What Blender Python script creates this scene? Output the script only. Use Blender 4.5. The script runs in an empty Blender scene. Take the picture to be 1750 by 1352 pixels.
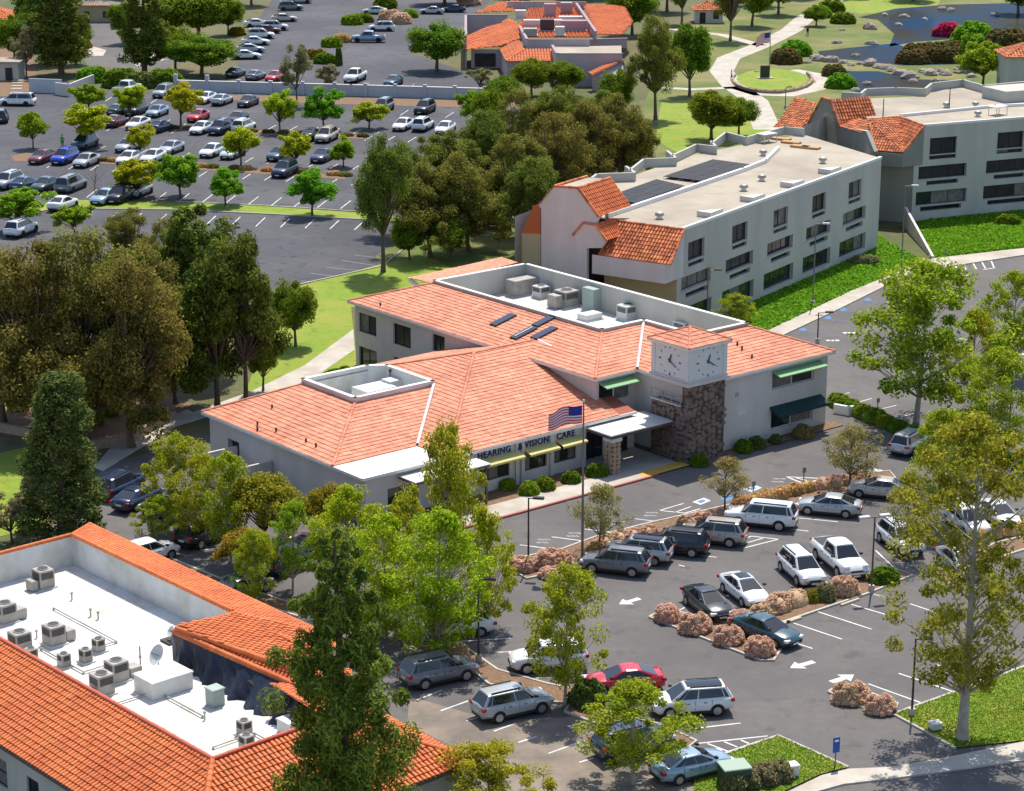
import bpy, math, random
import numpy as np
from mathutils import Vector, Matrix

# ---------------------------------------------------------------- camera, sky, sun, exposure
sc = bpy.context.scene
W0, H0, FPX, YH, CAMH = 1750.0, 1352.0, 3800.0, -430.0, 54.0
PITCH = math.atan((H0/2-YH)/FPX)
cam_d = bpy.data.cameras.new("camera"); cam = bpy.data.objects.new("camera", cam_d)
sc.collection.objects.link(cam); sc.camera = cam
cam.location = (0, 0, CAMH); cam.rotation_euler = (math.pi/2-PITCH, 0, 0)
cam_d.sensor_width = 36; cam_d.lens = FPX/W0*36; cam_d.clip_start = 1; cam_d.clip_end = 6000
SUN_EL, SUN_AZ = math.radians(62), math.radians(12)      # azimuth measured from +Y towards +X
world = bpy.data.worlds.new("World"); sc.world = world; world.use_nodes = True
wn = world.node_tree.nodes; sky = wn.new("ShaderNodeTexSky"); sky.sky_type = 'NISHITA'; sky.sun_disc = False
sky.sun_elevation = SUN_EL; sky.sun_rotation = SUN_AZ
world.node_tree.links.new(sky.outputs[0], wn["Background"].inputs[0]); wn["Background"].inputs[1].default_value = 0.15
sun_d = bpy.data.lights.new("sun", 'SUN'); sun_d.energy = 4.4; sun_d.angle = math.radians(.53); sun_d.color = (1, .95, .86)
sun = bpy.data.objects.new("sun", sun_d); sc.collection.objects.link(sun)
sdir = Vector((math.sin(SUN_AZ)*math.cos(SUN_EL), math.cos(SUN_AZ)*math.cos(SUN_EL), math.sin(SUN_EL)))
sun.rotation_euler = sdir.to_track_quat('Z', 'Y').to_euler(); sun.location = sdir*300
sc.view_settings.view_transform = 'Standard'; sc.view_settings.look = 'None'
sc.view_settings.exposure = 0.42; sc.view_settings.gamma = 1
sc.cycles.max_bounces = 6; sc.cycles.transparent_max_bounces = 4

# ---------------------------------------------------------------- helpers
R = random.Random(7)
COL = sc.collection
fw = Vector((0, math.cos(PITCH), -math.sin(PITCH))); upv = Vector((0, math.sin(PITCH), math.cos(PITCH)))
def P(x, y, z=0.0):
    """photo pixel on the horizontal level z -> point in metres"""
    d = fw*FPX + Vector((1, 0, 0))*(x-W0/2) - upv*(y-H0/2)
    t = (z-CAMH)/d.z
    return Vector((d.x*t, d.y*t, z))
def pxm(y):                       # pixels per metre on the ground at image row y
    return (y-YH)*math.cos(PITCH)/CAMH
class Fr:
    def __init__(s, x, y, th):
        t = math.radians(th); s.o = Vector((x, y, 0)); s.u = Vector((math.cos(t), math.sin(t), 0)); s.v = Vector((-math.sin(t), math.cos(t), 0)); s.th = t
    def p(s, u, v, z=0): return s.o + s.u*u + s.v*v + Vector((0, 0, z))
    def uv(s, w): d = w-s.o; return d.dot(s.u), d.dot(s.v)
WORLD = Fr(0, 0, 0)
def tag(o, label=None, cat=None, group=None, kind=None):
    if label: o["label"] = label
    if cat: o["category"] = cat
    if group: o["group"] = group
    if kind: o["kind"] = kind
    return o
def empty(name, loc, rz=0, **k):
    o = bpy.data.objects.new(name, None); COL.objects.link(o); o.location = loc; o.rotation_euler = (0, 0, rz)
    o.empty_display_size = .3
    return tag(o, **k)
def link(name, me, parent=None, mats=None):
    o = bpy.data.objects.new(name, me); COL.objects.link(o)
    if parent: o.parent = parent
    return o
def base_of(o):
    while o.parent: o = o.parent
    return o
class MB:
    def __init__(s): s.v = []; s.f = []; s.m = []; s.sm = []
    def poly(s, pts, m=0, sm=False):
        n = len(s.v); s.v += [tuple(p) for p in pts]; s.f.append(tuple(range(n, n+len(pts)))); s.m.append(m); s.sm.append(sm)
    def faces(s, vs, fs, m=0, sm=False):
        n = len(s.v); s.v += [tuple(p) for p in vs]
        for f in fs: s.f.append(tuple(i+n for i in f)); s.m.append(m); s.sm.append(sm)
    def box(s, fr, u0, u1, v0, v1, z0, z1, m=0, top=None):
        q = [fr.p(u, v, z) for z in (z0, z1) for u, v in ((u0, v0), (u1, v0), (u1, v1), (u0, v1))]
        s.faces(q, [(3, 2, 1, 0), (0, 1, 5, 4), (1, 2, 6, 5), (2, 3, 7, 6), (3, 0, 4, 7)], m)
        s.faces(q, [(4, 5, 6, 7)], m if top is None else top)
        return s
    def bevbox(s, fr, u0, u1, v0, v1, z0, z1, b=.04, m=0):
        i, j = (u0+b, u1-b), (v0+b, v1-b)
        lo = [fr.p(*q, z0) for q in ((u0, v0), (u1, v0), (u1, v1), (u0, v1))]; mi = [fr.p(*q, z1-b) for q in ((u0, v0), (u1, v0), (u1, v1), (u0, v1))]
        hi = [fr.p(*q, z1) for q in ((i[0], j[0]), (i[1], j[0]), (i[1], j[1]), (i[0], j[1]))]
        s.faces(lo+mi+hi, [(3, 2, 1, 0)]+[(k+a, k+(a+1) % 4, k+4+(a+1) % 4, k+4+a) for k in (0, 4) for a in range(4)]+[(8, 9, 10, 11)], m)
        return s
    def prism(s, pts, z0, z1, m=0, top=None):
        n = len(pts); A = sum(pts[i][0]*pts[(i+1) % n][1]-pts[(i+1) % n][0]*pts[i][1] for i in range(n))
        if A < 0: pts = pts[::-1]
        lo = [(p[0], p[1], z0) for p in pts]; hi = [(p[0], p[1], z1) for p in pts]
        s.faces(lo+hi, [(i, (i+1) % n, n+(i+1) % n, n+i) for i in range(n)], m)
        s.poly(hi, m if top is None else top)
        return s
    def tube(s, a, b, r0, r1, n=6, m=0, cap=True, sm=True):
        a, b = Vector(a), Vector(b); d = (b-a).normalized(); x = d.orthogonal().normalized(); y = d.cross(x)
        vs = [c+(x*math.cos(2*math.pi*i/n)+y*math.sin(2*math.pi*i/n))*r for c, r in ((a, r0), (b, r1)) for i in range(n)]
        s.faces(vs, [(i, (i+1) % n, n+(i+1) % n, n+i) for i in range(n)], m, sm)
        if cap: s.faces(vs, [tuple(range(n))[::-1], tuple(range(n, 2*n))], m)
        return s
    def path(s, pts, rs, n=6, m=0):
        pts = [Vector(p) for p in pts]; rings = []
        for i, p in enumerate(pts):
            d = (pts[min(i+1, len(pts)-1)]-pts[max(i-1, 0)]).normalized(); x = d.cross(Vector((.3, .95, .1))).normalized(); y = d.cross(x)
            rings += [p+(x*math.cos(2*math.pi*k/n)+y*math.sin(2*math.pi*k/n))*rs[i] for k in range(n)]
        s.faces(rings, [(j*n+i, j*n+(i+1) % n, (j+1)*n+(i+1) % n, (j+1)*n+i) for j in range(len(pts)-1) for i in range(n)], m, True)
        return s
    def mesh(s, name, mats, off=None):
        me = bpy.data.meshes.new(name)
        vs = s.v if off is None else [(a-off[0], b-off[1], c-off[2]) for a, b, c in s.v]
        me.from_pydata(vs, [], s.f)
        for m in (mats if isinstance(mats, (list, tuple)) else [mats]): me.materials.append(M[m] if isinstance(m, str) else m)
        me.polygons.foreach_set("material_index", s.m); me.polygons.foreach_set("use_smooth", s.sm); me.update()
        return me
    def obj(s, name, mats, parent=None, **k):
        off = base_of(parent).location if parent else None
        o = link(name, s.mesh(name, mats, off), parent)
        return tag(o, **k)
def copy_tree(o, parent=None):
    c = o.copy(); COL.objects.link(c)
    if parent: c.parent = parent
    for ch in o.children: copy_tree(ch, c)
    return c

# ---------------------------------------------------------------- materials
M = {}
def mat(name, c, rough=.8, c2=None, scale=3., spec=.3, metal=0., bump=0., bscale=40., island=0., coat=0., c3=None, scale3=.15, detail=6, spots=0., streak=0):
    m = bpy.data.materials.new(name); m.use_nodes = True; nt = m.node_tree; N = nt.nodes; L = nt.links; b = N["Principled BSDF"]
    b.inputs["Roughness"].default_value = rough; b.inputs["Metallic"].default_value = metal
    b.inputs["Specular IOR Level"].default_value = spec; b.inputs["Coat Weight"].default_value = coat; b.inputs["Coat Roughness"].default_value = .05
    b.inputs["Base Color"].default_value = (*c, 1)
    src = None
    if c2 or bump or c3: geo = N.new("ShaderNodeNewGeometry")
    def noise(sc_, de=detail, st=0):
        n = N.new("ShaderNodeTexNoise"); n.inputs["Scale"].default_value = sc_; n.inputs["Detail"].default_value = de; n.inputs["Roughness"].default_value = .62
        v = geo.outputs["Position"]
        if st: mp = N.new("ShaderNodeMapping"); mp.inputs["Scale"].default_value = (1, 1, .1); L.new(v, mp.inputs["Vector"]); v = mp.outputs[0]
        L.new(v, n.inputs["Vector"]); return n.outputs["Fac"]
    def mix(a, bcol, fac):
        x = N.new("ShaderNodeMix"); x.data_type = 'RGBA'; L.new(fac, x.inputs[0])
        if isinstance(a, tuple): x.inputs[6].default_value = (*a, 1)
        else: L.new(a, x.inputs[6])
        x.inputs[7].default_value = (*bcol, 1); return x.outputs[2]
    def ramp(fac, lo=.35, hi=.65):
        r = N.new("ShaderNodeMapRange"); r.inputs[1].default_value = lo; r.inputs[2].default_value = hi; L.new(fac, r.inputs[0]); return r.outputs[0]
    if c2: src = mix(c, c2, ramp(noise(scale)))
    if c3: src = mix(src or c, c3, ramp(noise(scale3, 4, streak), .42, .68))
    if spots:
        src = mix(src or c, tuple(x*(1-spots) for x in c), ramp(noise(.55, 9), .56, .66)); src = mix(src, tuple(min(1, x*(1+spots*.55)) for x in c), ramp(noise(.23, 9), .58, .70))
    if island:
        g2 = N.new("ShaderNodeNewGeometry"); hs = N.new("ShaderNodeHueSaturation")
        r = N.new("ShaderNodeMapRange"); r.inputs[3].default_value = 1-island; r.inputs[4].default_value = 1+island; L.new(g2.outputs["Random Per Island"], r.inputs[0]); L.new(r.outputs[0], hs.inputs["Value"])
        if src: L.new(src, hs.inputs["Color"])
        else: hs.inputs["Color"].default_value = (*c, 1)
        src = hs.outputs[0]
    if src: L.new(src, b.inputs["Base Color"])
    if bump:
        bp = N.new("ShaderNodeBump"); bp.inputs["Strength"].default_value = bump; bp.inputs["Distance"].default_value = .03
        L.new(noise(bscale), bp.inputs["Height"]); L.new(bp.outputs[0], b.inputs["Normal"])
    M[name] = m; return m
def leafmat(name, c, c2, trans=.35, island=.35, hue=.03, c3=None):
    """leaf: two tones in large soft clumps, a random shade for each leaf and each tree, some light let through"""
    m = bpy.data.materials.new(name); m.use_nodes = True; nt = m.node_tree; N = nt.nodes; L = nt.links
    for n in list(N): N.remove(n)
    out = N.new("ShaderNodeOutputMaterial"); geo = N.new("ShaderNodeNewGeometry"); oi = N.new("ShaderNodeObjectInfo")
    ns = N.new("ShaderNodeTexNoise"); ns.inputs["Scale"].default_value = .9; ns.inputs["Detail"].default_value = 3; L.new(geo.outputs["Position"], ns.inputs["Vector"])
    ad = N.new("ShaderNodeMath"); ad.operation = 'ADD'; L.new(ns.outputs["Fac"], ad.inputs[0])
    s2 = N.new("ShaderNodeMath"); s2.operation = 'MULTIPLY_ADD'; L.new(geo.outputs["Random Per Island"], s2.inputs[0]); s2.inputs[1].default_value = .5; s2.inputs[2].default_value = -.25; L.new(s2.outputs[0], ad.inputs[1])
    r = N.new("ShaderNodeMapRange"); r.inputs[1].default_value = .35; r.inputs[2].default_value = .65; L.new(ad.outputs[0], r.inputs[0])
    mx = N.new("ShaderNodeMix"); mx.data_type = 'RGBA'; L.new(r.outputs[0], mx.inputs[0]); mx.inputs[6].default_value = (*c, 1); mx.inputs[7].default_value = (*c2, 1)
    hs = N.new("ShaderNodeHueSaturation"); L.new(mx.outputs[2], hs.inputs["Color"])
    v = N.new("ShaderNodeMapRange"); v.inputs[3].default_value = 1-island; v.inputs[4].default_value = 1+island; L.new(geo.outputs["Random Per Island"], v.inputs[0]); L.new(v.outputs[0], hs.inputs["Value"])
    h = N.new("ShaderNodeMapRange"); h.inputs[3].default_value = .5-hue; h.inputs[4].default_value = .5+hue; L.new(oi.outputs["Random"], h.inputs[0]); L.new(h.outputs[0], hs.inputs["Hue"])
    d = N.new("ShaderNodeBsdfDiffuse"); t = N.new("ShaderNodeBsdfTranslucent"); ms = N.new("ShaderNodeMixShader"); ms.inputs[0].default_value = trans
    L.new(hs.outputs[0], d.inputs[0]); L.new(hs.outputs[0], t.inputs[0]); L.new(d.outputs[0], ms.inputs[1]); L.new(t.outputs[0], ms.inputs[2]); L.new(ms.outputs[0], out.inputs[0])
    M[name] = m; return m
mat("asphalt", (.120, .109, .103), .9, (.139, .127, .120), 1.2, bump=.25, bscale=25, c3=(.098, .090, .088), scale3=.09, spots=.22)
mat("asphalt_dark", (.056, .055, .064), .9, (.070, .068, .078), 1.0, bump=.2, bscale=20, c3=(.10, .096, .102), scale3=.045, spots=.22)
mat("asphalt_tan", (.23, .18, .14), .9, (.26, .21, .165), .8, bump=.2, bscale=25, c3=(.12, .105, .09), scale3=.25)
mat("concrete", (.42, .37, .31), .85, (.50, .45, .38), .8, bump=.15, c3=(.36, .31, .25), scale3=.3)
mat("kerb", (.40, .36, .30), .85, (.50, .46, .40), 2.)
mat("kerb_red", (.38, .09, .07), .7, (.30, .10, .09), 3.)
mat("mulch", (.15, .085, .05), .95, (.24, .15, .09), 5., bump=.6, bscale=15)
mat("earth", (.10, .092, .04), .95, (.16, .13, .06), .8, bump=.5, bscale=8, c3=(.065, .095, .025), scale3=.06)
mat("grass", (.15, .235, .015), .9, (.20, .27, .02), 1.2, bump=.8, bscale=12, c3=(.27, .26, .04), scale3=.2, spots=.25)
mat("grass_dry", (.12, .145, .025), .9, (.08, .12, .016), .35, bump=.8, bscale=12, c3=(.21, .18, .065), scale3=.07)
mat("ivy_ground", (.09, .20, .012), .8, (.14, .27, .02), 2., bump=1., bscale=9)
mat("paint", (.74, .73, .70), .6, (.55, .54, .52), 3.5, c3=(.45, .44, .43), scale3=.8)
mat("paint_worn", (.36, .35, .34), .7, (.18, .17, .17), 4.)
mat("paint_blue", (.06, .16, .36), .6, (.09, .2, .36), 6.)
mat("paint_yellow", (.62, .36, .05), .6, (.5, .3, .07), 5.)
mat("water", (.018, .055, .12), .1, (.05, .042, .025), .06, spec=.02, bump=.12, bscale=1.2)  # blue and brown reflections painted into the base colour; real reflection nearly off
mat("curb_orange", (.46, .26, .12), .8); M["water"].node_tree.nodes["Principled BSDF"].inputs["IOR"].default_value = 1.03
mat("rock", (.38, .32, .26), .9, (.20, .16, .13), 1.5, bump=.8, bscale=4)
mat("stucco", (.56, .515, .475), .9, (.61, .565, .525), .5, bump=.15, bscale=30, c3=(.53, .485, .44), scale3=.6, streak=1)
mat("stucco_white", (.64, .63, .60), .9, (.68, .67, .65), .6, bump=.12, bscale=30)
mat("stucco_pink", (.60, .50, .45), .9, (.65, .55, .50), .5, bump=.15, bscale=30)
mat("stucco_grey", (.45, .43, .375), .9, (.49, .47, .415), .35, bump=.2, bscale=20, c3=(.41, .395, .345), scale3=.45, streak=1)
mat("stucco_tan", (.36, .29, .16), .9, (.42, .34, .2), .4)
mat("stucco_mauve", (.45, .36, .38), .9, (.5, .41, .42), .5)
mat("trim_white", (.76, .74, .71), .7, (.7, .68, .64), 2.)
mat("trim_mauve", (.34, .26, .28), .8)
mat("membrane", (.72, .71, .69), .75, (.64, .62, .585), .5, c3=(.50, .455, .395), scale3=.3)
mat("membrane_grey", (.62, .62, .58), .8, (.7, .7, .66), .6, c3=(.5, .48, .42), scale3=.4)
mat("roof_sand", (.37, .315, .24), .9, (.415, .36, .285), .5, c3=(.30, .25, .195), scale3=.14, bump=.1)
mat("tile_salmon", (.62, .232, .135), .75, (.68, .275, .168), 1.2, island=.17, c3=(.51, .185, .105), scale3=.25)
mat("tile_orange", (.60, .155, .045), .75, (.67, .195, .062), 1.5, island=.13, c3=(.52, .12, .04), scale3=.3)
mat("tile_rust", (.52, .145, .05), .8, (.62, .22, .085), 2.5, island=.4, c3=(.40, .11, .05), scale3=.5)
mat("tile_gap", (.42, .11, .042), .9)
mat("tile_salmon_gap", (.34, .11, .07), .9)
mat("coping_red", (.50, .10, .055), .7, (.56, .13, .07), 2.)
mat("stone", (.18, .13, .105), .9, (.25, .185, .145), 1.8, island=.55, bump=.5, bscale=8, c3=(.10, .07, .06), scale3=.9)
mat("mortar", (.10, .075, .06), .95)
mat("glass", (.012, .016, .026), .08, (.03, .032, .04), .7, spec=.3)
mat("glass_green", (.015, .022, .022), .06, (.035, .045, .035), .4, spec=.45)
mat("glass_blind", (.20, .19, .17), .5, (.10, .095, .085), 2., spec=.4)
mat("frame_dark", (.03, .025, .022), .5)
mat("frame_white", (.7, .69, .66), .6)
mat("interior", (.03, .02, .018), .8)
mat("awning_green", (.22, .40, .19), .8, (.26, .45, .24), 2.)
mat("awning_yellow", (.55, .47, .17), .8, (.6, .52, .2), 2.)
mat("awning_dark", (.01, .04, .045), .7)
mat("letter_blue", (.012, .018, .11), .5)
mat("clock_ink", (.13, .13, .16), .6)
mat("metal_grey", (.36, .34, .31), .55, (.42, .40, .36), 3., metal=.2, c3=(.28, .25, .22), scale3=1.5)
mat("metal_light", (.56, .56, .53), .5, (.63, .62, .59), 2., metal=.1)
mat("metal_green", (.30, .37, .33), .6, (.36, .42, .37), 2.)
mat("metal_dark", (.05, .045, .045), .6)
mat("metal_brown", (.11, .075, .06), .6)
mat("pole_grey", (.20, .18, .19), .5, metal=.3)
mat("lamp_head", (.55, .52, .50), .5)
mat("solar", (.022, .021, .025), .6, (.034, .032, .036), 1., spec=.15)
mat("skylight", (.03, .04, .07), .08, spec=.7)
mat("tarp", (.012, .018, .036), .42, (.025, .03, .045), 1.2, spec=.25, bump=1.0, bscale=2.6)
mat("wood_pale", (.5, .46, .4), .8)
mat("bark", (.10, .07, .05), .95, (.17, .125, .09), 4., bump=.6, bscale=14)
mat("bark_pale", (.30, .26, .21), .9, (.42, .38, .31), 2.5, bump=.4, bscale=8)
mat("sign_blue", (.01, .09, .38), .5)
mat("sign_white", (.75, .75, .75), .5)
mat("sign_green", (.02, .45, .04), .6)
mat("sign_grey", (.18, .18, .19), .5)
mat("brick_wall", (.30, .21, .15), .9, (.38, .28, .2), 3., bump=.4)
mat("wall_blue", (.42, .45, .49), .9, (.47, .50, .53), .4, c3=(.36, .38, .42), scale3=.12)
mat("bin_blue", (.01, .14, .55), .5)
mat("tyre", (.018, .018, .019), .85)
mat("rim", (.38, .38, .39), .35, metal=.7)
mat("head_light", (.75, .76, .78), .12, spec=.6)
mat("tail_light", (.33, .012, .012), .2, spec=.5)
mat("car_trim", (.025, .025, .027), .5)
mat("car_glass", (.014, .016, .021), .05, spec=.7)
mat("flag_red", (.62, .04, .08), .8); mat("flag_white", (.72, .70, .74), .8); mat("flag_blue", (.04, .04, .26), .8)
mat("skin", (.45, .28, .2), .6); mat("cloth_dark", (.03, .03, .05), .9); mat("cloth_white", (.6, .6, .62), .9); mat("cloth_blue", (.05, .09, .2), .9)
for n, c in dict(white=(.72, .72, .71), silver=(.40, .42, .43), grey=(.17, .175, .19), black=(.014, .015, .018), navy=(.018, .03, .075), blue=(.02, .05, .42), teal=(.02, .065, .085), red=(.48, .012, .02), maroon=(.13, .02, .025), beige=(.46, .42, .35), champagne=(.40, .355, .30), green=(.02, .05, .035), skyblue=(.26, .36, .46), mint=(.44, .54, .48)).items():
    mat("paint_car_"+n, c, .28, spec=.5, coat=.6, metal=.25 if n in ("silver", "grey", "champagne", "skyblue") else 0)
leafmat("leaf_lime", (.33, .42, .020), (.49, .51, .032), .55)
leafmat("leaf_bright", (.17, .33, .022), (.27, .41, .03), .45)
leafmat("leaf_sycamore", (.25, .33, .022), (.42, .44, .034), .52)
leafmat("leaf_tall", (.21, .27, .026), (.36, .38, .04), .5)
leafmat("leaf_mid", (.12, .205, .018), (.215, .28, .026), .45)
leafmat("leaf_pine", (.075, .13, .024), (.175, .225, .036), .4)
leafmat("leaf_feather", (.10, .165, .030), (.23, .29, .045), .45)
leafmat("leaf_cypress", (.095, .14, .036), (.17, .205, .055), .36)
leafmat("leaf_euc", (.18, .18, .034), (.275, .235, .056), .45, hue=.02)
leafmat("leaf_euc_green", (.135, .19, .030), (.225, .255, .046), .45, hue=.02)
leafmat("leaf_olive", (.22, .21, .09), (.30, .27, .13), .36)
leafmat("leaf_rust", (.24, .205, .022), (.36, .285, .034), .36)
leafmat("leaf_dry", (.36, .28, .10), (.28, .26, .08), .4)
leafmat("leaf_pink", (.80, .50, .40), (.66, .48, .28), .32, hue=.012, island=.2)
leafmat("leaf_orange", (.74, .43, .20), (.60, .44, .16), .32, hue=.015)
leafmat("leaf_magenta", (.55, .03, .14), (.62, .07, .2), .35)
leafmat("leaf_reed", (.22, .135, .055), (.12, .13, .04), .3)
leafmat("leaf_grass", (.15, .25, .022), (.215, .30, .033), .45)
leafmat("leaf_ivy", (.13, .32, .018), (.20, .40, .03), .45)

# ---------------------------------------------------------------- ground, lots, paths
def flat(name, px, z, m, label=None, kind="structure", world=False):
    pts = [Vector(q) for q in px] if world else [P(*q) for q in px]
    A = sum(pts[i].x*pts[i-1].y-pts[i-1].x*pts[i].y for i in range(len(pts)))
    if A > 0: pts = pts[::-1]
    mb = MB(); mb.poly([(p.x, p.y, z) for p in pts])
    return mb.obj(name, m, label=label, kind=kind)
def ribbon_pts(pts, w):
    pts = [Vector((p[0], p[1], 0)) for p in pts]; L_, R_ = [], []
    for i, p in enumerate(pts):
        d = (pts[min(i+1, len(pts)-1)]-pts[max(i-1, 0)]).normalized(); n = Vector((-d.y, d.x, 0))
        L_.append(p+n*w/2); R_.append(p-n*w/2)
    return L_, R_
def ribbon(name, px, w, z, m, world=False, h=0, **k):
    L_, R_ = ribbon_pts(px if world else [P(*q) for q in px], w); mb = MB()
    for i in range(len(L_)-1):
        a, b, c, d = L_[i], R_[i], R_[i+1], L_[i+1]
        mb.poly([(q.x, q.y, z+h) for q in (a, b, c, d)])
        if h:
            mb.poly([(b.x, b.y, z), (c.x, c.y, z), (c.x, c.y, z+h), (b.x, b.y, z+h)]); mb.poly([(d.x, d.y, z), (a.x, a.y, z), (a.x, a.y, z+h), (d.x, d.y, z+h)])
    if h:
        for i, fl in ((0, 0), (-1, 1)):
            a, b = L_[i], R_[i]; q = [(a.x, a.y, z), (b.x, b.y, z), (b.x, b.y, z+h), (a.x, a.y, z+h)]; mb.poly(q[::-1] if fl else q)
    return mb.obj(name, m, **k)
g = MB(); g.poly([(-2500, -200, 0), (2500, -200, 0), (2500, 5000, 0), (-2500, 5000, 0)]); g.obj("ground", "earth", kind="structure")
flat("parking_lot", [(-150, 1050), (120, 880), (175, 800), (335, 745), (640, 700), (1320, 585), (1440, 520), (1580, 462), (2500, 330), (2500, 1650), (-600, 1650), (-600, 1100)], .004, "asphalt")
flat("parking_lot", [(-220, 132), (60, 128), (180, 150), (300, 158), (870, 172), (900, 200), (720, 400), (655, 455), (490, 492), (300, 500), (60, 640), (0, 665), (-220, 690)], .004, "asphalt_dark")
flat("parking_lot", [(395, 150), (420, 60), (480, -20), (860, -20), (800, 40), (700, 90), (880, 152), (870, 165)], .004, "asphalt_dark")
flat("driveway", [(110, 40), (205, 25), (225, 60), (330, 100), (270, 120), (150, 112)], .004, "asphalt"); flat("driveway", [(205, 92), (270, 84), (300, 98), (235, 114)], .008, "concrete"); flat("traffic_island", [(142, 88), (160, 80), (182, 86), (176, 96), (148, 96)], .03, "concrete")
flat("driveway", [(700, 1190), (845, 1232), (985, 1225), (1120, 1262), (1190, 1352), (1180, 1500), (600, 1500), (690, 1300)], .008, "asphalt_tan")
flat("lawn", [(650, 452), (730, 436), (790, 470), (760, 520), (600, 525), (612, 640), (505, 680), (420, 668), (470, 540), (492, 494)], .02, "grass")
flat("lawn", [(640, 440), (720, 385), (900, 340), (960, 420), (880, 470), (720, 470)], .016, "grass_dry")
flat("lawn", [(1180, 545), (1330, 440), (1497, 395), (1520, 415), (1580, 447), (1541, 463), (1453, 499), (1311, 567), (1262, 575)], .03, "ivy_ground")
flat("lawn", [(1555, 383), (1800, 345), (1800, 420), (1595, 442)], .03, "ivy_ground")
flat("lawn", [(1095, 190), (1150, 60), (1290, -20), (1850, -20), (1850, 200), (1400, 275), (1125, 275)], .012, "grass_dry")
flat("lawn", [(1130, 175), (1235, 165), (1300, 200), (1320, 235), (1160, 262), (1120, 240)], .02, "grass")
flat("lawn", [(1420, 12), (1470, -5), (1610, -5), (1600, 14), (1540, 22), (1470, 24)], .02, "grass")
flat("lawn", [(-60, 790), (60, 760), (80, 900), (-60, 930)], .02, "grass")
flat("lawn", [(0, 355), (120, 342), (300, 345), (450, 352), (620, 364), (690, 372), (690, 379), (470, 366), (300, 358), (100, 356), (0, 372)], .02, "grass")
flat("lawn", [(1185, 1310), (1330, 1259), (1449, 1313), (1402, 1325), (1335, 1356), (1290, 1420), (1190, 1420)], .09, "grass")
flat("lawn", [(1527, 1222), (1760, 1138), (1800, 1122), (1800, 1262), (1632, 1280)], .09, "grass")
flat("path", [(604, 563), (520, 625), (432, 668), (330, 705), (320, 700), (200, 752), (160, 800), (176, 806), (300, 730), (340, 718), (470, 674), (545, 640), (606, 598)], .03, "concrete")
for q in ([(1335, 573), (1435, 527), (1533, 478), (1561, 465), (1618, 457), (1613, 449), (1740, 428), (1800, 420), (1800, 428), (1760, 434), (1613, 456)],): pass
flat("pavement", [(1311, 567), (1453, 499), (1541, 463), (1582, 450), (1594, 443), (1760, 424), (1800, 419), (1800, 429), (1618, 457), (1561, 466), (1533, 479), (1435, 528), (1337, 574)], .10, "concrete")
flat("pavement", [(1335, 1360), (1404, 1326), (1450, 1315), (1520, 1312), (1640, 1291), (1760, 1266), (1800, 1260), (1800, 1292), (1540, 1328), (1440, 1340), (1390, 1354), (1370, 1400), (1310, 1420)], .05, "concrete")
ribbon("kerb", [(1370, 1400), (1390, 1355), (1440, 1341), (1540, 1329), (1800, 1293)], .22, 0, "kerb", h=.1, kind="structure")
for pts in ([(1527, 1222), (1700, 1160), (1800, 1122)], [(1527, 1222), (1580, 1251), (1632, 1280)], [(1185, 1310), (1330, 1259), (1449, 1313)], [(490, 492), (655, 455), (720, 400)],
            [(1337, 574), (1435, 528), (1533, 479), (1561, 466), (1618, 457), (1800, 429)], [(0, 373), (100, 357), (300, 359), (470, 367), (690, 380)], [(300, 345), (450, 352), (620, 363)]):
    ribbon("kerb", pts, .18, 0, "kerb", h=.12, kind="structure")
ISL = [[(866, 970), (900, 952), (960, 940), (1020, 918), (1110, 895), (1230, 868), (1470, 812), (1520, 806), (1530, 818), (1462, 840), (1250, 888), (1120, 930), (1010, 968), (900, 990)],
       [(1110, 1056), (1135, 1042), (1180, 1052), (1270, 1072), (1334, 1112), (1322, 1130), (1300, 1130)],
       [(1262, 1074), (1240, 1060), (1330, 1022), (1470, 985), (1530, 974), (1560, 984), (1482, 1016), (1340, 1064)],
       [(1416, 1184), (1440, 1168), (1534, 1204), (1527, 1222), (1500, 1222)],
       [(690, 1108), (790, 1104), (850, 1146), (935, 1170), (1015, 1186), (1005, 1206), (930, 1200), (835, 1170), (800, 1140)],
       [(975, 1203), (1130, 1240), (1190, 1268), (1170, 1284), (1100, 1268), (965, 1218)],
       [(290, 955), (400, 1000), (520, 1040), (510, 1055), (385, 1015), (280, 968)],
       [(1600, 980), (1700, 930), (1800, 905), (1800, 925), (1720, 950), (1620, 1000)]]
for q in ISL:
    flat("planting_bed", q, .08, "mulch"); pts = [P(*a) for a in q]; ribbon("kerb", [(p.x, p.y) for p in pts+pts[:1]], .16, 0, "kerb", world=True, h=.12, kind="structure")
for q in ([(18, 268), (40, 262), (100, 258), (110, 264), (60, 276), (25, 276)], [(115, 268), (590, 300), (590, 307), (330, 290), (110, 276)], [(430, 222), (620, 232), (620, 238), (430, 230)], [(180, 210), (430, 222), (430, 228), (180, 218)],
          [(300, 160), (880, 174), (880, 186), (560, 178), (300, 168)]):
    flat("planting_bed", q, .03, "mulch")
flat("garden_bed", [(-20, 700), (150, 640), (330, 690), (300, 715), (165, 768), (-20, 740)], .024, "mulch")
flat("planting_bed", [(600, 640), (520, 660), (600, 655), (700, 640)], .03, "mulch")
flat("bank", [(-40, 105), (45, 60), (70, 150), (40, 165), (-40, 165)], .02, "mulch")
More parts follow.
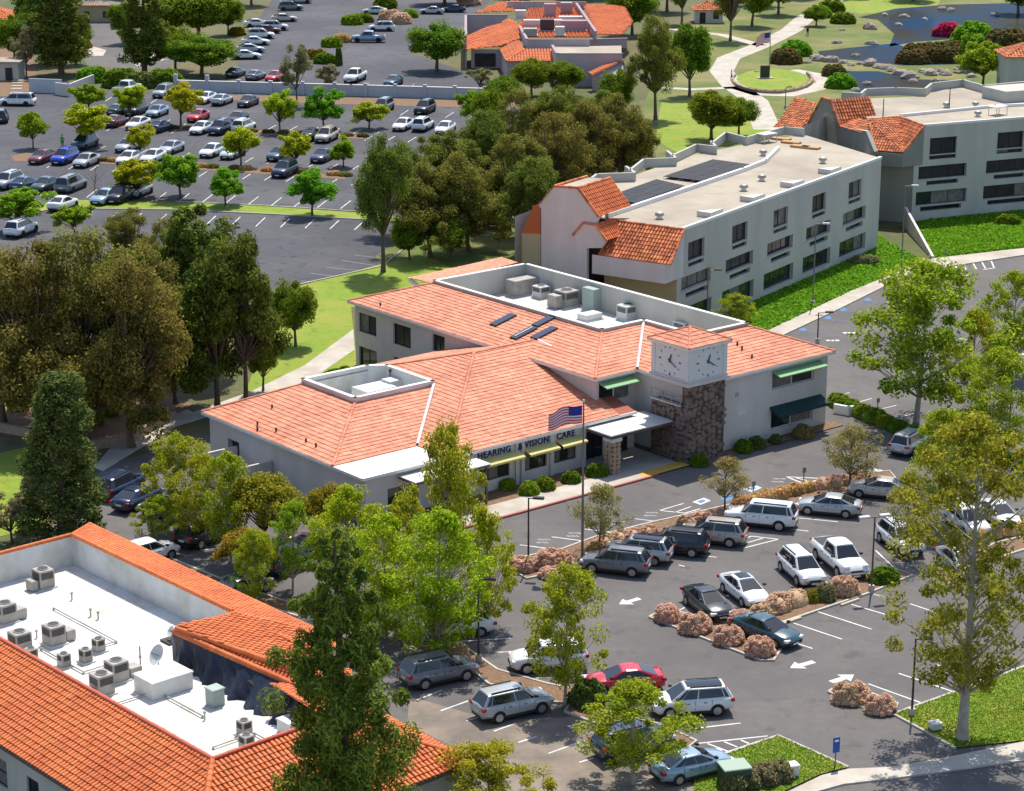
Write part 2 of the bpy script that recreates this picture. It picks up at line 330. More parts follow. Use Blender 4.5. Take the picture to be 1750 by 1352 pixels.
# ---------------------------------------------------------------- building tools
def onplane(fr, x, y, u=None, v=None):
    """photo pixel -> (along, height) on the vertical plane u=const or v=const of a frame"""
    d = fw*FPX + Vector((1, 0, 0))*(x-W0/2) - upv*(y-H0/2); c = Vector((0, 0, CAMH))-fr.o
    ax, val = (fr.u, u) if u is not None else (fr.v, v)
    t = (val-c.dot(ax))/d.dot(ax); q = c+d*t
    return (q.dot(fr.v) if u is not None else q.dot(fr.u)), q.z
def wallq(fr, u=None, v=None, sgn=-1):
    """point maker on a vertical plane; d = outward distance"""
    if u is not None: return lambda a, z, d=0: fr.p(u+sgn*d, a, z)
    return lambda a, z, d=0: fr.p(a, v+sgn*d, z)
def quad_box(mb, q, a0, a1, z0, z1, d0, d1, m=0):
    pts = [q(a, z, d) for d in (d0, d1) for a, z in ((a0, z0), (a1, z0), (a1, z1), (a0, z1))]
    mb.faces(pts, [(0, 1, 2, 3), (7, 6, 5, 4), (4, 5, 1, 0), (5, 6, 2, 1), (6, 7, 3, 2), (7, 4, 0, 3)], m)
def wall_open(mb, q, a0, a1, z0, z1, ops, depth=.3, m=0, flip=False):
    A = sorted({a0, a1, *[x for o in ops for x in o[:2]]}); Z = sorted({z0, z1, *[x for o in ops for x in o[2:4]]})
    A = [x for x in A if a0 <= x <= a1]; Z = [x for x in Z if z0 <= x <= z1]
    def add(p): mb.poly(p[::-1] if flip else p, m)
    for i in range(len(A)-1):
        for j in range(len(Z)-1):
            ca, cz = (A[i]+A[i+1])/2, (Z[j]+Z[j+1])/2
            if any(o[0] < ca < o[1] and o[2] < cz < o[3] for o in ops): continue
            add([q(A[i], Z[j]), q(A[i+1], Z[j]), q(A[i+1], Z[j+1]), q(A[i], Z[j+1])])
    for b0, b1, c0, c1 in ops:
        for (p, r) in (((b0, c0), (b1, c0)), ((b1, c0), (b1, c1)), ((b1, c1), (b0, c1)), ((b0, c1), (b0, c0))):
            add([q(*p), q(*r), q(*r, -depth), q(*p, -depth)])
def window(parent, q, o, depth=.3, nx=2, nz=1, fm="frame_dark", gm="glass", bw=.06, mull=.05):
    b0, b1, c0, c1 = o; f = MB()
    for a in (b0, b1-bw): quad_box(f, q, a, a+bw, c0, c1, -depth, -depth+.09)
    for z in (c0, c1-bw): quad_box(f, q, b0+bw, b1-bw, z, z+bw, -depth, -depth+.088)
    for i in range(1, nx):
        a = b0+(b1-b0)*i/nx; quad_box(f, q, a-mull/2, a+mull/2, c0+bw, c1-bw, -depth, -depth+.08)
    for i in range(1, nz):
        z = c0+(c1-c0)*i/nz; quad_box(f, q, b0+bw, b1-bw, z-.03, z+.03, -depth, -depth+.078)
    w = f.obj("window", fm, parent)
    for i in range(nx):
        p = MB(); x0, x1 = b0+(b1-b0)*i/nx, b0+(b1-b0)*(i+1)/nx
        quad_box(p, q, x0+.01, x1-.01, c0+.01, c1-.01, -depth+.012, -depth+.035); p.obj("pane", "glass_blind" if R.random() < .22 else gm, w)
    return w
def clip(poly, n, d):          # keep the side dot(n,p) <= d, 2-D
    out = []
    for i in range(len(poly)):
        a, b = poly[i], poly[(i+1) % len(poly)]; da = n[0]*a[0]+n[1]*a[1]-d; db = n[0]*b[0]+n[1]*b[1]-d
        if da <= 0: out.append(a)
        if (da < 0 < db) or (db < 0 < da): t = da/(da-db); out.append((a[0]+(b[0]-a[0])*t, a[1]+(b[1]-a[1])*t))
    return out
def tile_plane(parent, poly, mode="flat", mt="tile_salmon", gap="tile_salmon_gap", tw=.42, tl=.46, name="roof_plane", down=None, lift=.04):
    """a roof plane laid with separate tiles in courses from the eave up; poly convex"""
    poly = [Vector(p) for p in poly]; n = Vector((0, 0, 0))
    for i in range(len(poly)): n += (poly[i]-poly[0]).cross(poly[(i+1) % len(poly)]-poly[0])
    n.normalize()
    if n.z < 0: n = -n; poly = poly[::-1]
    t = (Vector((0, 0, 1))-n*n.z).normalized() if down is None else -(Vector(down)-n*Vector(down).dot(n)).normalized()
    s = t.cross(n).normalized(); o = poly[0]; pl = [((p-o).dot(s), (p-o).dot(t)) for p in poly]
    if sum(pl[i][0]*pl[(i+1) % len(pl)][1]-pl[(i+1) % len(pl)][0]*pl[i][1] for i in range(len(pl))) < 0: pl = pl[::-1]
    base = MB(); base.poly([p-n*((p-o).dot(n)+.03) for p in poly]); bo = base.obj(name, gap, parent)
    s0, s1 = min(p[0] for p in pl), max(p[0] for p in pl); t0, t1 = min(p[1] for p in pl), max(p[1] for p in pl)
    edges = []
    for i in range(len(pl)):
        a, b = pl[i], pl[(i+1) % len(pl)]; e = (b[1]-a[1], a[0]-b[0]); l = math.hypot(*e) or 1; e = (e[0]/l, e[1]/l); edges.append((e, e[0]*a[0]+e[1]*a[1]))
    mb = MB(); W = lambda x, y, h: o+s*x+t*y+n*h
    rr = random.Random(len(poly)*31+int(abs(o.x)*10))
    nr = int((t1-t0)/tl)+1; nc = int((s1-s0)/tw)+2
    for r in range(nr):
        y0 = t0+r*tl; y1 = y0+tl
        for c in range(nc):
            if mode == "flat":
                x0 = s0+(c-(.5 if r % 2 else 0))*tw; x1 = x0+tw-.012; q = [(x0, y0), (x1, y0), (x1, y1), (x0, y1)]
                for e, d in edges:
                    q = clip(q, e, d)
                    if len(q) < 3: break
                if len(q) < 3: continue
                j = rr.uniform(-.008, .012)
                hh = lambda y: lift*(1-(y-y0)/tl)+.004+j
                mb.poly([W(x, y, hh(y)) for x, y in q])
                lo = sorted([p for p in q if abs(p[1]-y0) < 1e-5])
                if len(lo) == 2: mb.poly([W(lo[0][0], y0, -.02), W(lo[1][0], y0, -.02), W(lo[1][0], y0, hh(y0)), W(lo[0][0], y0, hh(y0))])
            else:
                x = s0+(c+.5)*tw; y = y0+tl/2
                if any(e[0]*x+e[1]*y > d+.02 for e, d in edges): continue
                j = rr.uniform(-.012, .012); w = tw*.40; x += rr.uniform(-.01, .01); vs = []
                for yy, up, k in ((y0-.03, lift, 1.08), (y1, 0, .9)):
                    for a in (0, .85, 2.29, math.pi): vs.append(W(x-math.cos(a)*w*k, yy, math.sin(a)*tw*.26*k+up+j))
                mb.faces(vs, [(0, 1, 5, 4), (1, 2, 6, 5), (2, 3, 7, 6), (3, 2, 1, 0)])
    mb.obj("tiles", mt, bo if parent else None, kind="stuff")
    return bo
def ridge(parent, a, b, mt="tile_salmon", r=.15, seg=.5, name="ridge_cap"):
    a, b = Vector(a), Vector(b); L = (b-a).length; k = max(1, int(L/seg)); mb = MB()
    for i in range(k):
        p, q = a.lerp(b, i/k), a.lerp(b, (i+1.06)/k); mb.tube(p, q, r*1.06, r*.92, 6)
    return mb.obj(name, mt, parent)
def strip(mb, pts, w, z0, z1, m=0):       # wall of width w along world points
    for a, b in zip(pts[:-1], pts[1:]):
        a, b = Vector((a[0], a[1], 0)), Vector((b[0], b[1], 0)); d = (b-a).normalized(); f = Fr(a.x, a.y, math.degrees(math.atan2(d.y, d.x)))
        mb.box(f, -w/2+.001, (b-a).length+w/2-.001, -w/2, w/2, z0, z1, m)

# ---------------------------------------------------------------- main two-storey building with clock tower
FM = Fr(-10.704, 151.491, 39.53); Z1, Z2 = 3.7, 6.3
main = empty("office_building", FM.p(20, 12), label="stucco building with salmon tile roof, clock tower and rooftop equipment wells", cat="building")
F = FM.p
def zs(z): return z
mw = MB()
# low wing walls
qF = wallq(FM, v=.3); qL = wallq(FM, u=.4)
def rect(fr, px, u=None, v=None):
    a0, _ = onplane(fr, px[0], (px[1]+px[3])/2, u, v); a1, _ = onplane(fr, px[2], (px[1]+px[3])/2, u, v)
    xm = (px[0]+px[2])/2
    if u is not None and a0 > a1: a0, a1 = a1, a0
    _, zt = onplane(fr, xm, px[1], u, v); _, zb = onplane(fr, xm, px[3], u, v)
    return a0, a1, zb, zt
wins = [(10.95, 13.9, .95, 2.5), (15.3, 17.6, .95, 2.55), (18.35, 20.6, .95, 2.6), (2.4, 5.0, 1.0, 2.3), (6.6, 8.8, .1, 2.4)]
wall_open(mw, qF, .4, 21.4, 0, 3.55, wins, .28)
mw.poly([F(21.4, .3), F(21.4, 2.5), F(21.4, 2.5, 3.55), F(21.4, .3, 3.55)])
wall_open(mw, qL, .3, 21.2, 0, 3.55, [(17.0, 18.6, .05, 2.2)], .5, flip=True)
mw.poly([F(.4, 21.2), F(.4, 21.2, 3.55), F(24.4, 21.2, 3.55), F(24.4, 21.2)])
mw.obj("wall", "stucco", main)
for k, o in enumerate(wins): window(main, qF, o, .25, 3 if k < 3 else 2, gm="glass_green")
d = MB(); quad_box(d, qL, 17.0, 18.6, .05, 2.2, -.48, -.42); dd = d.obj("door", "frame_dark", main); h = MB(); quad_box(h, qL, 17.15, 17.22, 1.0, 1.2, -.42, -.36); h.obj("handle", "metal_light", dd)
for a0, a1 in ((10.2, 14.7), (15.2, 18.2), (18.5, 21.0)):
    a = MB(); t0, t1 = 2.82, 2.52
    pts = [qF(a0, t0, .02), qF(a1, t0, .02), qF(a1, t1, .95), qF(a0, t1, .95)]; lo = [p-Vector((0, 0, .07)) for p in pts]
    a.faces(pts+lo, [(3, 2, 1, 0), (4, 5, 6, 7), (7, 6, 2, 3), (4, 7, 3, 0), (6, 5, 1, 2)]); aw = a.obj("awning", "awning_yellow", main, label="small pale yellow awning")
    b = MB(); quad_box(b, qF, a0, a1, 2.36, 2.5, .88, .94); b.obj("valance", "awning_yellow", aw)
for k, a0 in enumerate((14.4, 14.95, 17.85, 21.15, 9.6)):   # pilasters
    b = MB(); quad_box(b, qF, a0, a0+.32, 0, 3.5, 0, .16); b.obj("pilaster", "stucco", main)
# lettering on the front
def text(s, loc, rz, size, m, parent, name="lettering", tilt=math.pi/2, ext=.02, width=None, align='LEFT'):
    c = bpy.data.curves.new(name, 'FONT'); c.body = s; c.size = size; c.extrude = ext; c.offset = .018*size; c.align_x = align; c.space_character = 1.12
    t = bpy.data.objects.new(name, c); COL.objects.link(t); me = bpy.data.meshes.new_from_object(t.evaluated_get(bpy.context.evaluated_depsgraph_get())); bpy.data.objects.remove(t); bpy.data.curves.remove(c)
    me.materials.clear(); me.materials.append(M[m]); o = link(name, me, parent)
    o.location = Vector(loc)-base_of(parent).location; o.rotation_euler = (tilt, 0, rz); return o
for s, a in (("HEARING", 10.75), ("&", 14.55), ("VISION", 15.35), ("CARE", 18.55)):
    text(s, qF(a, 2.86, .06 if s == "&" else .05) if s != "&" else qF(a, 2.86, .2), FM.th, .70, "letter_blue", main)
# low wing roof
def fascia(pts, z, name="fascia", m="trim_white", h=.24, w=.1):
    b = MB(); strip(b, pts, w, z-h, z-.03); return b.obj(name, m, main)
s1 = 5.5
A0, A1, A2, A3 = F(0, 3.75, Z1), F(7.4, 11.2, s1), F(7.4, 18, s1), F(0, 21.7, Z1)
tile_plane(main, [A0, A3, A2, A1]); tile_plane(main, [A0, A1, F(14.9, 11.2, s1), F(7.75, 3.75, Z1)])
tile_plane(main, [A3, F(14.9, 21.7, Z1), F(14.9, 18, s1), A2])
for a, b in ((A0, A1), (A3, A2)): ridge(main, a, b)
apx, rdg = F(20.4, 12.75, 6.88), F(27.0, 12.75, 6.88)
tile_plane(main, [F(7.7, 0, Z1), F(7.75, 3.75, Z1), F(14.9, 11.0, s1), apx]); tile_plane(main, [F(14.9, 11.0, s1), F(14.9, 18.2, s1), apx])
tile_plane(main, [F(7.7, 0, Z1), apx, rdg, F(26.6, 10.4, 6.3), F(26.6, 0, Z1)])
tile_plane(main, [apx, F(14.9, 18.2, s1), F(14.9, 22, 4.5), F(24.4, 22, 4.5), rdg])
ridge(main, F(7.7, 0, Z1), apx); ridge(main, apx, rdg); ridge(main, apx, F(14.9, 18.2, s1))
b = MB(); b.path([F(7.8, 3.8, Z1+.1), F(14.85, 10.9, s1+.12)], [.14, .14], 4); b.obj("valley_flashing", "trim_white", main)
b = MB(); b.poly([F(0, 0, Z1-.02), F(7.75, 0, Z1-.02), F(7.75, 3.75, Z1-.02), F(0, 3.75, Z1-.02)]); b.obj("flat_roof", "membrane", main)
fascia([F(0, 21.7), F(0, 0), F(26.6, 0)], Z1+.02)
def well(name, outline, zf, zr, fl, wl, cap, th=.25, capm="trim_white", out_m="trim_mauve"):
    """sunken equipment well: floor, parapet with coping"""
    n = len(outline); b = MB(); b.poly([(p.x, p.y, zf) for p in outline]); w = b.obj(name+"_floor", fl, main)
    b = MB(); c = MB()
    strip(b, outline+outline[:1], th, zf-.5, zr); strip(c, outline+outline[:1], th+.1, zr+.002, zr+.07)
    b.obj(name+"_parapet", wl, main); c.obj(name+"_coping", capm, main)
W1 = [F(7.4, 11.2), F(14.9, 11.2), F(14.9, 17.2), F(13.6, 18.2), F(7.4, 18.2)]
well("roof_well", W1, 4.0, 5.82, "membrane_grey", "membrane_grey", None)
# upper storey
mw = MB(); qU = wallq(FM, u=24.6); qV = wallq(FM, v=2.6); qR = wallq(FM, v=-3.7); qT = wallq(FM, u=28.9)
uw = [rect(FM, r, u=24.6) for r in ((613, 538, 643, 571), (672, 556, 702, 592), (739, 573, 760, 602), (614, 596, 644, 631), (673, 614, 701, 650))]
wall_open(mw, qU, 2.6, 35.2, 0, 6.15, uw, .3, flip=True)
vw = [(24.95, 28.4, 3.95, 5.75)]
wall_open(mw, qV, 24.6, 28.9, 0, 6.15, vw, .3)
mw.poly([F(28.9, 2.6, 0), F(28.9, -3.7, 0), F(28.9, -3.7, 6.15), F(28.9, 2.6, 6.15)])
rw = [(38.1, 43.0, 4.15, 5.7), (38.1, 43.0, .75, 2.35)]
wall_open(mw, qR, 28.9, 44.6, 0, 6.15, rw, .3)
mw.poly([F(44.6, -3.7), F(44.6, 35.2), F(44.6, 35.2, 6.15), F(44.6, -3.7, 6.15)])
mw.poly([F(44.6, 35.2), F(24.6, 35.2), F(24.6, 35.2, 6.15), F(44.6, 35.2, 6.15)])
mw.obj("upper_wall", ["stucco"], main)
for k, o in enumerate(uw): window(main, qU, o, .26, 2, gm="glass_green" if k > 2 else "glass")
window(main, qV, vw[0], .26, 2, fm="frame_white", mull=.1); [window(main, qR, o, .26, 2, fm="frame_white", gm="glass" if i == 0 else "glass_green", mull=.09) for i, o in enumerate(rw)]
for q, a0, a1, z0, pr, m, lb in ((qV, 24.9, 28.6, 5.78, 1.05, "awning_green", "slim green awning"), (qR, 38.0, 43.6, 5.72, 1.0, "awning_green", "slim green awning"), (qR, 37.9, 43.9, 2.75, 1.1, "awning_dark", "dark teal awning")):
    a = MB(); dz = .28 if m == "awning_green" else .5
    pts = [q(a0, z0, .01), q(a1, z0, .01), q(a1, z0-dz, pr), q(a0, z0-dz, pr)]; lo = [p-Vector((0, 0, .08 if m == "awning_green" else .22)) for p in pts]
    a.faces(pts+lo, [(0, 1, 2, 3), (7, 6, 5, 4), (3, 2, 6, 7), (0, 3, 7, 4), (2, 1, 5, 6)]); a.obj("awning", m, main, label=lb)
for a0, z, w, hh in ((33.9, 4.35, .35, .3), (34.2, 2.75, .9, .35)):
    b = MB(); quad_box(b, qR, a0, a0+w, z, z+hh, 0, .05); b.obj("wall_vent", "metal_grey" if w < .5 else "stucco_white", main)
rim = 7.85; wl_ = 30.5
E1, E2, E3, E4, E5, E6 = F(24.2, 35.7, Z2), F(24.2, 2.2, Z2), F(28.7, 2.2, Z2), F(28.7, -4.1, Z2), F(45, -4.1, Z2), F(45, 35.7, Z2)
T1, T2, T3, T4, T5, T6 = F(30.5, 31, rim), F(30.5, 8.5, rim), F(35.2, 8.5, rim), F(35.2, 2.4, rim), F(41.1, 2.4, rim), F(41.1, 31, rim)
for q in ([E1, T1, T2, E2], [E2, T2, T3, E3], [E3, T3, T4, E4], [E4, T4, T5, E5], [E5, T5, T6, E6]): tile_plane(main, q)
for a, b in ((E2, T2), (E5, T5), (E1, T1)): ridge(main, a, b)
b = MB(); b.path([E3+Vector((0, 0, .1)), T3+Vector((0, 0, .1))], [.14, .14], 4); b.obj("valley_flashing", "trim_white", main)
b = MB(); b.path([F(26.9, 12.6, 6.95), F(26.55, 10.2, 6.85)], [.14, .14], 4); b.obj("valley_flashing", "trim_white", main)
tile_plane(main, [P(699, 475, 6.4), P(741, 486, 7.5), P(886, 449, 7.5), P(857, 441, 6.4)])
b = MB(); strip(b, [P(699, 475, 6.3), P(741, 486, 7.4)], .12, 6.0, 6.35); b.obj("fascia", "trim_white", main)
fascia([E6, E1, E2, E3, E4, E5, E6], Z2+.02)
W2 = [F(30.5, 31), F(30.5, 8.5), F(35.2, 8.5), F(35.2, 2.4), F(41.1, 2.4), F(41.1, 31)]
well("roof_well", W2, 5.7, 8.05, "membrane", "stucco_grey", None)
# clock tower
def tower():
    u0, u1, v0, v1 = 27.95, 32.25, -4.45, -.15
    b = MB(); b.box(FM, u0+.2, u1-.1, v0+.2, v1, 0, 4.55); b.box(FM, u0+1.6, u1-.1, v0+.9, v1, 4.55, 6.35); b.box(FM, u0+.2, u0+1.6, v0+.2, v0+.85, 4.55, 6.35)
    b.box(FM, u0+1.6, u1-.1, v0+.2, v0+.9, 4.55, 6.35)
    co = b.obj("tower_core", "mortar", main)
    # rubble facing stones, one by one
    rr = random.Random(3); kinds = []
    for k in range(7):
        n = rr.choice((5, 6, 7)); an = sorted(rr.uniform(0, 6.283) for _ in range(n)); an = [6.283*i/n+rr.uniform(-.3, .3) for i in range(n)]
        o_ = [(.5*math.cos(a)*rr.uniform(.92, 1.15), .5*math.sin(a)*rr.uniform(.92, 1.15)) for a in an]; s_ = MB()
        s_.faces([(x, y, 0) for x, y in o_]+[(x*.86, y*.86, .13) for x, y in o_], [(i, (i+1) % n, n+(i+1) % n, n+i) for i in range(n)]+[tuple(range(n, 2*n))])
        kinds.append(s_.mesh("stone", "stone"))
    def face(q, a0, a1, z0, z1, par, su=.52, sz=.36):
        nz = int((z1-z0)/sz)
        for j in range(nz):
            na = int((a1-a0)/su); off = rr.uniform(-.2, .2)
            for i in range(na+1):
                a = a0+(i+.5)*(a1-a0)/(na+.5)+off*.8+rr.uniform(-.13, .13); z = z0+(j+.5)*(z1-z0)/nz+rr.uniform(-.13, .13)
                if a > a1-.1 or a < a0+.1: continue
                o = bpy.data.objects.new("stone", rr.choice(kinds)); COL.objects.link(o); o.parent = par
                p0, px_, pz_ = q(a, z, 0), q(a+1, z, 0)-q(a, z, 0), q(a, z, 1)-q(a, z, 0)
                mt = Matrix((px_, Vector((0, 0, 1)), pz_)).transposed().to_4x4(); mt.translation = p0-base_of(par).location
                o.matrix_basis = mt @ Matrix.Rotation(rr.uniform(-.5, .5), 4, 'Z') @ Matrix.Diagonal((su*rr.uniform(.75, 1.6), sz*rr.uniform(.8, 1.6), rr.uniform(.5, 1.5), 1))
    face(wallq(FM, v=v0+.2), u0+.1, u1-.1, 0, 6.35, co); face(wallq(FM, u=u0+.2), v0+.1, v1, 0, 4.6, co); face(wallq(FM, u=u0+.2), v0+.15, v0+.85, 4.6, 6.35, co)
    qb = wallq(FM, u=u0+.12); r = MB()
    for z in (4.75, 5.1, 5.45): quad_box(r, qb, v0+.9, v1, z, z+.05, 0, .05)
    for a in (v0+.9, v0+1.9, v0+2.9, v1-.06): quad_box(r, qb, a, a+.06, 4.55, 5.5, 0, .06)
    r.obj("balcony_railing", "metal_grey", main)
    b = MB(); quad_box(b, wallq(FM, u=u0+1.6), v0+1.2, v1-.6, 4.6, 6.0, 0, .05); b.obj("window", "glass", main)
    b = MB(); quad_box(b, qb, v0+.85, v1, 4.58, 4.68, -.05, .12); b.obj("balcony_coping", "stucco", main)
    b = MB(); b.box(FM, u0-.12, u1+.12, v0-.12, v1+.3, 6.352, 6.62); b.box(FM, u0-.02, u1+.02, v0-.02, v1+.2, 6.622, 6.8); b.obj("cornice", "stucco", main)
    b = MB(); b.box(FM, u0+.08, u1-.08, v0+.08, v1, 6.8, 9.3); tw = b.obj("clock_stage", "stucco_white", main)
    for q, c0, c1 in ((wallq(FM, v=v0+.08), u0+.08, u1-.08), (wallq(FM, u=u0+.08), v0+.08, v1)):
        b = MB()
        for a in (c0+.002, c1-.43): b = MB(); quad_box(b, q, a, a+.428, 6.8, 9.28, .001, .05); b.obj("pilaster", "stucco_white", main)
        cm = (c0+c1)/2; zc = 8.1; left = q(0, 0, 1).x < q(0, 0, 0).x and c0 < 0
        sg = -1 if c0 < 0 else 1     # direction of clockwise along the face as seen from outside
        ck = MB()
        for k in range(12):
            t = math.radians(30*k); ra, rz_ = 1.12*math.sin(t)*sg, 1.12*math.cos(t); big = k % 3 == 0; L, Wd = (.22, .09) if big else (.12, .05)
            ca, cz = math.sin(t)*sg, math.cos(t); pts = []
            for dr, dt in ((-L/2, -Wd/2), (L/2, -Wd/2), (L/2, Wd/2), (-L/2, Wd/2)):
                pts.append((cm+ra+ca*dr+cz*dt, zc+rz_+cz*dr-ca*dt))
            ck.faces([q(*p, d_) for d_ in (.01, .05) for p in pts], [(4, 5, 6, 7), (7, 6, 5, 4), (0, 1, 5, 4), (1, 2, 6, 5), (2, 3, 7, 6), (3, 0, 4, 7)])
        dial = ck.obj("clock_face", "clock_ink", tw if False else main)
        for ang, L, Wd, nm in ((20, .55, .15, "hour_hand"), (122, .85, .11, "minute_hand")):
            t = math.radians(ang); ca, cz = math.sin(t)*sg, math.cos(t); hb = MB(); pts = [(cm+ca*r_+cz*w_, zc+cz*r_-ca*w_) for r_, w_ in ((-.18, -Wd/2), (L, -Wd/3), (L, Wd/3), (-.18, Wd/2))]
            e = .06 if L < .7 else .07
            hb.faces([q(*p, d_) for d_ in (e, e+.02) for p in pts], [(4, 5, 6, 7), (7, 6, 5, 4), (0, 1, 5, 4), (1, 2, 6, 5), (2, 3, 7, 6), (3, 0, 4, 7)]); hb.obj(nm, "clock_ink", dial)
    b = MB(); b.box(FM, u0-.2, u1+.2, v0-.2, v1+.25, 9.302, 9.5); b.obj("cornice", "trim_white", main)
    c = [F(u0-.2, v0-.2, 9.52), F(u1+.2, v0-.2, 9.52), F(u1+.2, v1+.25, 9.52), F(u0-.2, v1+.25, 9.52)]; ap = F((u0+u1)/2, (v0+v1)/2, 10.5)
    for i in range(4): tile_plane(main, [c[i], c[(i+1) % 4], ap]); ridge(main, c[i], ap, r=.11)
tower()
# entrance canopy, column, dark porch
def canopy(px, z, nm, lb, th=.28):
    pts = [P(*q, z) for q in px]; b = MB(); b.prism([(p.x, p.y) for p in pts], z-th, z-.06, 1); b.prism([(p.x, p.y) for p in [pts[0].lerp(pts[2], .01), pts[1].lerp(pts[3], .01), pts[2].lerp(pts[0], .01), pts[3].lerp(pts[1], .01)]], z-.058, z, 0)
    return b.obj(nm, ["membrane", "metal_brown"], main, label=lb)
b = MB(); b.box(FM, 21.5, 27.9, -2.75, .6, 3.0, 3.22); b.box(FM, 21.45, 27.95, -2.8, .62, 3.222, 3.32, 1); b.obj("entrance_canopy", ["metal_brown", "membrane"], main)
b = MB(); b.box(FM, 3.3, 10.2, -1.9, .2, 2.95, 3.12, 0); b.box(FM, 3.25, 10.25, -1.95, .2, 3.122, 3.2, 1); b.obj("side_canopy", ["metal_brown", "membrane"], main)
for a in (3.5, 9.9):
    b = MB(); b.box(FM, a, a+.14, -1.8, -1.66, 0, 2.95); b.obj("canopy_post", "metal_brown", main)
b = MB(); b.box(FM, 21.65, 22.5, -2.7, -1.85, .1, 2.7); colm = b.obj("stone_column", "mortar", main)
rr = random.Random(5); st = [MB() for _ in range(3)]
for s_ in st:
    n = 6; o_ = [(.5*math.cos(6.283*i/n+rr.uniform(-.3, .3)), .5*math.sin(6.283*i/n+rr.uniform(-.3, .3))) for i in range(n)]
    s_.faces([(x, y, 0) for x, y in o_]+[(x*.85, y*.85, .1) for x, y in o_], [(i, (i+1) % n, n+(i+1) % n, n+i) for i in range(n)]+[tuple(range(n, 2*n))])
mat("stone_tan", (.30, .21, .14), .9, (.38, .27, .18), 2.5, island=.3, bump=.4, bscale=8)
st = [s_.mesh("stone", "stone_tan") for s_ in st]
for q, a0, a1 in ((wallq(FM, v=-2.7), 21.65, 22.5), (wallq(FM, u=21.65), -2.7, -1.85)):
    for j in range(7):
        for i in range(2):
            o = bpy.data.objects.new("stone", rr.choice(st)); COL.objects.link(o); o.parent = colm
            a, z = a0+(i+.5)*(a1-a0)/2+rr.uniform(-.04, .04), .28+j*.37; mt = Matrix((q(a+1, z, 0)-q(a, z, 0), Vector((0, 0, 1)), q(a, z, 1)-q(a, z, 0))).transposed().to_4x4(); mt.translation = q(a, z, 0)-main.location
            o.matrix_basis = mt @ Matrix.Diagonal((.5*rr.uniform(.9, 1.15), .44*rr.uniform(.9, 1.15), 1, 1))
b = MB(); b.box(FM, 21.55, 22.6, -2.8, -1.75, 2.7, 2.99); b.obj("column_cap", "stucco", main)
b = MB(); b.box(FM, 21.45, 27.9, 1.6, 1.8, 0, 3.0); b.obj("porch_wall", "stucco", main)
b = MB(); b.box(FM, 22.6, 24.4, 1.5, 1.58, .05, 2.3); ed = b.obj("entrance_door", "glass", main)
b = MB(); b.box(FM, 23.46, 23.54, 1.42, 1.49, .05, 2.3); b.obj("door_post", "frame_dark", ed)
b = MB(); b.box(FM, 26.0, 26.9, 1.3, 1.58, .05, 1.7); b.obj("noticeboard", "frame_dark", main)
# skylights on the tile slopes
for i, (x, y) in enumerate(((860, 553), (895, 571), (930, 575), (955, 557))):
    w = FM.uv(P(x, y, 7.0)); u_, v_ = w
    def rz(u): return Z2+(u-24.2)*(rim-Z2)/(30.5-24.2)
    u_ = max(25.2, min(29.6, u_)); b = MB(); hu, hv = 1.15, .42; up = .16
    pts = [F(u_+a, v_+c, rz(u_+a)+.02) for a, c in ((-hu, -hv), (hu, -hv), (hu, hv), (-hu, hv))]; hi = [p+Vector((0, 0, up)) for p in pts]; n4 = [h_.lerp(hi[(k+2) % 4], .07)+Vector((0, 0, .012)) for k, h_ in enumerate(hi)]
    b.faces(pts+hi, [(0, 1, 5, 4), (1, 2, 6, 5), (2, 3, 7, 6), (3, 0, 4, 7), (4, 5, 6, 7)], 0); s_ = b.obj("skylight", "metal_dark", main)
    p = MB(); p.poly(n4); p.obj("pane", "skylight", s_)
    if i == 1:
        k = MB(); k.path([n4[0].lerp(n4[3], .5)+Vector((0, 0, .03)), n4[1].lerp(n4[2], .5)+Vector((0, 0, .03))], [.05, .05], 4); k.obj("glazing_bar", "trim_white", s_)
# pavement, planting strip and red kerb before the front
def uvflat(name, fr, uvs, z, m, **k):
    b = MB(); b.poly([fr.p(u, v, z) for u, v in uvs]); return b.obj(name, m, kind="structure", **k)
uvflat("pavement", FM, [(1.5, -4.75), (27.8, -4.75), (27.8, 1.6), (21.4, 1.6), (21.4, -2.3), (1.5, -2.3)], .12, "concrete")
uvflat("planting_bed", FM, [(1.5, -2.3), (21.4, -2.3), (21.4, .29), (1.5, .29)], .10, "mulch")
uvflat("planting_bed", FM, [(32.3, -5.0), (45.5, -5.0), (45.5, -3.72), (32.3, -3.72)], .08, "mulch")
ribbon("kerb", [F(1.5, -4.85), F(24.5, -4.85)], .22, 0, "kerb_red", world=True, h=.135, kind="structure")
uvflat("crossing", FM, [(23.3, -4.74), (28.6, -4.74), (28.6, -3.6), (23.3, -3.6)], .126, "paint_yellow")

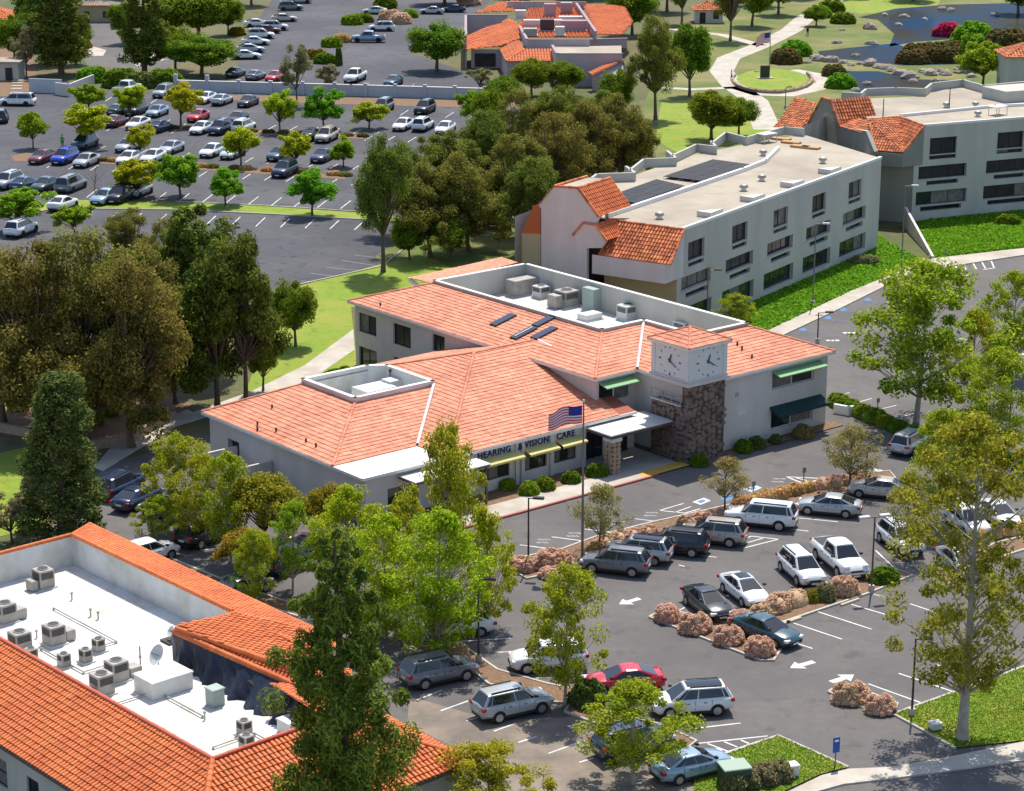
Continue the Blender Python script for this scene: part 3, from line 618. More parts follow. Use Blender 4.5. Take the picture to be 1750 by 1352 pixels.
# ---------------------------------------------------------------- three-storey offices
def office(name, lb, fr, nb, pitch, ztop, rows, ulen, roofpts, dz):
    o_ = empty(name, fr.p(10, 6), label=lb, cat="building"); q = wallq(fr, v=0); ops = []
    for k in range(nb):
        for a0, a1, c0, c1, kind in rows: ops.append((a0+k*pitch, a1+k*pitch, c0, c1, kind))
    mb = MB(); lo = [w for w in ops if w[3] < dz]; hi = [w for w in ops if w[3] >= dz]
    wall_open(mb, q, -1.2, ulen, 0, dz, [w[:4] for w in lo], .55); wall_open(mb, q, 0, ulen, dz, ztop, [w[:4] for w in hi], .4)
    mb.poly([q(-1.2, dz), q(0, dz), q(0, dz, -.1), q(-1.2, dz, -.1)])
    mb.obj("wall", "stucco_grey", o_)
    for w in ops: window(o_, q, w[:4], .5 if w[3] < dz else .36, 3 if w[1]-w[0] > 5 else 2, gm="glass_green" if w[4] == 'g' else "glass", bw=.08)
    for w in ops:
        if w[4] == 'g' or w[4] == 's': continue
        b = MB(); quad_box(b, q, w[0]-.12, w[1]+.12, w[2]-.1, w[2]-.002, -.3, .06); b.obj("sill", "stucco_grey", o_)
    b = MB(); b.poly([(p.x, p.y, ztop-.04) for p in roofpts]); b.obj("flat_roof", "roof_sand", o_)
    b = MB(); strip(b, [fr.p(.12, .14), fr.p(ulen, .14)], .3, ztop-.1, ztop+.16); b.obj("parapet", "trim_white", o_)
    return o_, q
FB = Fr(16.278, 206.414, 57)
rowsB = [(.9, 4.2, 6.98, 8.82, 't'), (1.0, 4.15, 6.4, 6.8, 's'), (-.3, 5.6, 4.25, 5.62, 'm'), (.6, 5.0, 3.45, 3.95, 's'), (-.9, 5.9, .75, 2.55, 'g')]
roofB = [FB.p(0, 0), FB.p(45.5, 0), P(1372, 229, 10.3), P(1275, 246, 10.3), P(1190, 262, 10.3), P(1080, 300, 10.3), P(1012, 318, 10.3), FB.p(0, 16), FB.p(0, 8.3)]
offB, qB = office("office_building", "long three-storey grey stucco office with solar panels on its sand-coloured roof", FB, 5, 9.05, 10.3, rowsB, 45.5, roofB, 5.8)
def pxpoly(parent, pts, m, name, thick=0):
    b = MB(); v = [P(*p) if not isinstance(p, Vector) else p for p in pts]; b.poly(v)
    if thick:
        w = [p+Vector(thick) for p in v]; n = len(v); b.faces(v+w, [(i, (i+1) % n, n+(i+1) % n, n+i) for i in range(n)]+[tuple(range(n, 2*n))])
    return b.obj(name, m, parent)
# end of the block: tile mansard over an overhanging wall
Bp = FB.p; mt_, mb_ = [Bp(0, 0, 10.28), Bp(0, 8.4, 10.28)], [Bp(-3.5, -.5, 7.6), Bp(-3.5, 7.2, 7.6)]
def barrel(parent, pts, mt="tile_rust", tw=.34, tl=.48, **k): return tile_plane(parent, pts, "barrel", mt, "tile_gap", tw, tl, **k)
barrel(offB, [mb_[0], mb_[1], mt_[1], mt_[0]]); ridge(offB, mt_[0], mt_[1], "tile_rust", .16); ridge(offB, mb_[0], mt_[0], "tile_rust", .13)
b = MB(); e = [(-3.5, 5.7), (-3.5, 7.55), (0, 10.25), (0, 5.7)]
b.faces([Bp(u, -.02, z) for u, z in e], [(0, 3, 2, 1)]); b.faces([Bp(-3.5, -.02, 5.7), Bp(-3.5, 8, 5.7), Bp(-3.5, 8, 7.55), Bp(-3.5, -.02, 7.55)], [(3, 2, 1, 0)])
b.poly([Bp(-3.5, -.02, 5.7), Bp(0, -.02, 5.7), Bp(0, 8, 5.7), Bp(-3.5, 8, 5.7)]); b.obj("overhang", "stucco", offB)
b = MB(); b.faces([Bp(-1.2, 0, 0), Bp(-1.2, 8, 0), Bp(-1.2, 8, 5.7), Bp(-1.2, 0, 5.7)], [(3, 2, 1, 0)]); b.obj("lower_wall", "stucco_tan", offB)
def PU(fr, x, y, u): a, z = onplane(fr, x, y, u=u); return fr.p(u, a, z)
# big gable of the rear half
gu = -3.6; gpx = [(925, 470), (925, 356), (920, 352), (948, 318), (988, 321), (1023, 370), (1010, 400), (984, 402), (984, 470)]
g0 = [PU(FB, x, y, gu) for x, y in gpx]; g0[0].z = g0[-1].z = 0; dpt = FB.u*.5
b = MB(); n = len(g0); b.faces(g0+[p+dpt for p in g0], [tuple(range(n))]+[(i, n+i, n+(i+1) % n, (i+1) % n) for i in range(n)]); b.obj("gable_wall", "stucco", offB)
gR0, gR1, gT0, gT1, gL = g0[5], g0[5]+FB.u*6.0, g0[4], g0[4]+FB.u*6.0, g0[2]
barrel(offB, [gR0, gR1, gT1, gT0], "tile_orange"); ridge(offB, gR0, gT0, "tile_rust", .16); ridge(offB, gT0, gT1, "tile_rust", .16)
ridge(offB, g0[3], gT0, "tile_rust", .14); ridge(offB, g0[3], g0[3]+FB.u*6, "tile_rust", .15)
b = MB(); b.poly([g0[3]-Vector((0, 0, .1)), gT0-Vector((0, 0, .1)), gT1-Vector((0, 0, .1)), g0[3]+FB.u*6-Vector((0, 0, .1))]); b.obj("gable_cap", "roof_sand", offB)
barrel(offB, [gL, g0[3], g0[3]+FB.u*6, gL+FB.u*6])
lw = [PU(FB, 924, 400, gu+.6), PU(FB, 892, 398, gu+.6)]; lt = [PU(FB, 924, 346, gu+.6), PU(FB, 912, 352, gu+.6)]
barrel(offB, [lw[1], lw[0], lt[0], lt[1]], "tile_rust")
b = MB(); b.faces([p.copy() for p in lw]+[Vector((p.x, p.y, 0)) for p in lw], [(0, 1, 3, 2)]); b.obj("side_wall", "stucco_tan", offB)
# small dormer gable beside the mansard
du = -3.7; dpx = [(984, 470), (984, 405), (979, 402), (997, 381), (1018, 384), (1036, 411), (1028, 424), (1003, 424), (1003, 470)]; d0 = [PU(FB, x, y, du) for x, y in dpx]; d0[0].z = d0[-1].z = 0; n = len(d0)
b = MB(); b.faces(d0+[p+FB.u*.4 for p in d0], [tuple(range(n))]+[(i, n+i, n+(i+1) % n, (i+1) % n) for i in range(n)]); b.obj("dormer_wall", "stucco", offB)
barrel(offB, [d0[5], d0[5]+FB.u*3.4, d0[4]+FB.u*3.4, d0[4]], "tile_orange"); ridge(offB, d0[5], d0[4], "tile_rust", .13); ridge(offB, d0[4], d0[3], "tile_rust", .13); ridge(offB, d0[2], d0[3], "tile_rust", .13)
barrel(offB, [d0[2], d0[3], d0[3]+FB.u*3.4, d0[2]+FB.u*3.4])
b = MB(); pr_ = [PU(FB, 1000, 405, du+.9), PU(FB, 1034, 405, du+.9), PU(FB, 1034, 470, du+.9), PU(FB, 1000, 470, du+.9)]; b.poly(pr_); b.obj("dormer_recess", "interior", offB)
# plain rear and far walls
b = MB(); bk = [P(1372, 229, 10.3), P(1275, 246, 10.3), P(1190, 262, 10.3), P(1080, 300, 10.3), P(1012, 318, 10.3), FB.p(-3.2, 17)]
for a, c in zip(bk[:-1], bk[1:]): b.poly([(a.x, a.y, 10.2), (c.x, c.y, 10.2), (c.x, c.y, 0), (a.x, a.y, 0)])
a, c = FB.p(45.5, 0), bk[0]; b.poly([(a.x, a.y, 0), (c.x, c.y, 0), (c.x, c.y, 10.2), (a.x, a.y, 10.2)]); b.obj("rear_wall", "stucco_grey", offB)
zz = 10.26
b = MB()
for seg in ([(1012, 318), (1020, 312), (1083, 310)], [(1070, 299), (1084, 309)], [(1076, 305), (1100, 286), (1153, 284)], [(1140, 272), (1154, 283)], [(1148, 280), (1190, 260), (1222, 264)], [(1215, 255), (1223, 264)], [(1216, 258), (1240, 239), (1275, 248), (1340, 230), (1372, 233)]):
    strip(b, [P(*q, zz) for q in seg], .28, zz, zz+.95)
b.obj("zigzag_parapet", "stucco_grey", offB)
b = MB(); strip(b, [FB.p(1.0, 9.0), FB.p(30, 9.2), FB.p(36, 9.6), FB.p(44, 12)], .35, zz, zz+.4); b.obj("roof_step", "trim_white", offB)
for k in range(4):
    u = 6.0+k*9.05; b = MB(); t3 = [FB.p(u, .35), FB.p(u+2.6, .35), FB.p(u+.2, 2.0)]; b.prism([(p.x, p.y) for p in t3], zz, zz+.55); b.obj("parapet_pier", "stucco", offB)
for quad, nx in (([(1037, 336), (1122, 306), (1170, 317), (1086, 347)], 9), ([(1134, 301), (1218, 272), (1286, 281), (1200, 309)], 9)):
    c4 = [P(*q, zz+.3) for q in quad]; arr = empty("solar_array", (c4[0]+c4[2])/2-Vector((0, 0, .3)), label="dark solar array beside the %s" % ("orange tiled gable" if quad[0][0] < 1100 else "zigzag parapet corner, farther along the office roof"), cat="solar panels")
    for i in range(nx):
        for j in range(3):
            def bl(s_, t_): return c4[0].lerp(c4[1], s_).lerp(c4[3].lerp(c4[2], s_), t_)
            s0, s1_, t0, t1 = i/nx+.0015, (i+1)/nx-.0015, j/3+.004, (j+1)/3-.004; q4 = [bl(s0, t0), bl(s1_, t0), bl(s1_, t1), bl(s0, t1)]; b = MB()
            b.faces(q4+[p-Vector((0, 0, .06)) for p in q4], [(0, 1, 2, 3), (4, 5, 1, 0), (5, 6, 2, 1), (6, 7, 3, 2), (7, 4, 0, 3)]); b.obj("panel", "solar", arr)
    b = MB()
    for i in range(nx+1):
        p = c4[0].lerp(c4[1], i/nx); q_ = c4[3].lerp(c4[2], i/nx)
        for w in (p, p.lerp(q_, .5), q_): b.tube(w-Vector((0, 0, .34)), w-Vector((0, 0, .05)), .03, .03, 4)
    b.obj("rack", "metal_grey", arr)
FC = Fr(48.381, 259.229, 24); ZC = 11.5
rowsC = [(.9, 4.7, 7.98, 9.95, 't'), (.9, 4.7, 7.4, 7.85, 's'), (-.5, 6.3, 5.1, 6.65, 'm'), (.7, 5.2, 4.35, 4.85, 's'), (-.7, 6.5, 2.0, 3.62, 'm'), (0, 5.8, 1.25, 1.8, 's')]
roofC = [FC.p(0, 0), FC.p(34, 0), FC.p(34, 25), P(1762, 152, ZC), P(1645, 146, ZC), P(1560, 165, ZC), P(1480, 168, ZC), P(1460, 182, ZC), P(1485, 204, ZC), P(1538, 200, ZC)]
offC, qC = office("office_building", "three-storey grey stucco office beside the pond with rust tile gables", FC, 4, 9.6, ZC, rowsC, 34, roofC, 7.0)
m1 = [P(1485, 204, ZC), P(1538, 200, ZC), P(1543, 261, 8.6), P(1494, 257, 8.6)]; barrel(offC, [m1[3], m1[2], m1[0]]); barrel(offC, [m1[2], m1[1], m1[0]]); barrel(offC, [P(1543, 261, 8.6), FC.p(0, 0, ZC), P(1538, 200, ZC)])
for a, c in ((m1[0], m1[1]), (m1[1], FC.p(0, 0, ZC)), (P(1543, 261, 8.6), FC.p(0, 0, ZC)), (m1[0], m1[3])): ridge(offC, a, c, "tile_rust", .17)
b = MB(); e = [P(1494, 259, 8.5), P(1543, 263, 8.5), FC.p(0, -.02, ZC-.05)]
b.faces([e[0], e[1], e[1]-Vector((0, 0, 1.6)), e[0]-Vector((0, 0, 1.6))], [(0, 1, 2, 3), (3, 2, 1, 0)]); lw_ = FC.p(0, -.02, 6.9); b.faces([e[1], e[2], lw_, e[1]-Vector((0, 0, 1.6))], [(0, 1, 2, 3), (3, 2, 1, 0)])
b.poly([e[0]-Vector((0, 0, 1.6)), e[1]-Vector((0, 0, 1.6)), lw_, FC.p(0, 5, 6.9)]); b.obj("overhang", "stucco_grey", offC)
b = MB(); cw = [FB.p(45.5, 0), FB.p(47, 3.5), FC.p(-4.2, 3.0), FC.p(-1.2, 0)]
for a, c in zip(cw[:-1], cw[1:]): b.poly([(a.x, a.y, 0), (c.x, c.y, 0), (c.x, c.y, 8.4), (a.x, a.y, 8.4)]); b.poly([(a.x, a.y, 8.4), (c.x, c.y, 8.4), (c.x, c.y, 0), (a.x, a.y, 0)])
b.obj("link_wall", "stucco_grey", offC)
# gable ends of the second office: wall, steep tile slopes
def PV(x, y, v): a, z = onplane(FC, x, y, v=v); return FC.p(a, v, z)
cu = -6.5
def PCU(x, y, u=cu): return PU(FC, x, y, u)
cg = [(1405, 167), (1419, 171), (1435, 217), (1480, 224), (1494, 259), (1470, 268), (1374, 224)]
c0 = [PCU(*q) for q in cg]; n = len(c0); b = MB(); b.faces(c0+[p+FC.u*.5 for p in c0], [tuple(range(n)), tuple(range(n))[::-1]]+[(i, n+i, n+(i+1) % n, (i+1) % n) for i in range(n)]); b.obj("gable_wall", "stucco_grey", offC)
low = [Vector((p.x, p.y, 0)) for p in (c0[4], c0[5], c0[6])]; b = MB(); b.faces([c0[4], c0[5], c0[6]]+low, [(0, 1, 4, 3), (1, 2, 5, 4), (3, 4, 1, 0), (4, 5, 2, 1)]); b.obj("end_wall", "stucco_grey", offC)
sl = [c0[2], c0[2]+FC.u*5.5, c0[1]+FC.u*5.5, c0[1]]; barrel(offC, sl, tw=.4); ridge(offC, c0[1], c0[2], "tile_rust", .17); ridge(offC, c0[0], c0[1], "tile_rust", .17); ridge(offC, c0[6], c0[0], "tile_rust", .17)
ls = [P(1323, 217, 8.2), P(1374, 224, 8.2), PCU(1405, 168), P(1361, 169, 11.2)]; barrel(offC, [P(1323, 217, 8.3), P(1374, 222, 8.3), P(1392, 175, 10.9), P(1360, 169, 10.9)], tw=.4); ridge(offC, P(1374, 222, 8.3), P(1392, 175, 10.9), "tile_rust", .17)
barrel(offC, [c0[2]+Vector((0, 0, .02)), P(1480, 224, c0[3].z), m1[0], P(1455, 200, ZC)], tw=.4)
b = MB()
for seg in ([(1440, 170), (1470, 172), (1480, 164), (1530, 162), (1580, 164), (1592, 154), (1645, 148), (1680, 158), (1765, 150)],):
    strip(b, [P(*q, ZC) for q in seg], .3, ZC-.05, ZC+.95)
b.obj("zigzag_parapet", "stucco_grey", offC)
b = MB(); strip(b, [P(1540, 199, ZC), P(1700, 183, ZC), P(1765, 180, ZC)], .3, ZC-.03, ZC+.3); b.obj("roof_step", "trim_white", offC)
b = MB(); bk = [P(1765, 150, ZC), P(1645, 148, ZC), P(1580, 164, ZC), P(1470, 172, ZC), P(1372, 215, ZC)]
for a, c in zip(bk[:-1], bk[1:]): b.poly([(a.x, a.y, ZC-.1), (c.x, c.y, ZC-.1), (c.x, c.y, 0), (a.x, a.y, 0)]); b.poly([(a.x, a.y, 0), (c.x, c.y, 0), (c.x, c.y, ZC-.1), (a.x, a.y, ZC-.1)])
b.obj("rear_wall", "stucco_grey", offC)
for k, (x, y) in enumerate(((1335, 237), (1352, 243), (1368, 250), (1385, 252))):
    f = Fr(P(x, y, 10.4).x, P(x, y, 10.4).y, 57); b = MB(); b.box(f, -.5, .5, -1.1, 1.1, 10.28, 10.5); b.obj("roof_curb", "curb_orange", offC)
# retaining wall between the two planted banks
rw_ = MB(); pa, pb = P(1546, 388, 0), P(1594, 443, 0); f = Fr(pa.x, pa.y, math.degrees(math.atan2(pb.y-pa.y, pb.x-pa.x))); L = (pb-pa).length
rw_.faces([f.p(0, -.15, 0), f.p(L, -.15, 0), f.p(L, .15, 0), f.p(0, .15, 0), f.p(0, -.15, 2.4), f.p(L, -.15, .35), f.p(L, .15, .35), f.p(0, .15, 2.4)], [(0, 1, 5, 4), (5, 1, 2, 6), (4, 5, 6, 7), (3, 7, 6, 2), (0, 4, 7, 3)])
rw_.obj("retaining_wall", "stucco", label="sloping stucco retaining wall between the two green banks", cat="wall")

# ---------------------------------------------------------------- near building with orange barrel tile and white flat roof
FS = Fr(-14.812, 100.527, 42); Sp = FS.p; ZR, ZF, ZE = 6.0, 4.05, 3.95
sb = empty("low_building", FS.p(5, 12), label="low building with orange barrel tile roof round a white flat roof", cat="building")
b = MB(); fl_ = [(0, 0), (7.9, 0), (7.9, 15.5), (12, 15.5), (12, 33), (0, 33)]; b.poly([Sp(u, v, ZF) for u, v in fl_]); b.obj("flat_roof", "membrane", sb)
# inner parapet faces
b = MB()
for (u0, v0), (u1, v1) in zip(fl_, fl_[1:]+fl_[:1]):
    a, c = Vector((u0, v0, 0)), Vector((u1, v1, 0)); 
    if (u0, u1) == (7.9, 7.9): continue
    b.poly([Sp(u1, v1, ZF-.3), Sp(u0, v0, ZF-.3), Sp(u0, v0, ZR), Sp(u1, v1, ZR)])
b.obj("inner_parapet", "membrane_grey", sb)
eL = [Sp(-4.8, 38, ZE), Sp(-4.8, -5.5, ZE), Sp(12.6, -5.5, ZE), Sp(12.6, 10, ZE), Sp(16.5, 12, ZE), Sp(16.5, 37.5, ZE)]
barrel(sb, [eL[1], eL[0], Sp(0, 33.2, ZR), Sp(0, 0, ZR)], "tile_orange", .28, .38); barrel(sb, [eL[1], Sp(0, 0, ZR), Sp(7.2, 0, ZR), eL[2]], "tile_orange", .28, .38)
barrel(sb, [eL[2], Sp(7.2, 0, ZR), Sp(7.9, 6, ZR), Sp(12.6, 6, ZE)], "tile_orange", .28, .38)
barrel(sb, [Sp(12, 33, ZR), Sp(15.2, 36, 5.2), Sp(15.2, 8, 5.2), Sp(12, 8, ZR)], "tile_orange", .28, .38)
barrel(sb, [Sp(12, 33, ZR), Sp(15.2, 37.5, ZE), Sp(-4.8, 38, ZE), Sp(0, 33.2, ZR)], "tile_orange", .28, .38)
for a, c in ((eL[1], Sp(0, 0, ZR)), (eL[2], Sp(7.2, 0, ZR)), (Sp(12, 33, ZR), Sp(15.2, 36, 5.2)), (Sp(15.2, 36, 5.15), Sp(15.2, 8, 5.15))): ridge(sb, a, c, "tile_orange", .17, .42)
for a, c in (((0, 33), (0, 0)), ((0, 0), (7.4, 0))): ridge(sb, Sp(*a, ZR+.03), Sp(*c, ZR+.03), "coping_red", .14, .9, "coping")
for a, c in (((0, 33.1), (12, 33.1)), ((12.1, 33), (12.1, 15.5))): ridge(sb, Sp(*a, ZR+.03), Sp(*c, ZR+.03), "tile_orange", .15, .42)
# tiled block with torn wall under a dark tarpaulin
q4 = [P(301, 1074, 6.15), P(407, 1047, 6.2), P(520, 1078, 5.75), P(520, 1150, 5.75)]
barrel(sb, q4, "tile_orange", .28, .38, down=(q4[2]-q4[1]).normalized()); ridge(sb, q4[0], q4[1], "tile_orange", .16, .42); ridge(sb, q4[0], q4[3], "tile_orange", .17, .42); ridge(sb, P(298, 1079, 5.95), P(520, 1178, 5.25), "tile_orange", .19, .42)
barrel(sb, [P(298, 1079, 5.95), P(520, 1178, 5.25), q4[3], q4[0]], "tile_orange", .28, .38); barrel(sb, [q4[3], q4[2], P(600, 1150, 5.1), P(600, 1190, 5.1)], "tile_orange", .28, .38)
tp = MB(); n = 44; rows_ = 16; rt = random.Random(9); top = [P(298+222*i/n, 1080+98*i/n, 5.9-.7*i/n) for i in range(n+1)]; bot = [P(312+200*i/n, 1130+118*i/n, 4.1) for i in range(n+1)]
ph = [rt.uniform(0, 6) for _ in range(6)]; vs = []
for j in range(rows_+1):
    for i in range(n+1):
        t_ = j/rows_; p = top[i].lerp(bot[i], t_); sag = .55*t_*t_*abs(math.sin(i*.33+ph[0]+t_*1.6))+.20*t_*math.sin(i*1.25+ph[1]+t_*3.3)+.12*math.sin(i*2.1-t_*7+ph[2])*t_
        vs.append(p-FS.u*(.15+sag)+Vector((0, 0, .14*math.sin(i*.9+ph[3])*t_*(1-t_))))
tp.faces(vs, [(j*(n+1)+i, j*(n+1)+i+1, (j+1)*(n+1)+i+1, (j+1)*(n+1)+i) for j in range(rows_) for i in range(n)], 0, True)
tp.obj("tarpaulin", "tarp", label="dark blue tarpaulin hung over the torn wall on the white roof", cat="tarpaulin")
b = MB(); b.faces([p+FS.u*.5 for p in (top[0], top[-1], bot[-1], bot[0])], [(0, 1, 2, 3), (3, 2, 1, 0)]); b.obj("torn_wall", "interior", sb)
# outer walls and windows
mw = MB(); qs = wallq(FS, u=-4.2); wv = [(33-k*3.3, 34.2-k*3.3, .9, 2.5) for k in range(11)]
wall_open(mw, qs, -4.9, 37, 0, ZE-.1, wv, .25, flip=True); q2 = wallq(FS, v=-4.9); w2 = [(-2+k*3.4, -.6+k*3.4, .9, 2.5) for k in range(4)]
wall_open(mw, q2, -4.2, 12, 0, ZE-.1, w2, .25); mw.poly([Sp(12, -4.9), Sp(12, 12), Sp(12, 12, ZE-.1), Sp(12, -4.9, ZE-.1)]); mw.poly([Sp(16, 12), Sp(16, 37), Sp(16, 37, ZE-.1), Sp(16, 12, ZE-.1)]); mw.poly([Sp(12, 12), Sp(16, 12), Sp(16, 12, ZE-.1), Sp(12, 12, ZE-.1)])
mw.obj("wall", "stucco_grey", sb)
for o in wv: window(sb, qs, o, .2, 1, 2)
for o in w2: window(sb, q2, o, .2, 1, 2)
b = MB(); strip(b, [eL[0], eL[1], eL[2], Sp(12.6, 6)], .12, ZE-.22, ZE-.03); b.obj("gutter", "metal_brown", sb)
b = MB(); pw = [P(*q, ZF) for q in ((245, 1230), (265, 1223), (372, 1290), (360, 1297))]
b = MB(); strip(b, [Sp(.5, 7.6), Sp(2.1, 7.6), Sp(2.1, .8)], .12, ZF, ZF+.35); b.obj("roof_curb", "membrane_grey", sb)
for k in range(5):
    b = MB(); v = 1.6+k*1.2; b.box(FS, .25, 2.05, v, v+.16, ZF+.36, ZF+.46); b.obj("brace", "wood_pale", sb)

b = MB()
for k in range(1, 13): b.box(FS, .2, 11.8 if k*2.5 > 15.6 else 7.7, k*2.5, k*2.5+.05, ZF+.002, ZF+.012)
b.obj("membrane_seams", "membrane_grey", sb, kind="stuff")
for pts in ([(1.6, 22), (3.2, 22), (3.2, 17.4), (4.6, 17.4)], [(2.2, 12.5), (4.8, 12.5), (4.8, 8.0)], [(7.0, 27), (7.0, 20), (5.2, 20)], [(3.0, 4.4), (5.6, 4.4), (5.6, 1.6)]):
    b = MB()
    for p0, p1 in zip(pts[:-1], pts[1:]): b.tube(Sp(*p0, ZF+.14), Sp(*p1, ZF+.14), .045, .045, 6)
    for p0 in pts: b.tube(Sp(*p0, ZF), Sp(*p0, ZF+.16), .07, .07, 6)
    b.obj("conduit", "metal_grey", sb)
# ---------------------------------------------------------------- tiled building by the upper lot
tb = empty("tiled_building", P(930, 110), label="low mauve building with orange tile roofs round crowded rooftop ducts", cat="building")
ZT = 3.4
def tp_(pts, mt="tile_orange", tw=.5, tl=.7): return barrel(tb, [P(*q) for q in pts], mt, tw, tl)
tp_([(797, 85, ZT), (854, 84, ZT), (887, 68, 4.6), (887, 44, 5.9), (867, 37, 6.1)]); tp_([(797, 85, ZT), (867, 37, 6.1), (832, 47, 5.2), (796, 62, 4.2)])
tp_([(854, 84, ZT), (865, 104, ZT), (896, 84, 4.7), (887, 68, 4.7)]); tp_([(865, 104, ZT), (943, 104, ZT), (943, 85, 4.6), (896, 84, 4.7)])
tp_([(886, 45, 5.6), (902, 63, 5.4), (1008, 63, 5.4), (1016, 56, 5.5), (985, 9, 6.2), (904, 14, 6.2)], tw=.7); tp_([(997, 8, 6.4), (1020, 58, 5.2), (1062, 58, 5.0), (1080, 40, 5.2), (1066, 8, 6.2)], tw=.7)
tp_([(812, 22, 5.4), (878, 20, 5.6), (874, 2, 6.6), (850, 6, 6.3)], tw=.7); tp_([(880, 18, 5.6), (905, 16, 5.6), (905, 4, 6.3), (878, 2, 6.5)], tw=.7)
tp_([(1007, 124, 2.9), (1012, 128, 2.9), (1066, 103, 4.3), (1062, 98, 4.4)], tw=.6)
for a, c in (((797, 85, ZT), (867, 37, 6.1)), ((865, 104, ZT), (896, 84, 4.7)), ((867, 37, 6.1), (887, 44, 5.9))): ridge(tb, P(*a), P(*c), "tile_orange", .2, .7)
def slabwall(top, zt, zb, m, nm, th=.3):
    b = MB(); strip(b, [P(*q, zt) for q in top], th, zb, zt); b.obj(nm, m, tb); c = MB(); strip(c, [P(*q, zt) for q in top], th+.15, zt+.002, zt+.12); c.obj("coping", "trim_mauve", tb)
slabwall([(888, 45), (901, 68), (1006, 68)], 6.0, 4.4, "stucco_mauve", "parapet"); slabwall([(944, 78), (952, 92), (1062, 92)], 5.4, 0, "stucco_mauve", "block_wall"); slabwall([(796, 62), (796, 26), (866, 26)], 5.6, 0, "stucco_mauve", "block_wall")
slabwall([(985, 6), (1018, 54)], 7.0, 5.2, "trim_mauve", "parapet"); slabwall([(868, 4), (1000, 4)], 7.0, 5.5, "stucco_mauve", "parapet"); slabwall([(1006, 68), (1070, 66)], 5.6, 4.0, "trim_mauve", "parapet")
b = MB(); b.poly([P(*q, 4.9) for q in ((945, 80), (952, 92), (1062, 92), (1062, 78))]); b.obj("flat_roof", "roof_sand", tb)
fp = [P(805, 84, ZT), P(855, 84, ZT), P(866, 103, ZT), P(943, 103, ZT)]
b = MB()
for a, c in zip(fp[:-1], fp[1:]): a = a+Vector((0, .5, 0)); c = c+Vector((0, .5, 0)); b.poly([(a.x, a.y, 0), (c.x, c.y, 0), (c.x, c.y, ZT-.1), (a.x, a.y, ZT-.1)])
b.obj("wall", "stucco_mauve", tb)
b = MB(); a, c = P(1012, 126, 2.8), P(1075, 126, 2.8); b.poly([(a.x, a.y, 0), (c.x, c.y, 0), (c.x, c.y, 2.8), P(1064, 102, 4.3), (a.x, a.y, 2.8)]); b.obj("side_wall", "stucco_mauve", tb)
for x in (820, 838): b = MB(); p = P(x, 84, ZT); b.box(Fr(p.x, p.y, 0), -.9, .9, .3, .45, .3, 2.6); b.obj("window", "glass", tb)
# kiosk and the roofs at the photograph's left and right edges
def cottage(name, lb, pc, w, dpt, zw, zr, wm, tm, hip=True, rz=0, win=2):
    p = P(*pc); fr = Fr(p.x, p.y, rz); o_ = empty(name, p, label=lb, cat="building"); b = MB(); b.box(fr, -w/2, w/2, 0, dpt, 0, zw); b.obj("wall", wm, o_)
    e = .6; c = [fr.p(-w/2-e, -e, zw), fr.p(w/2+e, -e, zw), fr.p(w/2+e, dpt+e, zw), fr.p(-w/2-e, dpt+e, zw)]; k = min(w, dpt)/2+e; r0, r1 = (fr.p(-w/2-e+k, dpt/2, zr), fr.p(w/2+e-k, dpt/2, zr)) if w > dpt else (fr.p(0, -e+k, zr), fr.p(0, dpt+e-k, zr))
    if w > dpt: pl = ([c[0], c[1], r1, r0], [c[1], c[2], r1], [c[2], c[3], r0, r1], [c[3], c[0], r0])
    else: pl = ([c[0], c[1], r0], [c[1], c[2], r1, r0], [c[2], c[3], r1], [c[3], c[0], r0, r1])
    for q in pl: barrel(o_, q, tm, .5, .6)
    q = wallq(fr, v=0)
    for i in range(win):
        a = -w/2+w*(i+.5)/win; b = MB(); quad_box(b, q, a-.6, a+.6, .9 if i else .05, 2.2, .004, .06); b.obj("window" if i else "door", "glass" if i else "frame_dark", o_)
cottage("park_kiosk", "small cream kiosk with rust tile roof by the park trees", (1212, 40), 5.5, 5, 2.7, 4.2, "stucco", "tile_rust")
cottage("tiled_house", "house with a bright orange tile roof above the brown bank", (-38, 60), 14, 9, 3.0, 5.2, "stucco_grey", "tile_orange")
cottage("pond_house", "building with orange tile roof beside the bright pond tree", (1762, 168), 8, 8, 6.6, 8.6, "stucco_grey", "tile_rust")
cottage("tan_house", "tan flat-fronted house behind the dark conifers", (165, 38), 8, 8, 3.4, 4.4, "stucco_tan", "roof_sand")
b = MB(); p = P(8, 138); f = Fr(p.x, p.y, 0); b.box(f, -12, 2.4, 0, 5, 0, 3.0); b.box(f, -12.5, 2.8, -.5, 5.5, 3.002, 3.25, 1); gs = empty("grey_shed", p, label="grey flat-roofed shed beside the brown bank steps", cat="building"); b.obj("wall", ["stucco_grey", "roof_sand"], gs)
b = MB(); b.box(f, .2, 1.4, -.06, -.005, .05, 2.2); b.obj("door", "frame_dark", gs)
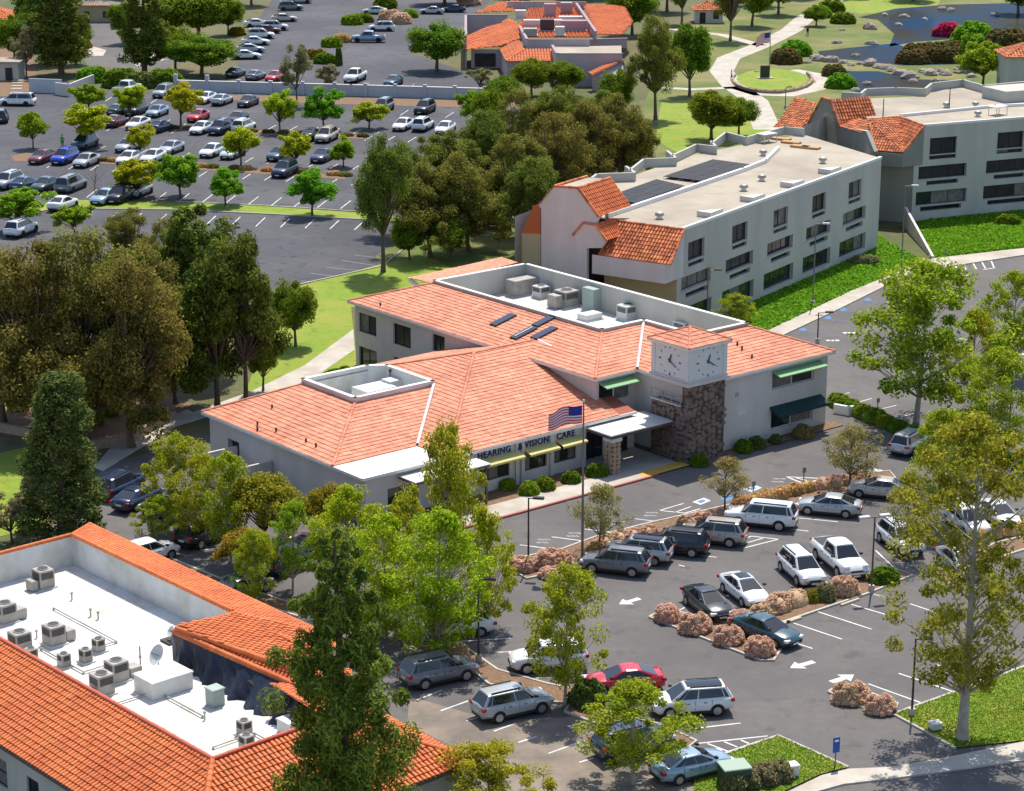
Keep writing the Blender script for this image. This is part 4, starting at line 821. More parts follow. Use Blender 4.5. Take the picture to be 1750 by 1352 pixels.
# long wall between the two far lots
lw = empty("boundary_wall", P(580, 165), label="long blue-grey wall between the two far parking lots", cat="wall"); b = MB(); wp = [P(301, 156), P(600, 164), P(880, 172)]; strip(b, wp, .3, 0, 1.75); b.obj("wall_panel", "wall_blue", lw)
c = MB(); strip(c, wp, .42, 1.752, 1.86); c.obj("coping", "trim_white", lw)
for k in range(12):
    t_ = k/11*2; p = wp[0].lerp(wp[1], t_) if t_ < 1 else wp[1].lerp(wp[2], t_-1); f = Fr(p.x, p.y, -8); b = MB(); b.box(f, -.3, .3, -.3, .3, 0, 2.15 if k > 1 else 2.8); b.obj("pier", "wall_blue", lw)
for q, h, lb in (([(52, 158), (105, 160)], 2.3, "pale blue enclosure wall by the white van"), ([(97, 162), (118, 165), (160, 148)], 2.0, "stucco bin enclosure wall by the row of lime trees")):
    b = MB(); strip(b, [P(*a) for a in q], .3, 0, h); b.obj("enclosure_wall", "wall_blue" if h > 2.2 else "stucco", label=lb, cat="wall")
# low garden walls under the tall eucalyptus
for q, lb in (([(0, 738), (55, 748), (60, 720)], "low brown planter wall beside the small lawn"), ([(160, 768), (220, 758), (297, 716), (290, 705)], "low brown planter wall along the concrete path by the eucalyptus trunks")):
    b = MB(); strip(b, [P(*a) for a in q], .35, 0, .75); b.obj("planter_wall", "brick_wall", label=lb, cat="wall")
# service yard by the low wing
b = MB(); strip(b, [F(.2, 17.2), F(-3.4, 17.2), F(-3.4, 12.4), F(.2, 12.4)], .2, 0, 1.9); b.obj("yard_wall", "stucco", label="stucco service yard wall against the low wing", cat="wall")
# ---------------------------------------------------------------- vehicles
def loft(mb, secs, m=0, sm=True, close=True):
    n = len(secs[0]); vs = [p for s_ in secs for p in s_]
    mb.faces(vs, [(j*n+i, j*n+(i+1) % n, (j+1)*n+(i+1) % n, (j+1)*n+i) for j in range(len(secs)-1) for i in range(n)], m, sm)
    if close: mb.faces(vs, [tuple(range(n))[::-1], tuple(range(len(vs)-n, len(vs)))], m, False)
# profile rows: x, top of body (hood / belt / deck), half width factor; cabin: base x front/rear, roof x front/rear, roof z
CARS = dict(
 sedan=dict(L=4.75, W=1.84, belt=[(-2.38, .66, .74), (-2.34, .96, .82), (-2.15, 1.08, .90), (-1.6, 1.08, .97), (-.8, 1.03, 1), (.2, .99, 1), (1.0, .99, 1), (1.55, .93, .98), (2.0, .83, .92), (2.25, .72, .82), (2.38, .54, .68)], cab=(1.28, -2.0, .22, -.92, 1.45), wb=(1.42, -1.38), wr=.33, low=.20),
 hatch=dict(L=4.3, W=1.80, belt=[(-2.15, .70, .84), (-2.12, 1.0, .95), (-1.5, 1.03, 1), (0, 1.0, 1), (.95, 1.0, 1), (1.6, .9, .96), (2.05, .74, .88), (2.15, .58, .78)], cab=(1.3, -2.08, .35, -1.5, 1.52), wb=(1.32, -1.25), wr=.32, low=.2),
 suv=dict(L=4.75, W=1.92, belt=[(-2.38, .66, .78), (-2.36, 1.08, .88), (-2.1, 1.16, .95), (-1.4, 1.15, 1), (0, 1.11, 1), (1.0, 1.10, 1), (1.6, 1.05, .97), (2.05, .96, .91), (2.28, .84, .82), (2.38, .6, .70)], cab=(1.36, -2.32, .45, -1.9, 1.73), wb=(1.42, -1.38), wr=.37, low=.26),
 bigsuv=dict(L=5.2, W=2.02, belt=[(-2.6, .75, .90), (-2.58, 1.2, .97), (-1.6, 1.22, 1), (0, 1.2, 1), (1.1, 1.2, 1), (1.7, 1.14, .98), (2.45, 1.04, .93), (2.6, .70, .86)], cab=(1.4, -2.54, .72, -2.2, 1.86), wb=(1.5, -1.5), wr=.40, low=.32),
 pickup=dict(L=5.8, W=2.02, belt=[(-2.9, .72, .92), (-2.88, 1.26, .98), (-1.1, 1.26, 1), (0, 1.24, 1), (1.3, 1.22, 1), (2.0, 1.20, .99), (2.7, 1.12, .95), (2.9, .75, .88)], cab=(1.5, -1.08, .7, -.85, 1.92), wb=(1.85, -1.75), wr=.42, low=.36),
 van=dict(L=5.1, W=1.98, belt=[(-2.55, .68, .88), (-2.52, 1.05, .96), (-1.6, 1.08, 1), (0, 1.06, 1), (1.2, 1.06, 1), (1.8, .98, .97), (2.4, .82, .9), (2.55, .62, .8)], cab=(1.75, -2.45, .75, -2.2, 1.78), wb=(1.5, -1.5), wr=.35, low=.2))
CT = {}
def car_template(kind):
    c = CARS[kind]; hw = c["W"]/2; P_ = {}
    b = MB(); secs = []
    for x, zt, k in c["belt"]:
        w = hw*k; lo = c["low"] if abs(x) < c["L"]/2-.3 else c["low"]+.14; mid = lo+(zt-lo)*.55
        secs.append([(x, -w*.60, lo), (x, -w*.93, lo+.04), (x, -w, lo+.22), (x, -w, mid), (x, -w*.95, zt-.06), (x, -w*.80, zt), (x, 0, zt+.035), (x, w*.80, zt), (x, w*.95, zt-.06), (x, w, mid), (x, w, lo+.22), (x, w*.93, lo+.04), (x, w*.60, lo)])
    loft(b, secs)
    bf, br, rf, rr_, rz = c["cab"]
    def beltz(x):
        B = c["belt"]
        for (x0, z0, _), (x1, z1, _) in zip(B[:-1], B[1:]):
            if x0 <= x <= x1: return z0+(z1-z0)*(x-x0)/(x1-x0)
        return B[-1][1]
    wb_, wt = hw*.91, hw*.68
    # cabin shell
    bp = [(bf, wb_*.94), ((bf+rf)/2-.1, wb_), (-.2, wb_*1.0), ((br+rr_)/2+.25, wb_*.99), (br, wb_*.90)]; tpp = [(rf, wt*.93), (rf-.25, wt), (-.3, wt*1.02), (rr_+.25, wt), (rr_, wt*.92)]
    zb = [beltz(x)-.03 for x, _ in bp]; low_ = [(x, w, z) for (x, w), z in zip(bp, zb)]; hi = [(x, w, rz-(.05 if i in (0, 4) else .015)) for i, (x, w) in enumerate(tpp)]
    for sg in (1, -1):
        for i in range(4):
            q = [low_[i], low_[i+1], hi[i+1], hi[i]]; q = [(x, y*sg, z) for x, y, z in q]; b.poly(q if sg < 0 else q[::-1], 0, True)
    b.poly([low_[0], hi[0], (hi[0][0], -hi[0][1], hi[0][2]), (low_[0][0], -low_[0][1], low_[0][2])]); b.poly([low_[4], (low_[4][0], -low_[4][1], low_[4][2]), (hi[4][0], -hi[4][1], hi[4][2]), hi[4]])
    rows_ = [[(x, y*k*1.0, z+dz) for x, y, z in hi] for k, dz in ((1, 0), (.82, .045), (.4, .065), (-.4, .065), (-.82, .045), (-1, 0))]
    rows_ = [[(x+(-.04 if i_ == 0 else .04 if i_ == 4 else 0)*0, y, z) for i_, (x, y, z) in enumerate(r_)] for r_ in rows_]
    for a_, c_ in zip(rows_[:-1], rows_[1:]):
        for i in range(4): b.poly([a_[i], a_[i+1], c_[i+1], c_[i]][::-1], 0, True)
    for e_ in (0, 4): q = [r_[e_] for r_ in rows_]; b.poly(q if e_ else q[::-1])
    for sx in c["wb"]:                                   # dark wheel arches
        for sg in (1, -1):
            n = 10; r = c["wr"]*1.18; ar = [(sx+math.cos(math.pi*i/n)*r, sg*(hw+.006), c["wr"]+math.sin(math.pi*i/n)*r) for i in range(n+1)]+[(sx-r, sg*(hw+.006), c["low"]), (sx+r, sg*(hw+.006), c["low"])]
            b.poly(ar if sg < 0 else ar[::-1], 1)
    for x0, x1, z0, z1 in ((c["L"]/2-.06, c["L"]/2+.012, .34, .52), (-c["L"]/2-.012, -c["L"]/2+.06, .34, .5)):
        b.box(WORLD, x0, x1, -hw*.62, hw*.62, z0, z1, 1)
    b.box(WORLD, -c["L"]/2+.45, c["L"]/2-.45, -hw*.9, hw*.9, c["low"]-.06, c["low"]+.06, 1)
    if kind == "pickup":                                 # open bed
        b.poly([(-2.75, -hw*.78, 1.30), (-1.2, -hw*.78, 1.30), (-1.2, hw*.78, 1.30), (-2.75, hw*.78, 1.30)], 1)
    if kind in ("suv", "bigsuv", "van"):
        for sg in (1, -1): b.box(WORLD, rr_+.2, rf-.25, sg*wt*.86-.03, sg*wt*.86+.03, rz+.045, rz+.095, 1)
    for sg in (1, -1):                                   # door seams, sill, plates, grille
        for x in (.95, -.05, -1.05 if kind != "pickup" else -.95):
            z1_ = beltz(x)-.08; q = [(x-.012, sg*(hw+.004), c["low"]+.2), (x+.012, sg*(hw+.004), c["low"]+.2), (x+.012, sg*(hw*.985+.004), z1_), (x-.012, sg*(hw*.985+.004), z1_)]; b.poly(q if sg < 0 else q[::-1], 1)
        q = [(c["wb"][1]+.4, sg*(hw+.005), c["low"]+.04), (c["wb"][0]-.4, sg*(hw+.005), c["low"]+.04), (c["wb"][0]-.4, sg*(hw+.005), c["low"]+.17), (c["wb"][1]+.4, sg*(hw+.005), c["low"]+.17)]; b.poly(q if sg < 0 else q[::-1], 1)
        for x in (.35, -.65): b.box(WORLD, x-.1, x+.1, sg*(hw+.012)-.012, sg*(hw+.012)+.012, beltz(x)-.22, beltz(x)-.18, 1)
    L2 = c["L"]/2
    b.box(WORLD, L2-.05, L2+.02, -.26, .26, .36, .48, 2); b.box(WORLD, -L2-.02, -L2+.05, -.26, .26, .62, .76, 2); zg = c["belt"][-1][1]
    b.box(WORLD, L2-.2, L2+.006, -hw*.45, hw*.45, zg-.06, zg+.06, 1)
    P_["body"] = b.mesh("body", ["paint_car_white", "car_trim", "frame_white"])
    def lerp3(a, d, t): return tuple(a[i]+(d[i]-a[i])*t for i in range(3))
    def glassq(A, B, C, D, ins=.10, push=.014):          # A,B bottom, C,D top
        A, B, C, D = map(Vector, (A, B, C, D)); cen = (A+B+C+D)/4; n = (B-A).cross(D-A).normalized()
        q = [p.lerp(cen, ins)+n*push for p in (A, B, C, D)]; m_ = MB(); m_.poly(q); m_.poly([p-n*.012 for p in q][::-1]); return m_
    f_ = lambda p: (p[0], -p[1], p[2])
    P_["windscreen"] = glassq(f_(low_[0]), low_[0], hi[0], f_(hi[0]), .07).mesh("windscreen", "car_glass")
    P_["rear_window"] = glassq(low_[4], f_(low_[4]), f_(hi[4]), hi[4], .10).mesh("rear_window", "car_glass")
    for nm, sg in (("side_window", 1), ("side_window_b", -1)):
        m_ = MB()
        for i in range(4):
            if kind == "pickup" and i == 3: continue
            A, B, C, D = low_[i], low_[i+1], hi[i+1], hi[i]
            t0 = .10
            A, B = lerp3(A, D, t0), lerp3(B, C, t0); C, D = lerp3(C, B, .12), lerp3(D, A, .12)
            e = .06 if i in (1, 2) else .12
            if i == 0: A, D = lerp3(A, B, .45), lerp3(D, C, .5)
            if i == 3: B, C = lerp3(B, A, .35), lerp3(C, D, .45)
            A, B, C, D = lerp3(A, B, e/2), lerp3(B, A, e/2), lerp3(C, D, e/2), lerp3(D, C, e/2)
            q = [(x, (y+.016)*sg, z) for x, y, z in (A, B, C, D)]; m_.poly(q if sg < 0 else q[::-1])
        P_[nm] = m_.mesh("side_window", "car_glass")
    w = MB(); r = c["wr"]; n = 14
    for y, rad, m_ in ((-.12, r, 0), (.12, r, 0)): pass
    ring = lambda y, rad: [(math.cos(6.2832*i/n)*rad, y, math.sin(6.2832*i/n)*rad) for i in range(n)]
    loft(w, [ring(-.12, r*.93), ring(-.10, r), ring(.10, r), ring(.12, r*.93)], 0, True); P_["wheel"] = w.mesh("wheel", "tyre")
    w = MB(); loft(w, [ring(-.128, r*.66), ring(.128, r*.66)], 0, False); P_["rim"] = w.mesh("rim", "rim")
    w = MB(); w.bevbox(WORLD, -.16, .10, -.2, .2, -.08, .08, .03); P_["lamp"] = w.mesh("headlight", "head_light"); w = MB(); w.bevbox(WORLD, -.08, .14, -.17, .17, -.09, .09, .03); P_["tail"] = w.mesh("taillight", "tail_light")
    w = MB(); w.bevbox(WORLD, -.08, .1, -.1, .1, -.07, .07, .03); P_["mirror"] = w.mesh("mirror", "car_trim")
    w = MB(); x0, x1 = rr_+.15, rf-.12; w.poly([(x0, -wt*.72, rz+.052), (x1, -wt*.70, rz+.045), (x1, -wt*.3, rz+.070), (x0, -wt*.3, rz+.075)]); w.poly([(x0, -wt*.3, rz+.075), (x1, -wt*.3, rz+.070), (x1, wt*.3, rz+.070), (x0, wt*.3, rz+.075)]); w.poly([(x0, wt*.3, rz+.075), (x1, wt*.3, rz+.070), (x1, wt*.70, rz+.045), (x0, wt*.72, rz+.052)]); P_["roof_glass"] = w.mesh("roof_glass", "car_glass")
    CT[kind] = (P_, c, low_)
for k in CARS: car_template(k)
ROWS = {}
def car(kind, color, loc, heading, label, group, near=True, scale=1.0):
    P_, c, low_ = CT[kind]; hw = c["W"]/2
    nm = {"sedan": "parked_car", "hatch": "parked_car", "suv": "parked_suv", "bigsuv": "parked_suv", "pickup": "pickup_truck", "van": "parked_van"}[kind]
    root = empty(nm, loc, heading, label=label, cat={"pickup": "pickup", "van": "van"}.get(kind, "car"), group=group); root.scale = (scale,)*3
    def part(name, me, at=(0, 0, 0), parent=root, rz=0):
        o = link(name, me, parent); o.location = at; o.rotation_euler = (0, 0, rz); return o
    body = part("body", P_["body"]); body.material_slots[0].link = 'OBJECT'; body.material_slots[0].material = M["paint_car_"+color]
    part("windscreen", P_["windscreen"]); part("rear_window", P_["rear_window"]); part("side_window", P_["side_window"]); part("side_window", P_["side_window_b"])
    for x in c["wb"]:
        for sg in (1, -1):
            wo = part("wheel", P_["wheel"], (x, sg*(hw-.10), c["wr"]))
            if near: part("rim", P_["rim"], (0, 0, 0), wo)
    if "roof" in label and "pale" not in label: part("roof_glass", P_["roof_glass"])
    if near:
        zl = c["belt"][-2][1]; L = c["L"]/2
        for sg in (1, -1):
            part("headlight", P_["lamp"], (L-.16, sg*hw*.68, zl-.06)); part("taillight", P_["tail"], (-L+.04, sg*hw*.78, c["belt"][1][1]-.10))
            mo = part("mirror", P_["mirror"], (c["cab"][0]-.35, sg*(hw+.04), c["belt"][3][1]+.12)); 
    return root
def head(a, b):        # world heading of the photo direction a -> b on the ground
    d = P(*b)-P(*a); return math.atan2(d.y, d.x)
H_FRONT = head((1432, 892), (1361, 885))           # nose towards the main building
H_MID = head((1190, 1022), (1240, 1062))
H_MID2 = head((1350, 985), (1392, 1022))
H_TEAL = head((1392, 1042), (1488, 1075))
H_LEFT = head((1170, 1160), (1010, 1170))          # nose to the left planter
near_cars = [
 ("suv", "grey", (1052, 976), H_FRONT, "dark grey SUV nosed in beside the flagpole hedge"), ("suv", "silver", (1090, 957), H_FRONT, "silver SUV with a dark glass roof between the dark grey and black SUVs"),
 ("suv", "black", (1154, 943), H_FRONT, "boxy black SUV next to the champagne crossover"), ("suv", "champagne", (1218, 926), H_FRONT, "champagne crossover with a pale roof beside the big white SUV"),
 ("bigsuv", "white", (1300, 898), H_FRONT, "big white SUV with grey lower sides beside the striped bay"), ("sedan", "silver", (1416, 877), H_FRONT, "silver sedan parked next to the big white SUV"),
 ("sedan", "beige", (1503, 848), H_FRONT, "pale beige sedan half under the thin brown tree"),
 ("sedan", "black", (1209, 1044), H_MID, "black sedan facing the round pink shrubs"), ("sedan", "white", (1272, 1022), H_MID, "white sedan with a dark glass roof next to the black sedan"),
 ("suv", "white", (1369, 987), H_MID2, "white SUV between the white sedan and white pickup"), ("pickup", "white", (1434, 970), H_MID2, "white crew-cab pickup beside the lamp post and pink shrub"),
 ("suv", "white", (1538, 936), H_MID2, "white SUV half hidden by the big sycamore beside a low green shrub"), ("sedan", "teal", (1310, 1092), H_TEAL, "dark teal sedan backed against the round pink shrubs"),
 ("suv", "white", (1650, 905), H_MID2, "white car seen through the big sycamore's leaves"), ("sedan", "white", (1705, 892), H_MID2, "white car seen through the big sycamore's leaves"), ("sedan", "silver", (1640, 975), H_MID2, "silver sedan behind the sycamore's lower leaves"),
 ("sedan", "white", (782, 1082), H_LEFT, "white sedan with dark windows under the light green trees"), ("suv", "white", (936, 1141), H_LEFT, "white SUV behind the slim green tree trunk"),
 ("suv", "grey", (750, 1163), H_LEFT+math.pi+.35, "grey SUV shaded beside the tall dark pine"), ("suv", "silver", (876, 1219), H_LEFT+math.pi+.35, "silver SUV at the edge of the tan paving"),
 ("sedan", "red", (1066, 1178), H_LEFT, "glossy red sedan beside the dark round shrub"), ("suv", "white", (1180, 1216), H_LEFT, "white SUV with black roof panels next to the red sedan"),
 ("suv", "navy", (1082, 1285), H_LEFT+math.pi+.35, "dark blue SUV hidden behind the leafy young tree"), ("sedan", "skyblue", (1182, 1323), H_LEFT+math.pi+.35, "pale blue sedan beside the bottom lawn hedge"),
 ("suv", "silver", (1556, 770), head((1530, 782), (1590, 748)), "silver SUV driving up beside the clipped green hedge"),
 ("hatch", "white", (254, 957), head((225, 968), (290, 950)), "white hatchback behind the orange tile parapet"), ("suv", "navy", (207, 843), head((180, 855), (240, 825)), "navy SUV in shade beside the cypress"), ("sedan", "navy", (236, 863), head((210, 875), (265, 848)), "navy sedan in shade beside the navy SUV"),
 ("suv", "grey", (292, 884), head((320, 890), (265, 880)), "grey SUV under the bright green tree by the service yard"), ("suv", "black", (352, 925), head((330, 935), (375, 918)), "black SUV under the palm-like rust tree"), ("sedan", "teal", (412, 1018), head((380, 1030), (440, 1005)), "teal sedan in shade behind the orange tile strip"),
 ("suv", "navy", (497, 972), head((465, 985), (525, 962)), "navy SUV under the rust-leaved trees"), ("sedan", "maroon", (503, 944), head((470, 955), (530, 935)), "maroon sedan behind the navy SUV under the rust-leaved trees"),
]
for kind, color, px, hd, lb in near_cars: car(kind, color, P(*px), hd, lb, "white cars behind the sycamore" if "car seen" in lb else None)
HF = math.radians(74)
far = {
 "far lot row along the lower grass strip": [("suv", "silver", 14, 320), ("sedan", "navy", 43, 323), ("sedan", "green", 78, 325), ("van", "grey", 122, 325), ("sedan", "silver", 237, 334), ("sedan", "skyblue", 180, 346), ("suv", "black", 206, 344)],
 "far lot row below the mulch strip": [("sedan", "maroon", 72, 277), ("suv", "blue", 111, 278), ("sedan", "silver", 148, 283), ("sedan", "white", 221, 279), ("sedan", "white", 262, 276), ("suv", "navy", 487, 300)],
 "far lot row above the mulch strip": [("suv", "teal", 145, 253), ("sedan", "silver", 219, 257), ("sedan", "silver", 293, 261), ("sedan", "white", 363, 266), ("sedan", "mint", 398, 269), ("sedan", "teal", 477, 272), ("sedan", "navy", 551, 275)],
 "far lot row behind the small lime trees": [("sedan", "red", 339, 206), ("sedan", "green", 203, 196), ("suv", "black", 233, 195), ("sedan", "skyblue", 269, 198), ("sedan", "black", 406, 210)],
 "far lot row in front of the small lime trees": [("sedan", "maroon", 199, 215), ("sedan", "white", 236, 219), ("sedan", "navy", 274, 224), ("sedan", "white", 345, 227), ("suv", "navy", 377, 228), ("suv", "white", 417, 225), ("suv", "beige", 558, 241), ("sedan", "black", 533, 238), ("sedan", "white", 689, 221), ("suv", "white", 723, 222), ("sedan", "white", 761, 227)],
 "row against the blue-grey wall": [("pickup", "white", 218, 160), ("suv", "silver", 280, 165), ("sedan", "white", 352, 175), ("sedan", "silver", 380, 178), ("sedan", "black", 424, 181), ("suv", "grey", 655, 190), ("suv", "black", 726, 193)],
 "upper lot just beyond the blue-grey wall": [("sedan", "black", 403, 131), ("sedan", "grey", 437, 136), ("sedan", "red", 470, 138), ("pickup", "white", 607, 139), ("sedan", "teal", 672, 146)],
}
for row, lst in far.items():
    for i, (kind, color, x, y) in enumerate(lst):
        fl = 1 if (int(x*7+y) % 3) else 0
        car(kind, color, P(x, y), HF+(math.pi if fl else 0)+R.uniform(-.03, .03), "%s %s in the %s" % (color, {"suv": "SUV", "bigsuv": "SUV"}.get(kind, "sedan" if kind == "hatch" else kind), row), "cars in the "+row, False, 1.14)
up = [("suv", "grey", 497, 18), ("sedan", "beige", 486, 37), ("suv", "white", 470, 52), ("sedan", "maroon", 457, 57), ("suv", "white", 446, 66), ("sedan", "white", 437, 77), ("sedan", "silver", 428, 90), ("sedan", "white", 440, 46), ("sedan", "white", 421, 101), ("suv", "silver", 512, 6)]
for kind, color, x, y in up: car(kind, color, P(x, y), math.radians(8)+R.uniform(-.04, .04), "%s %s in the upper lot column beside the big green tree" % (color, kind.replace("suv", "SUV")), "cars in the upper lot column", False, 1.14)
for kind, color, x, y, hd, lb in (("sedan", "mint", 640, 24, 175, "pale green sedan beside the clipped shrubs in the upper lot"), ("sedan", "silver", 738, 24, 175, "silver sedan by the brown hedge near the tiled building"), ("sedan", "navy", 775, 21, 178, "navy sedan by the brown hedge near the tiled building"),
        ("suv", "white", 652, 53, 178, "white SUV behind the pale blue pickup in the upper lot"), ("pickup", "skyblue", 630, 72, 178, "pale blue pickup alone on the upper lot asphalt"), ("van", "white", 30, 180, 175, "white van by the pale blue enclosure wall"), ("suv", "black", 2, 208, 100, "black SUV cut by the enclosure lot's edge"),
        ("sedan", "white", 108, 357, 74, "white sedan below the lower grass strip"), ("suv", "white", 37, 401, 74, "white SUV beside the brown eucalyptus crown"), ("sedan", "white", 30, 664, 10, "white sedan parked beyond the garden planter"), ("sedan", "red", 5, 505, 60, "red car half hidden by the brown eucalyptus crown")):
    car(kind, color, P(x, y), math.radians(hd), lb, None, False, 1.12)
# ---------------------------------------------------------------- plants
def leaf_mesh(name, centers, radii, per, size, m, seed, flat=.75, up=.55, aspect=1.5, droop=0., thin=1.0):
    """many small leaf-sized quads spread through clumps; numpy for speed"""
    rs = np.random.RandomState(seed); C = np.array(centers, float); n = len(C)*per
    idx = np.repeat(np.arange(len(C)), per); d = rs.normal(size=(n, 3)); d /= np.linalg.norm(d, axis=1)[:, None]
    rad = rs.uniform(0, 1, n)**(1/2.4); Rr = np.array(radii, float)
    if Rr.ndim == 1: Rr = Rr[:, None]*np.array([1, 1, flat])
    pos = C[idx]+d*rad[:, None]*Rr[idx]; pos[:, 2] -= droop*rs.uniform(0, 1, n)
    nrm = d*.7+rs.normal(size=(n, 3))*.55; nrm[:, 2] += up; nrm /= np.linalg.norm(nrm, axis=1)[:, None]
    ref = rs.normal(size=(n, 3)); ref[:, 2] -= droop*2.5; a = np.cross(nrm, ref); a /= np.linalg.norm(a, axis=1)[:, None]; b = np.cross(nrm, a)
    s_ = size*rs.uniform(.55, 1.25, n)[:, None]; w = a*s_*.5; h = b*s_*.5*aspect
    k = rs.uniform(.55, .9, n)[:, None]
    V = np.stack([pos-h, pos+w*k, pos+h, pos-w], 1).reshape(-1, 3)
    me = bpy.data.meshes.new(name); me.vertices.add(4*n); me.vertices.foreach_set("co", V.ravel()); me.loops.add(4*n); me.loops.foreach_set("vertex_index", np.arange(4*n)); me.polygons.add(n)
    me.polygons.foreach_set("loop_start", np.arange(0, 4*n, 4)); me.polygons.foreach_set("loop_total", np.full(n, 4)); me.materials.append(M[m]); me.update(); me.validate(); return me
def limb(mb, a, b, r0, r1, bend, rr, n=5, k=4):
    a, b = Vector(a), Vector(b); off = Vector((rr.uniform(-1, 1), rr.uniform(-1, 1), rr.uniform(-.2, .6)))*bend
    pts = [a.lerp(b, i/k)+off*math.sin(math.pi*i/k) for i in range(k+1)]; mb.path(pts, [r0+(r1-r0)*i/k for i in range(k+1)], n)
TV = {}
def tree_meshes(kind, var, H, crx, cz0, form, nclump, crad, per, lsize, leaf, bark="bark", tr=.18, fork=.35, droop=0., lean=0, gap=.0, aspect=1.5):
    """one tree variant: H height, crx crown half-width, cz0 height where leaves begin"""
    key = (kind, var)
    if key in TV: return TV[key]
    seed = abs(hash(kind)) % 1000 if False else sum(map(ord, kind))+var*17; rr = random.Random(seed); C = []; RA = []
    for i in range(nclump):
        if form == "round":
            while 1:
                x, y, z = rr.uniform(-1, 1), rr.uniform(-1, 1), rr.uniform(-1, 1); l = math.sqrt(x*x+y*y+z*z)
                if .35 < l < 1: break
            f = crx*(1-crad/crx*.5); C.append((x*f*rr.uniform(.8, 1.08), y*f, (H+cz0)/2+z*(H-cz0)/2*.82)); RA.append(crad*rr.uniform(.6, 1.25))
        elif form == "lobed":                         # several heads of different height, open between them
            if i == 0:
                nl = 9; lobes = []
                for k in range(nl):
                    a = k*2.4+rr.uniform(-.4, .4); q = (.1 if k == 0 else rr.uniform(.35, .68)); lz = (.86 if k == 0 else rr.uniform(.22, .80)); lobes.append((crx*q*math.cos(a), crx*q*math.sin(a), cz0+(H-cz0)*lz*.86, crx*rr.uniform(.36, .52)))
            lx, ly, lz, lr = lobes[i % nl]
            while 1:
                x, y, z = rr.uniform(-1, 1), rr.uniform(-1, 1), rr.uniform(-.8, 1); l = math.sqrt(x*x+y*y+z*z)
                if .4 < l < 1: break
            C.append((lx+x*lr, ly+y*lr, min(H-crad*.3, lz+z*lr*1.05))); RA.append(crad*rr.uniform(.5, 1.15))
        elif form == "umbrella":
            a = rr.uniform(0, 6.283); r = math.sqrt(rr.random())*crx*.85; C.append((r*math.cos(a), r*math.sin(a), H-(H-cz0)*(.12+.55*(r/crx)**2*rr.uniform(.6, 1.2)+.25*rr.random()))); RA.append(crad*rr.uniform(.6, 1.2))
        elif form == "cone":
            t = (i+.5)/nclump; t = t**.72; z = cz0+(H-cz0)*(1-t)**1.0; z = H-(H-cz0)*t; r = crx*min(1, (t*2.1)**.55)*(1 if t < .55 else 1-.45*(t-.55))*(.66+.34*abs(math.sin(t*22)))*rr.uniform(.72, 1.12); a = i*2.4+rr.uniform(-.7, .7); q = rr.uniform(.3, 1.0); C.append((r*q*math.cos(a), r*q*math.sin(a), z-q*r*.10)); RA.append(crad*(.42+.7*min(t*1.5, .9))*rr.uniform(.55, 1.15))
        elif form == "column":
            t = rr.random(); z = cz0+(H-cz0)*t; r = crx*(1-t**1.7*.75)*math.sqrt(rr.uniform(.25, 1)); a = rr.uniform(0, 6.283); C.append((r*math.cos(a), r*math.sin(a), z)); RA.append(crad*rr.uniform(.6, 1.2))
        elif form == "open":                          # tall loose crown, clumps in tiers along limbs
            t = rr.random()**.9; z = cz0+(H-cz0)*t; r = crx*(math.sin(math.pi*min(1, t*.86+.12))**.7)*rr.uniform(.15, 1.05); a = rr.uniform(0, 6.283); C.append((r*math.cos(a), r*math.sin(a), z)); RA.append(crad*rr.uniform(.5, 1.25))
    tm = MB(); hb = max(.6, cz0*.9) if form not in ("cone", "column") else H*.9
    top = Vector((lean*.5, 0, H*(.97 if form == "cone" else .80) if form in ("open", "cone") else (cz0+H)/2)); kx = [Vector((0, 0, -.15)), Vector((lean*.1, .03, hb*.35)), Vector((lean*.3, -.05, min(hb, H*.6)))] + ([top] if top.z > min(hb, H*.6)+.3 else [])
    rs_ = [tr*1.35, tr, tr*.8]+([tr*.25] if len(kx) > 3 else []); tm.path(kx, rs_, 7)
    for i, c in enumerate(C):
        if (i % 2 if form != 'open' else i % 3 == 1) and len(C) > 30: continue
        if form in ("cone", "column"):
            if i % 3: continue
            limb(tm, (0, 0, max(.3, c[2]-.25*math.hypot(c[0], c[1]))), c, tr*.3, .02, .05, rr, 4, 2); continue
        zb = max(cz0*fork, min(c[2]-.3, cz0*.9+rr.uniform(0, .45)*(c[2]-cz0))) if form not in ('open', 'lobed') else max(H*.24, .3*c[2]+rr.uniform(.1, .35)*H*.3) if form == 'lobed' else max(cz0*.7, c[2]-.75*math.hypot(c[0], c[1])-.5); f = min(1, zb/max(top.z, .1)); st_ = Vector((lean*.5*f, 0, zb)); limb(tm, st_, c, tr*(.42 if form != 'open' else .30*(1.15-.8*zb/H)), .02, .08*math.hypot(c[0], c[1]), rr, 4, 3)
    TV[key] = (tm.mesh("trunk", bark), leaf_mesh("crown", C, RA, per, lsize, leaf, seed, droop=droop, aspect=aspect)); return TV[key]
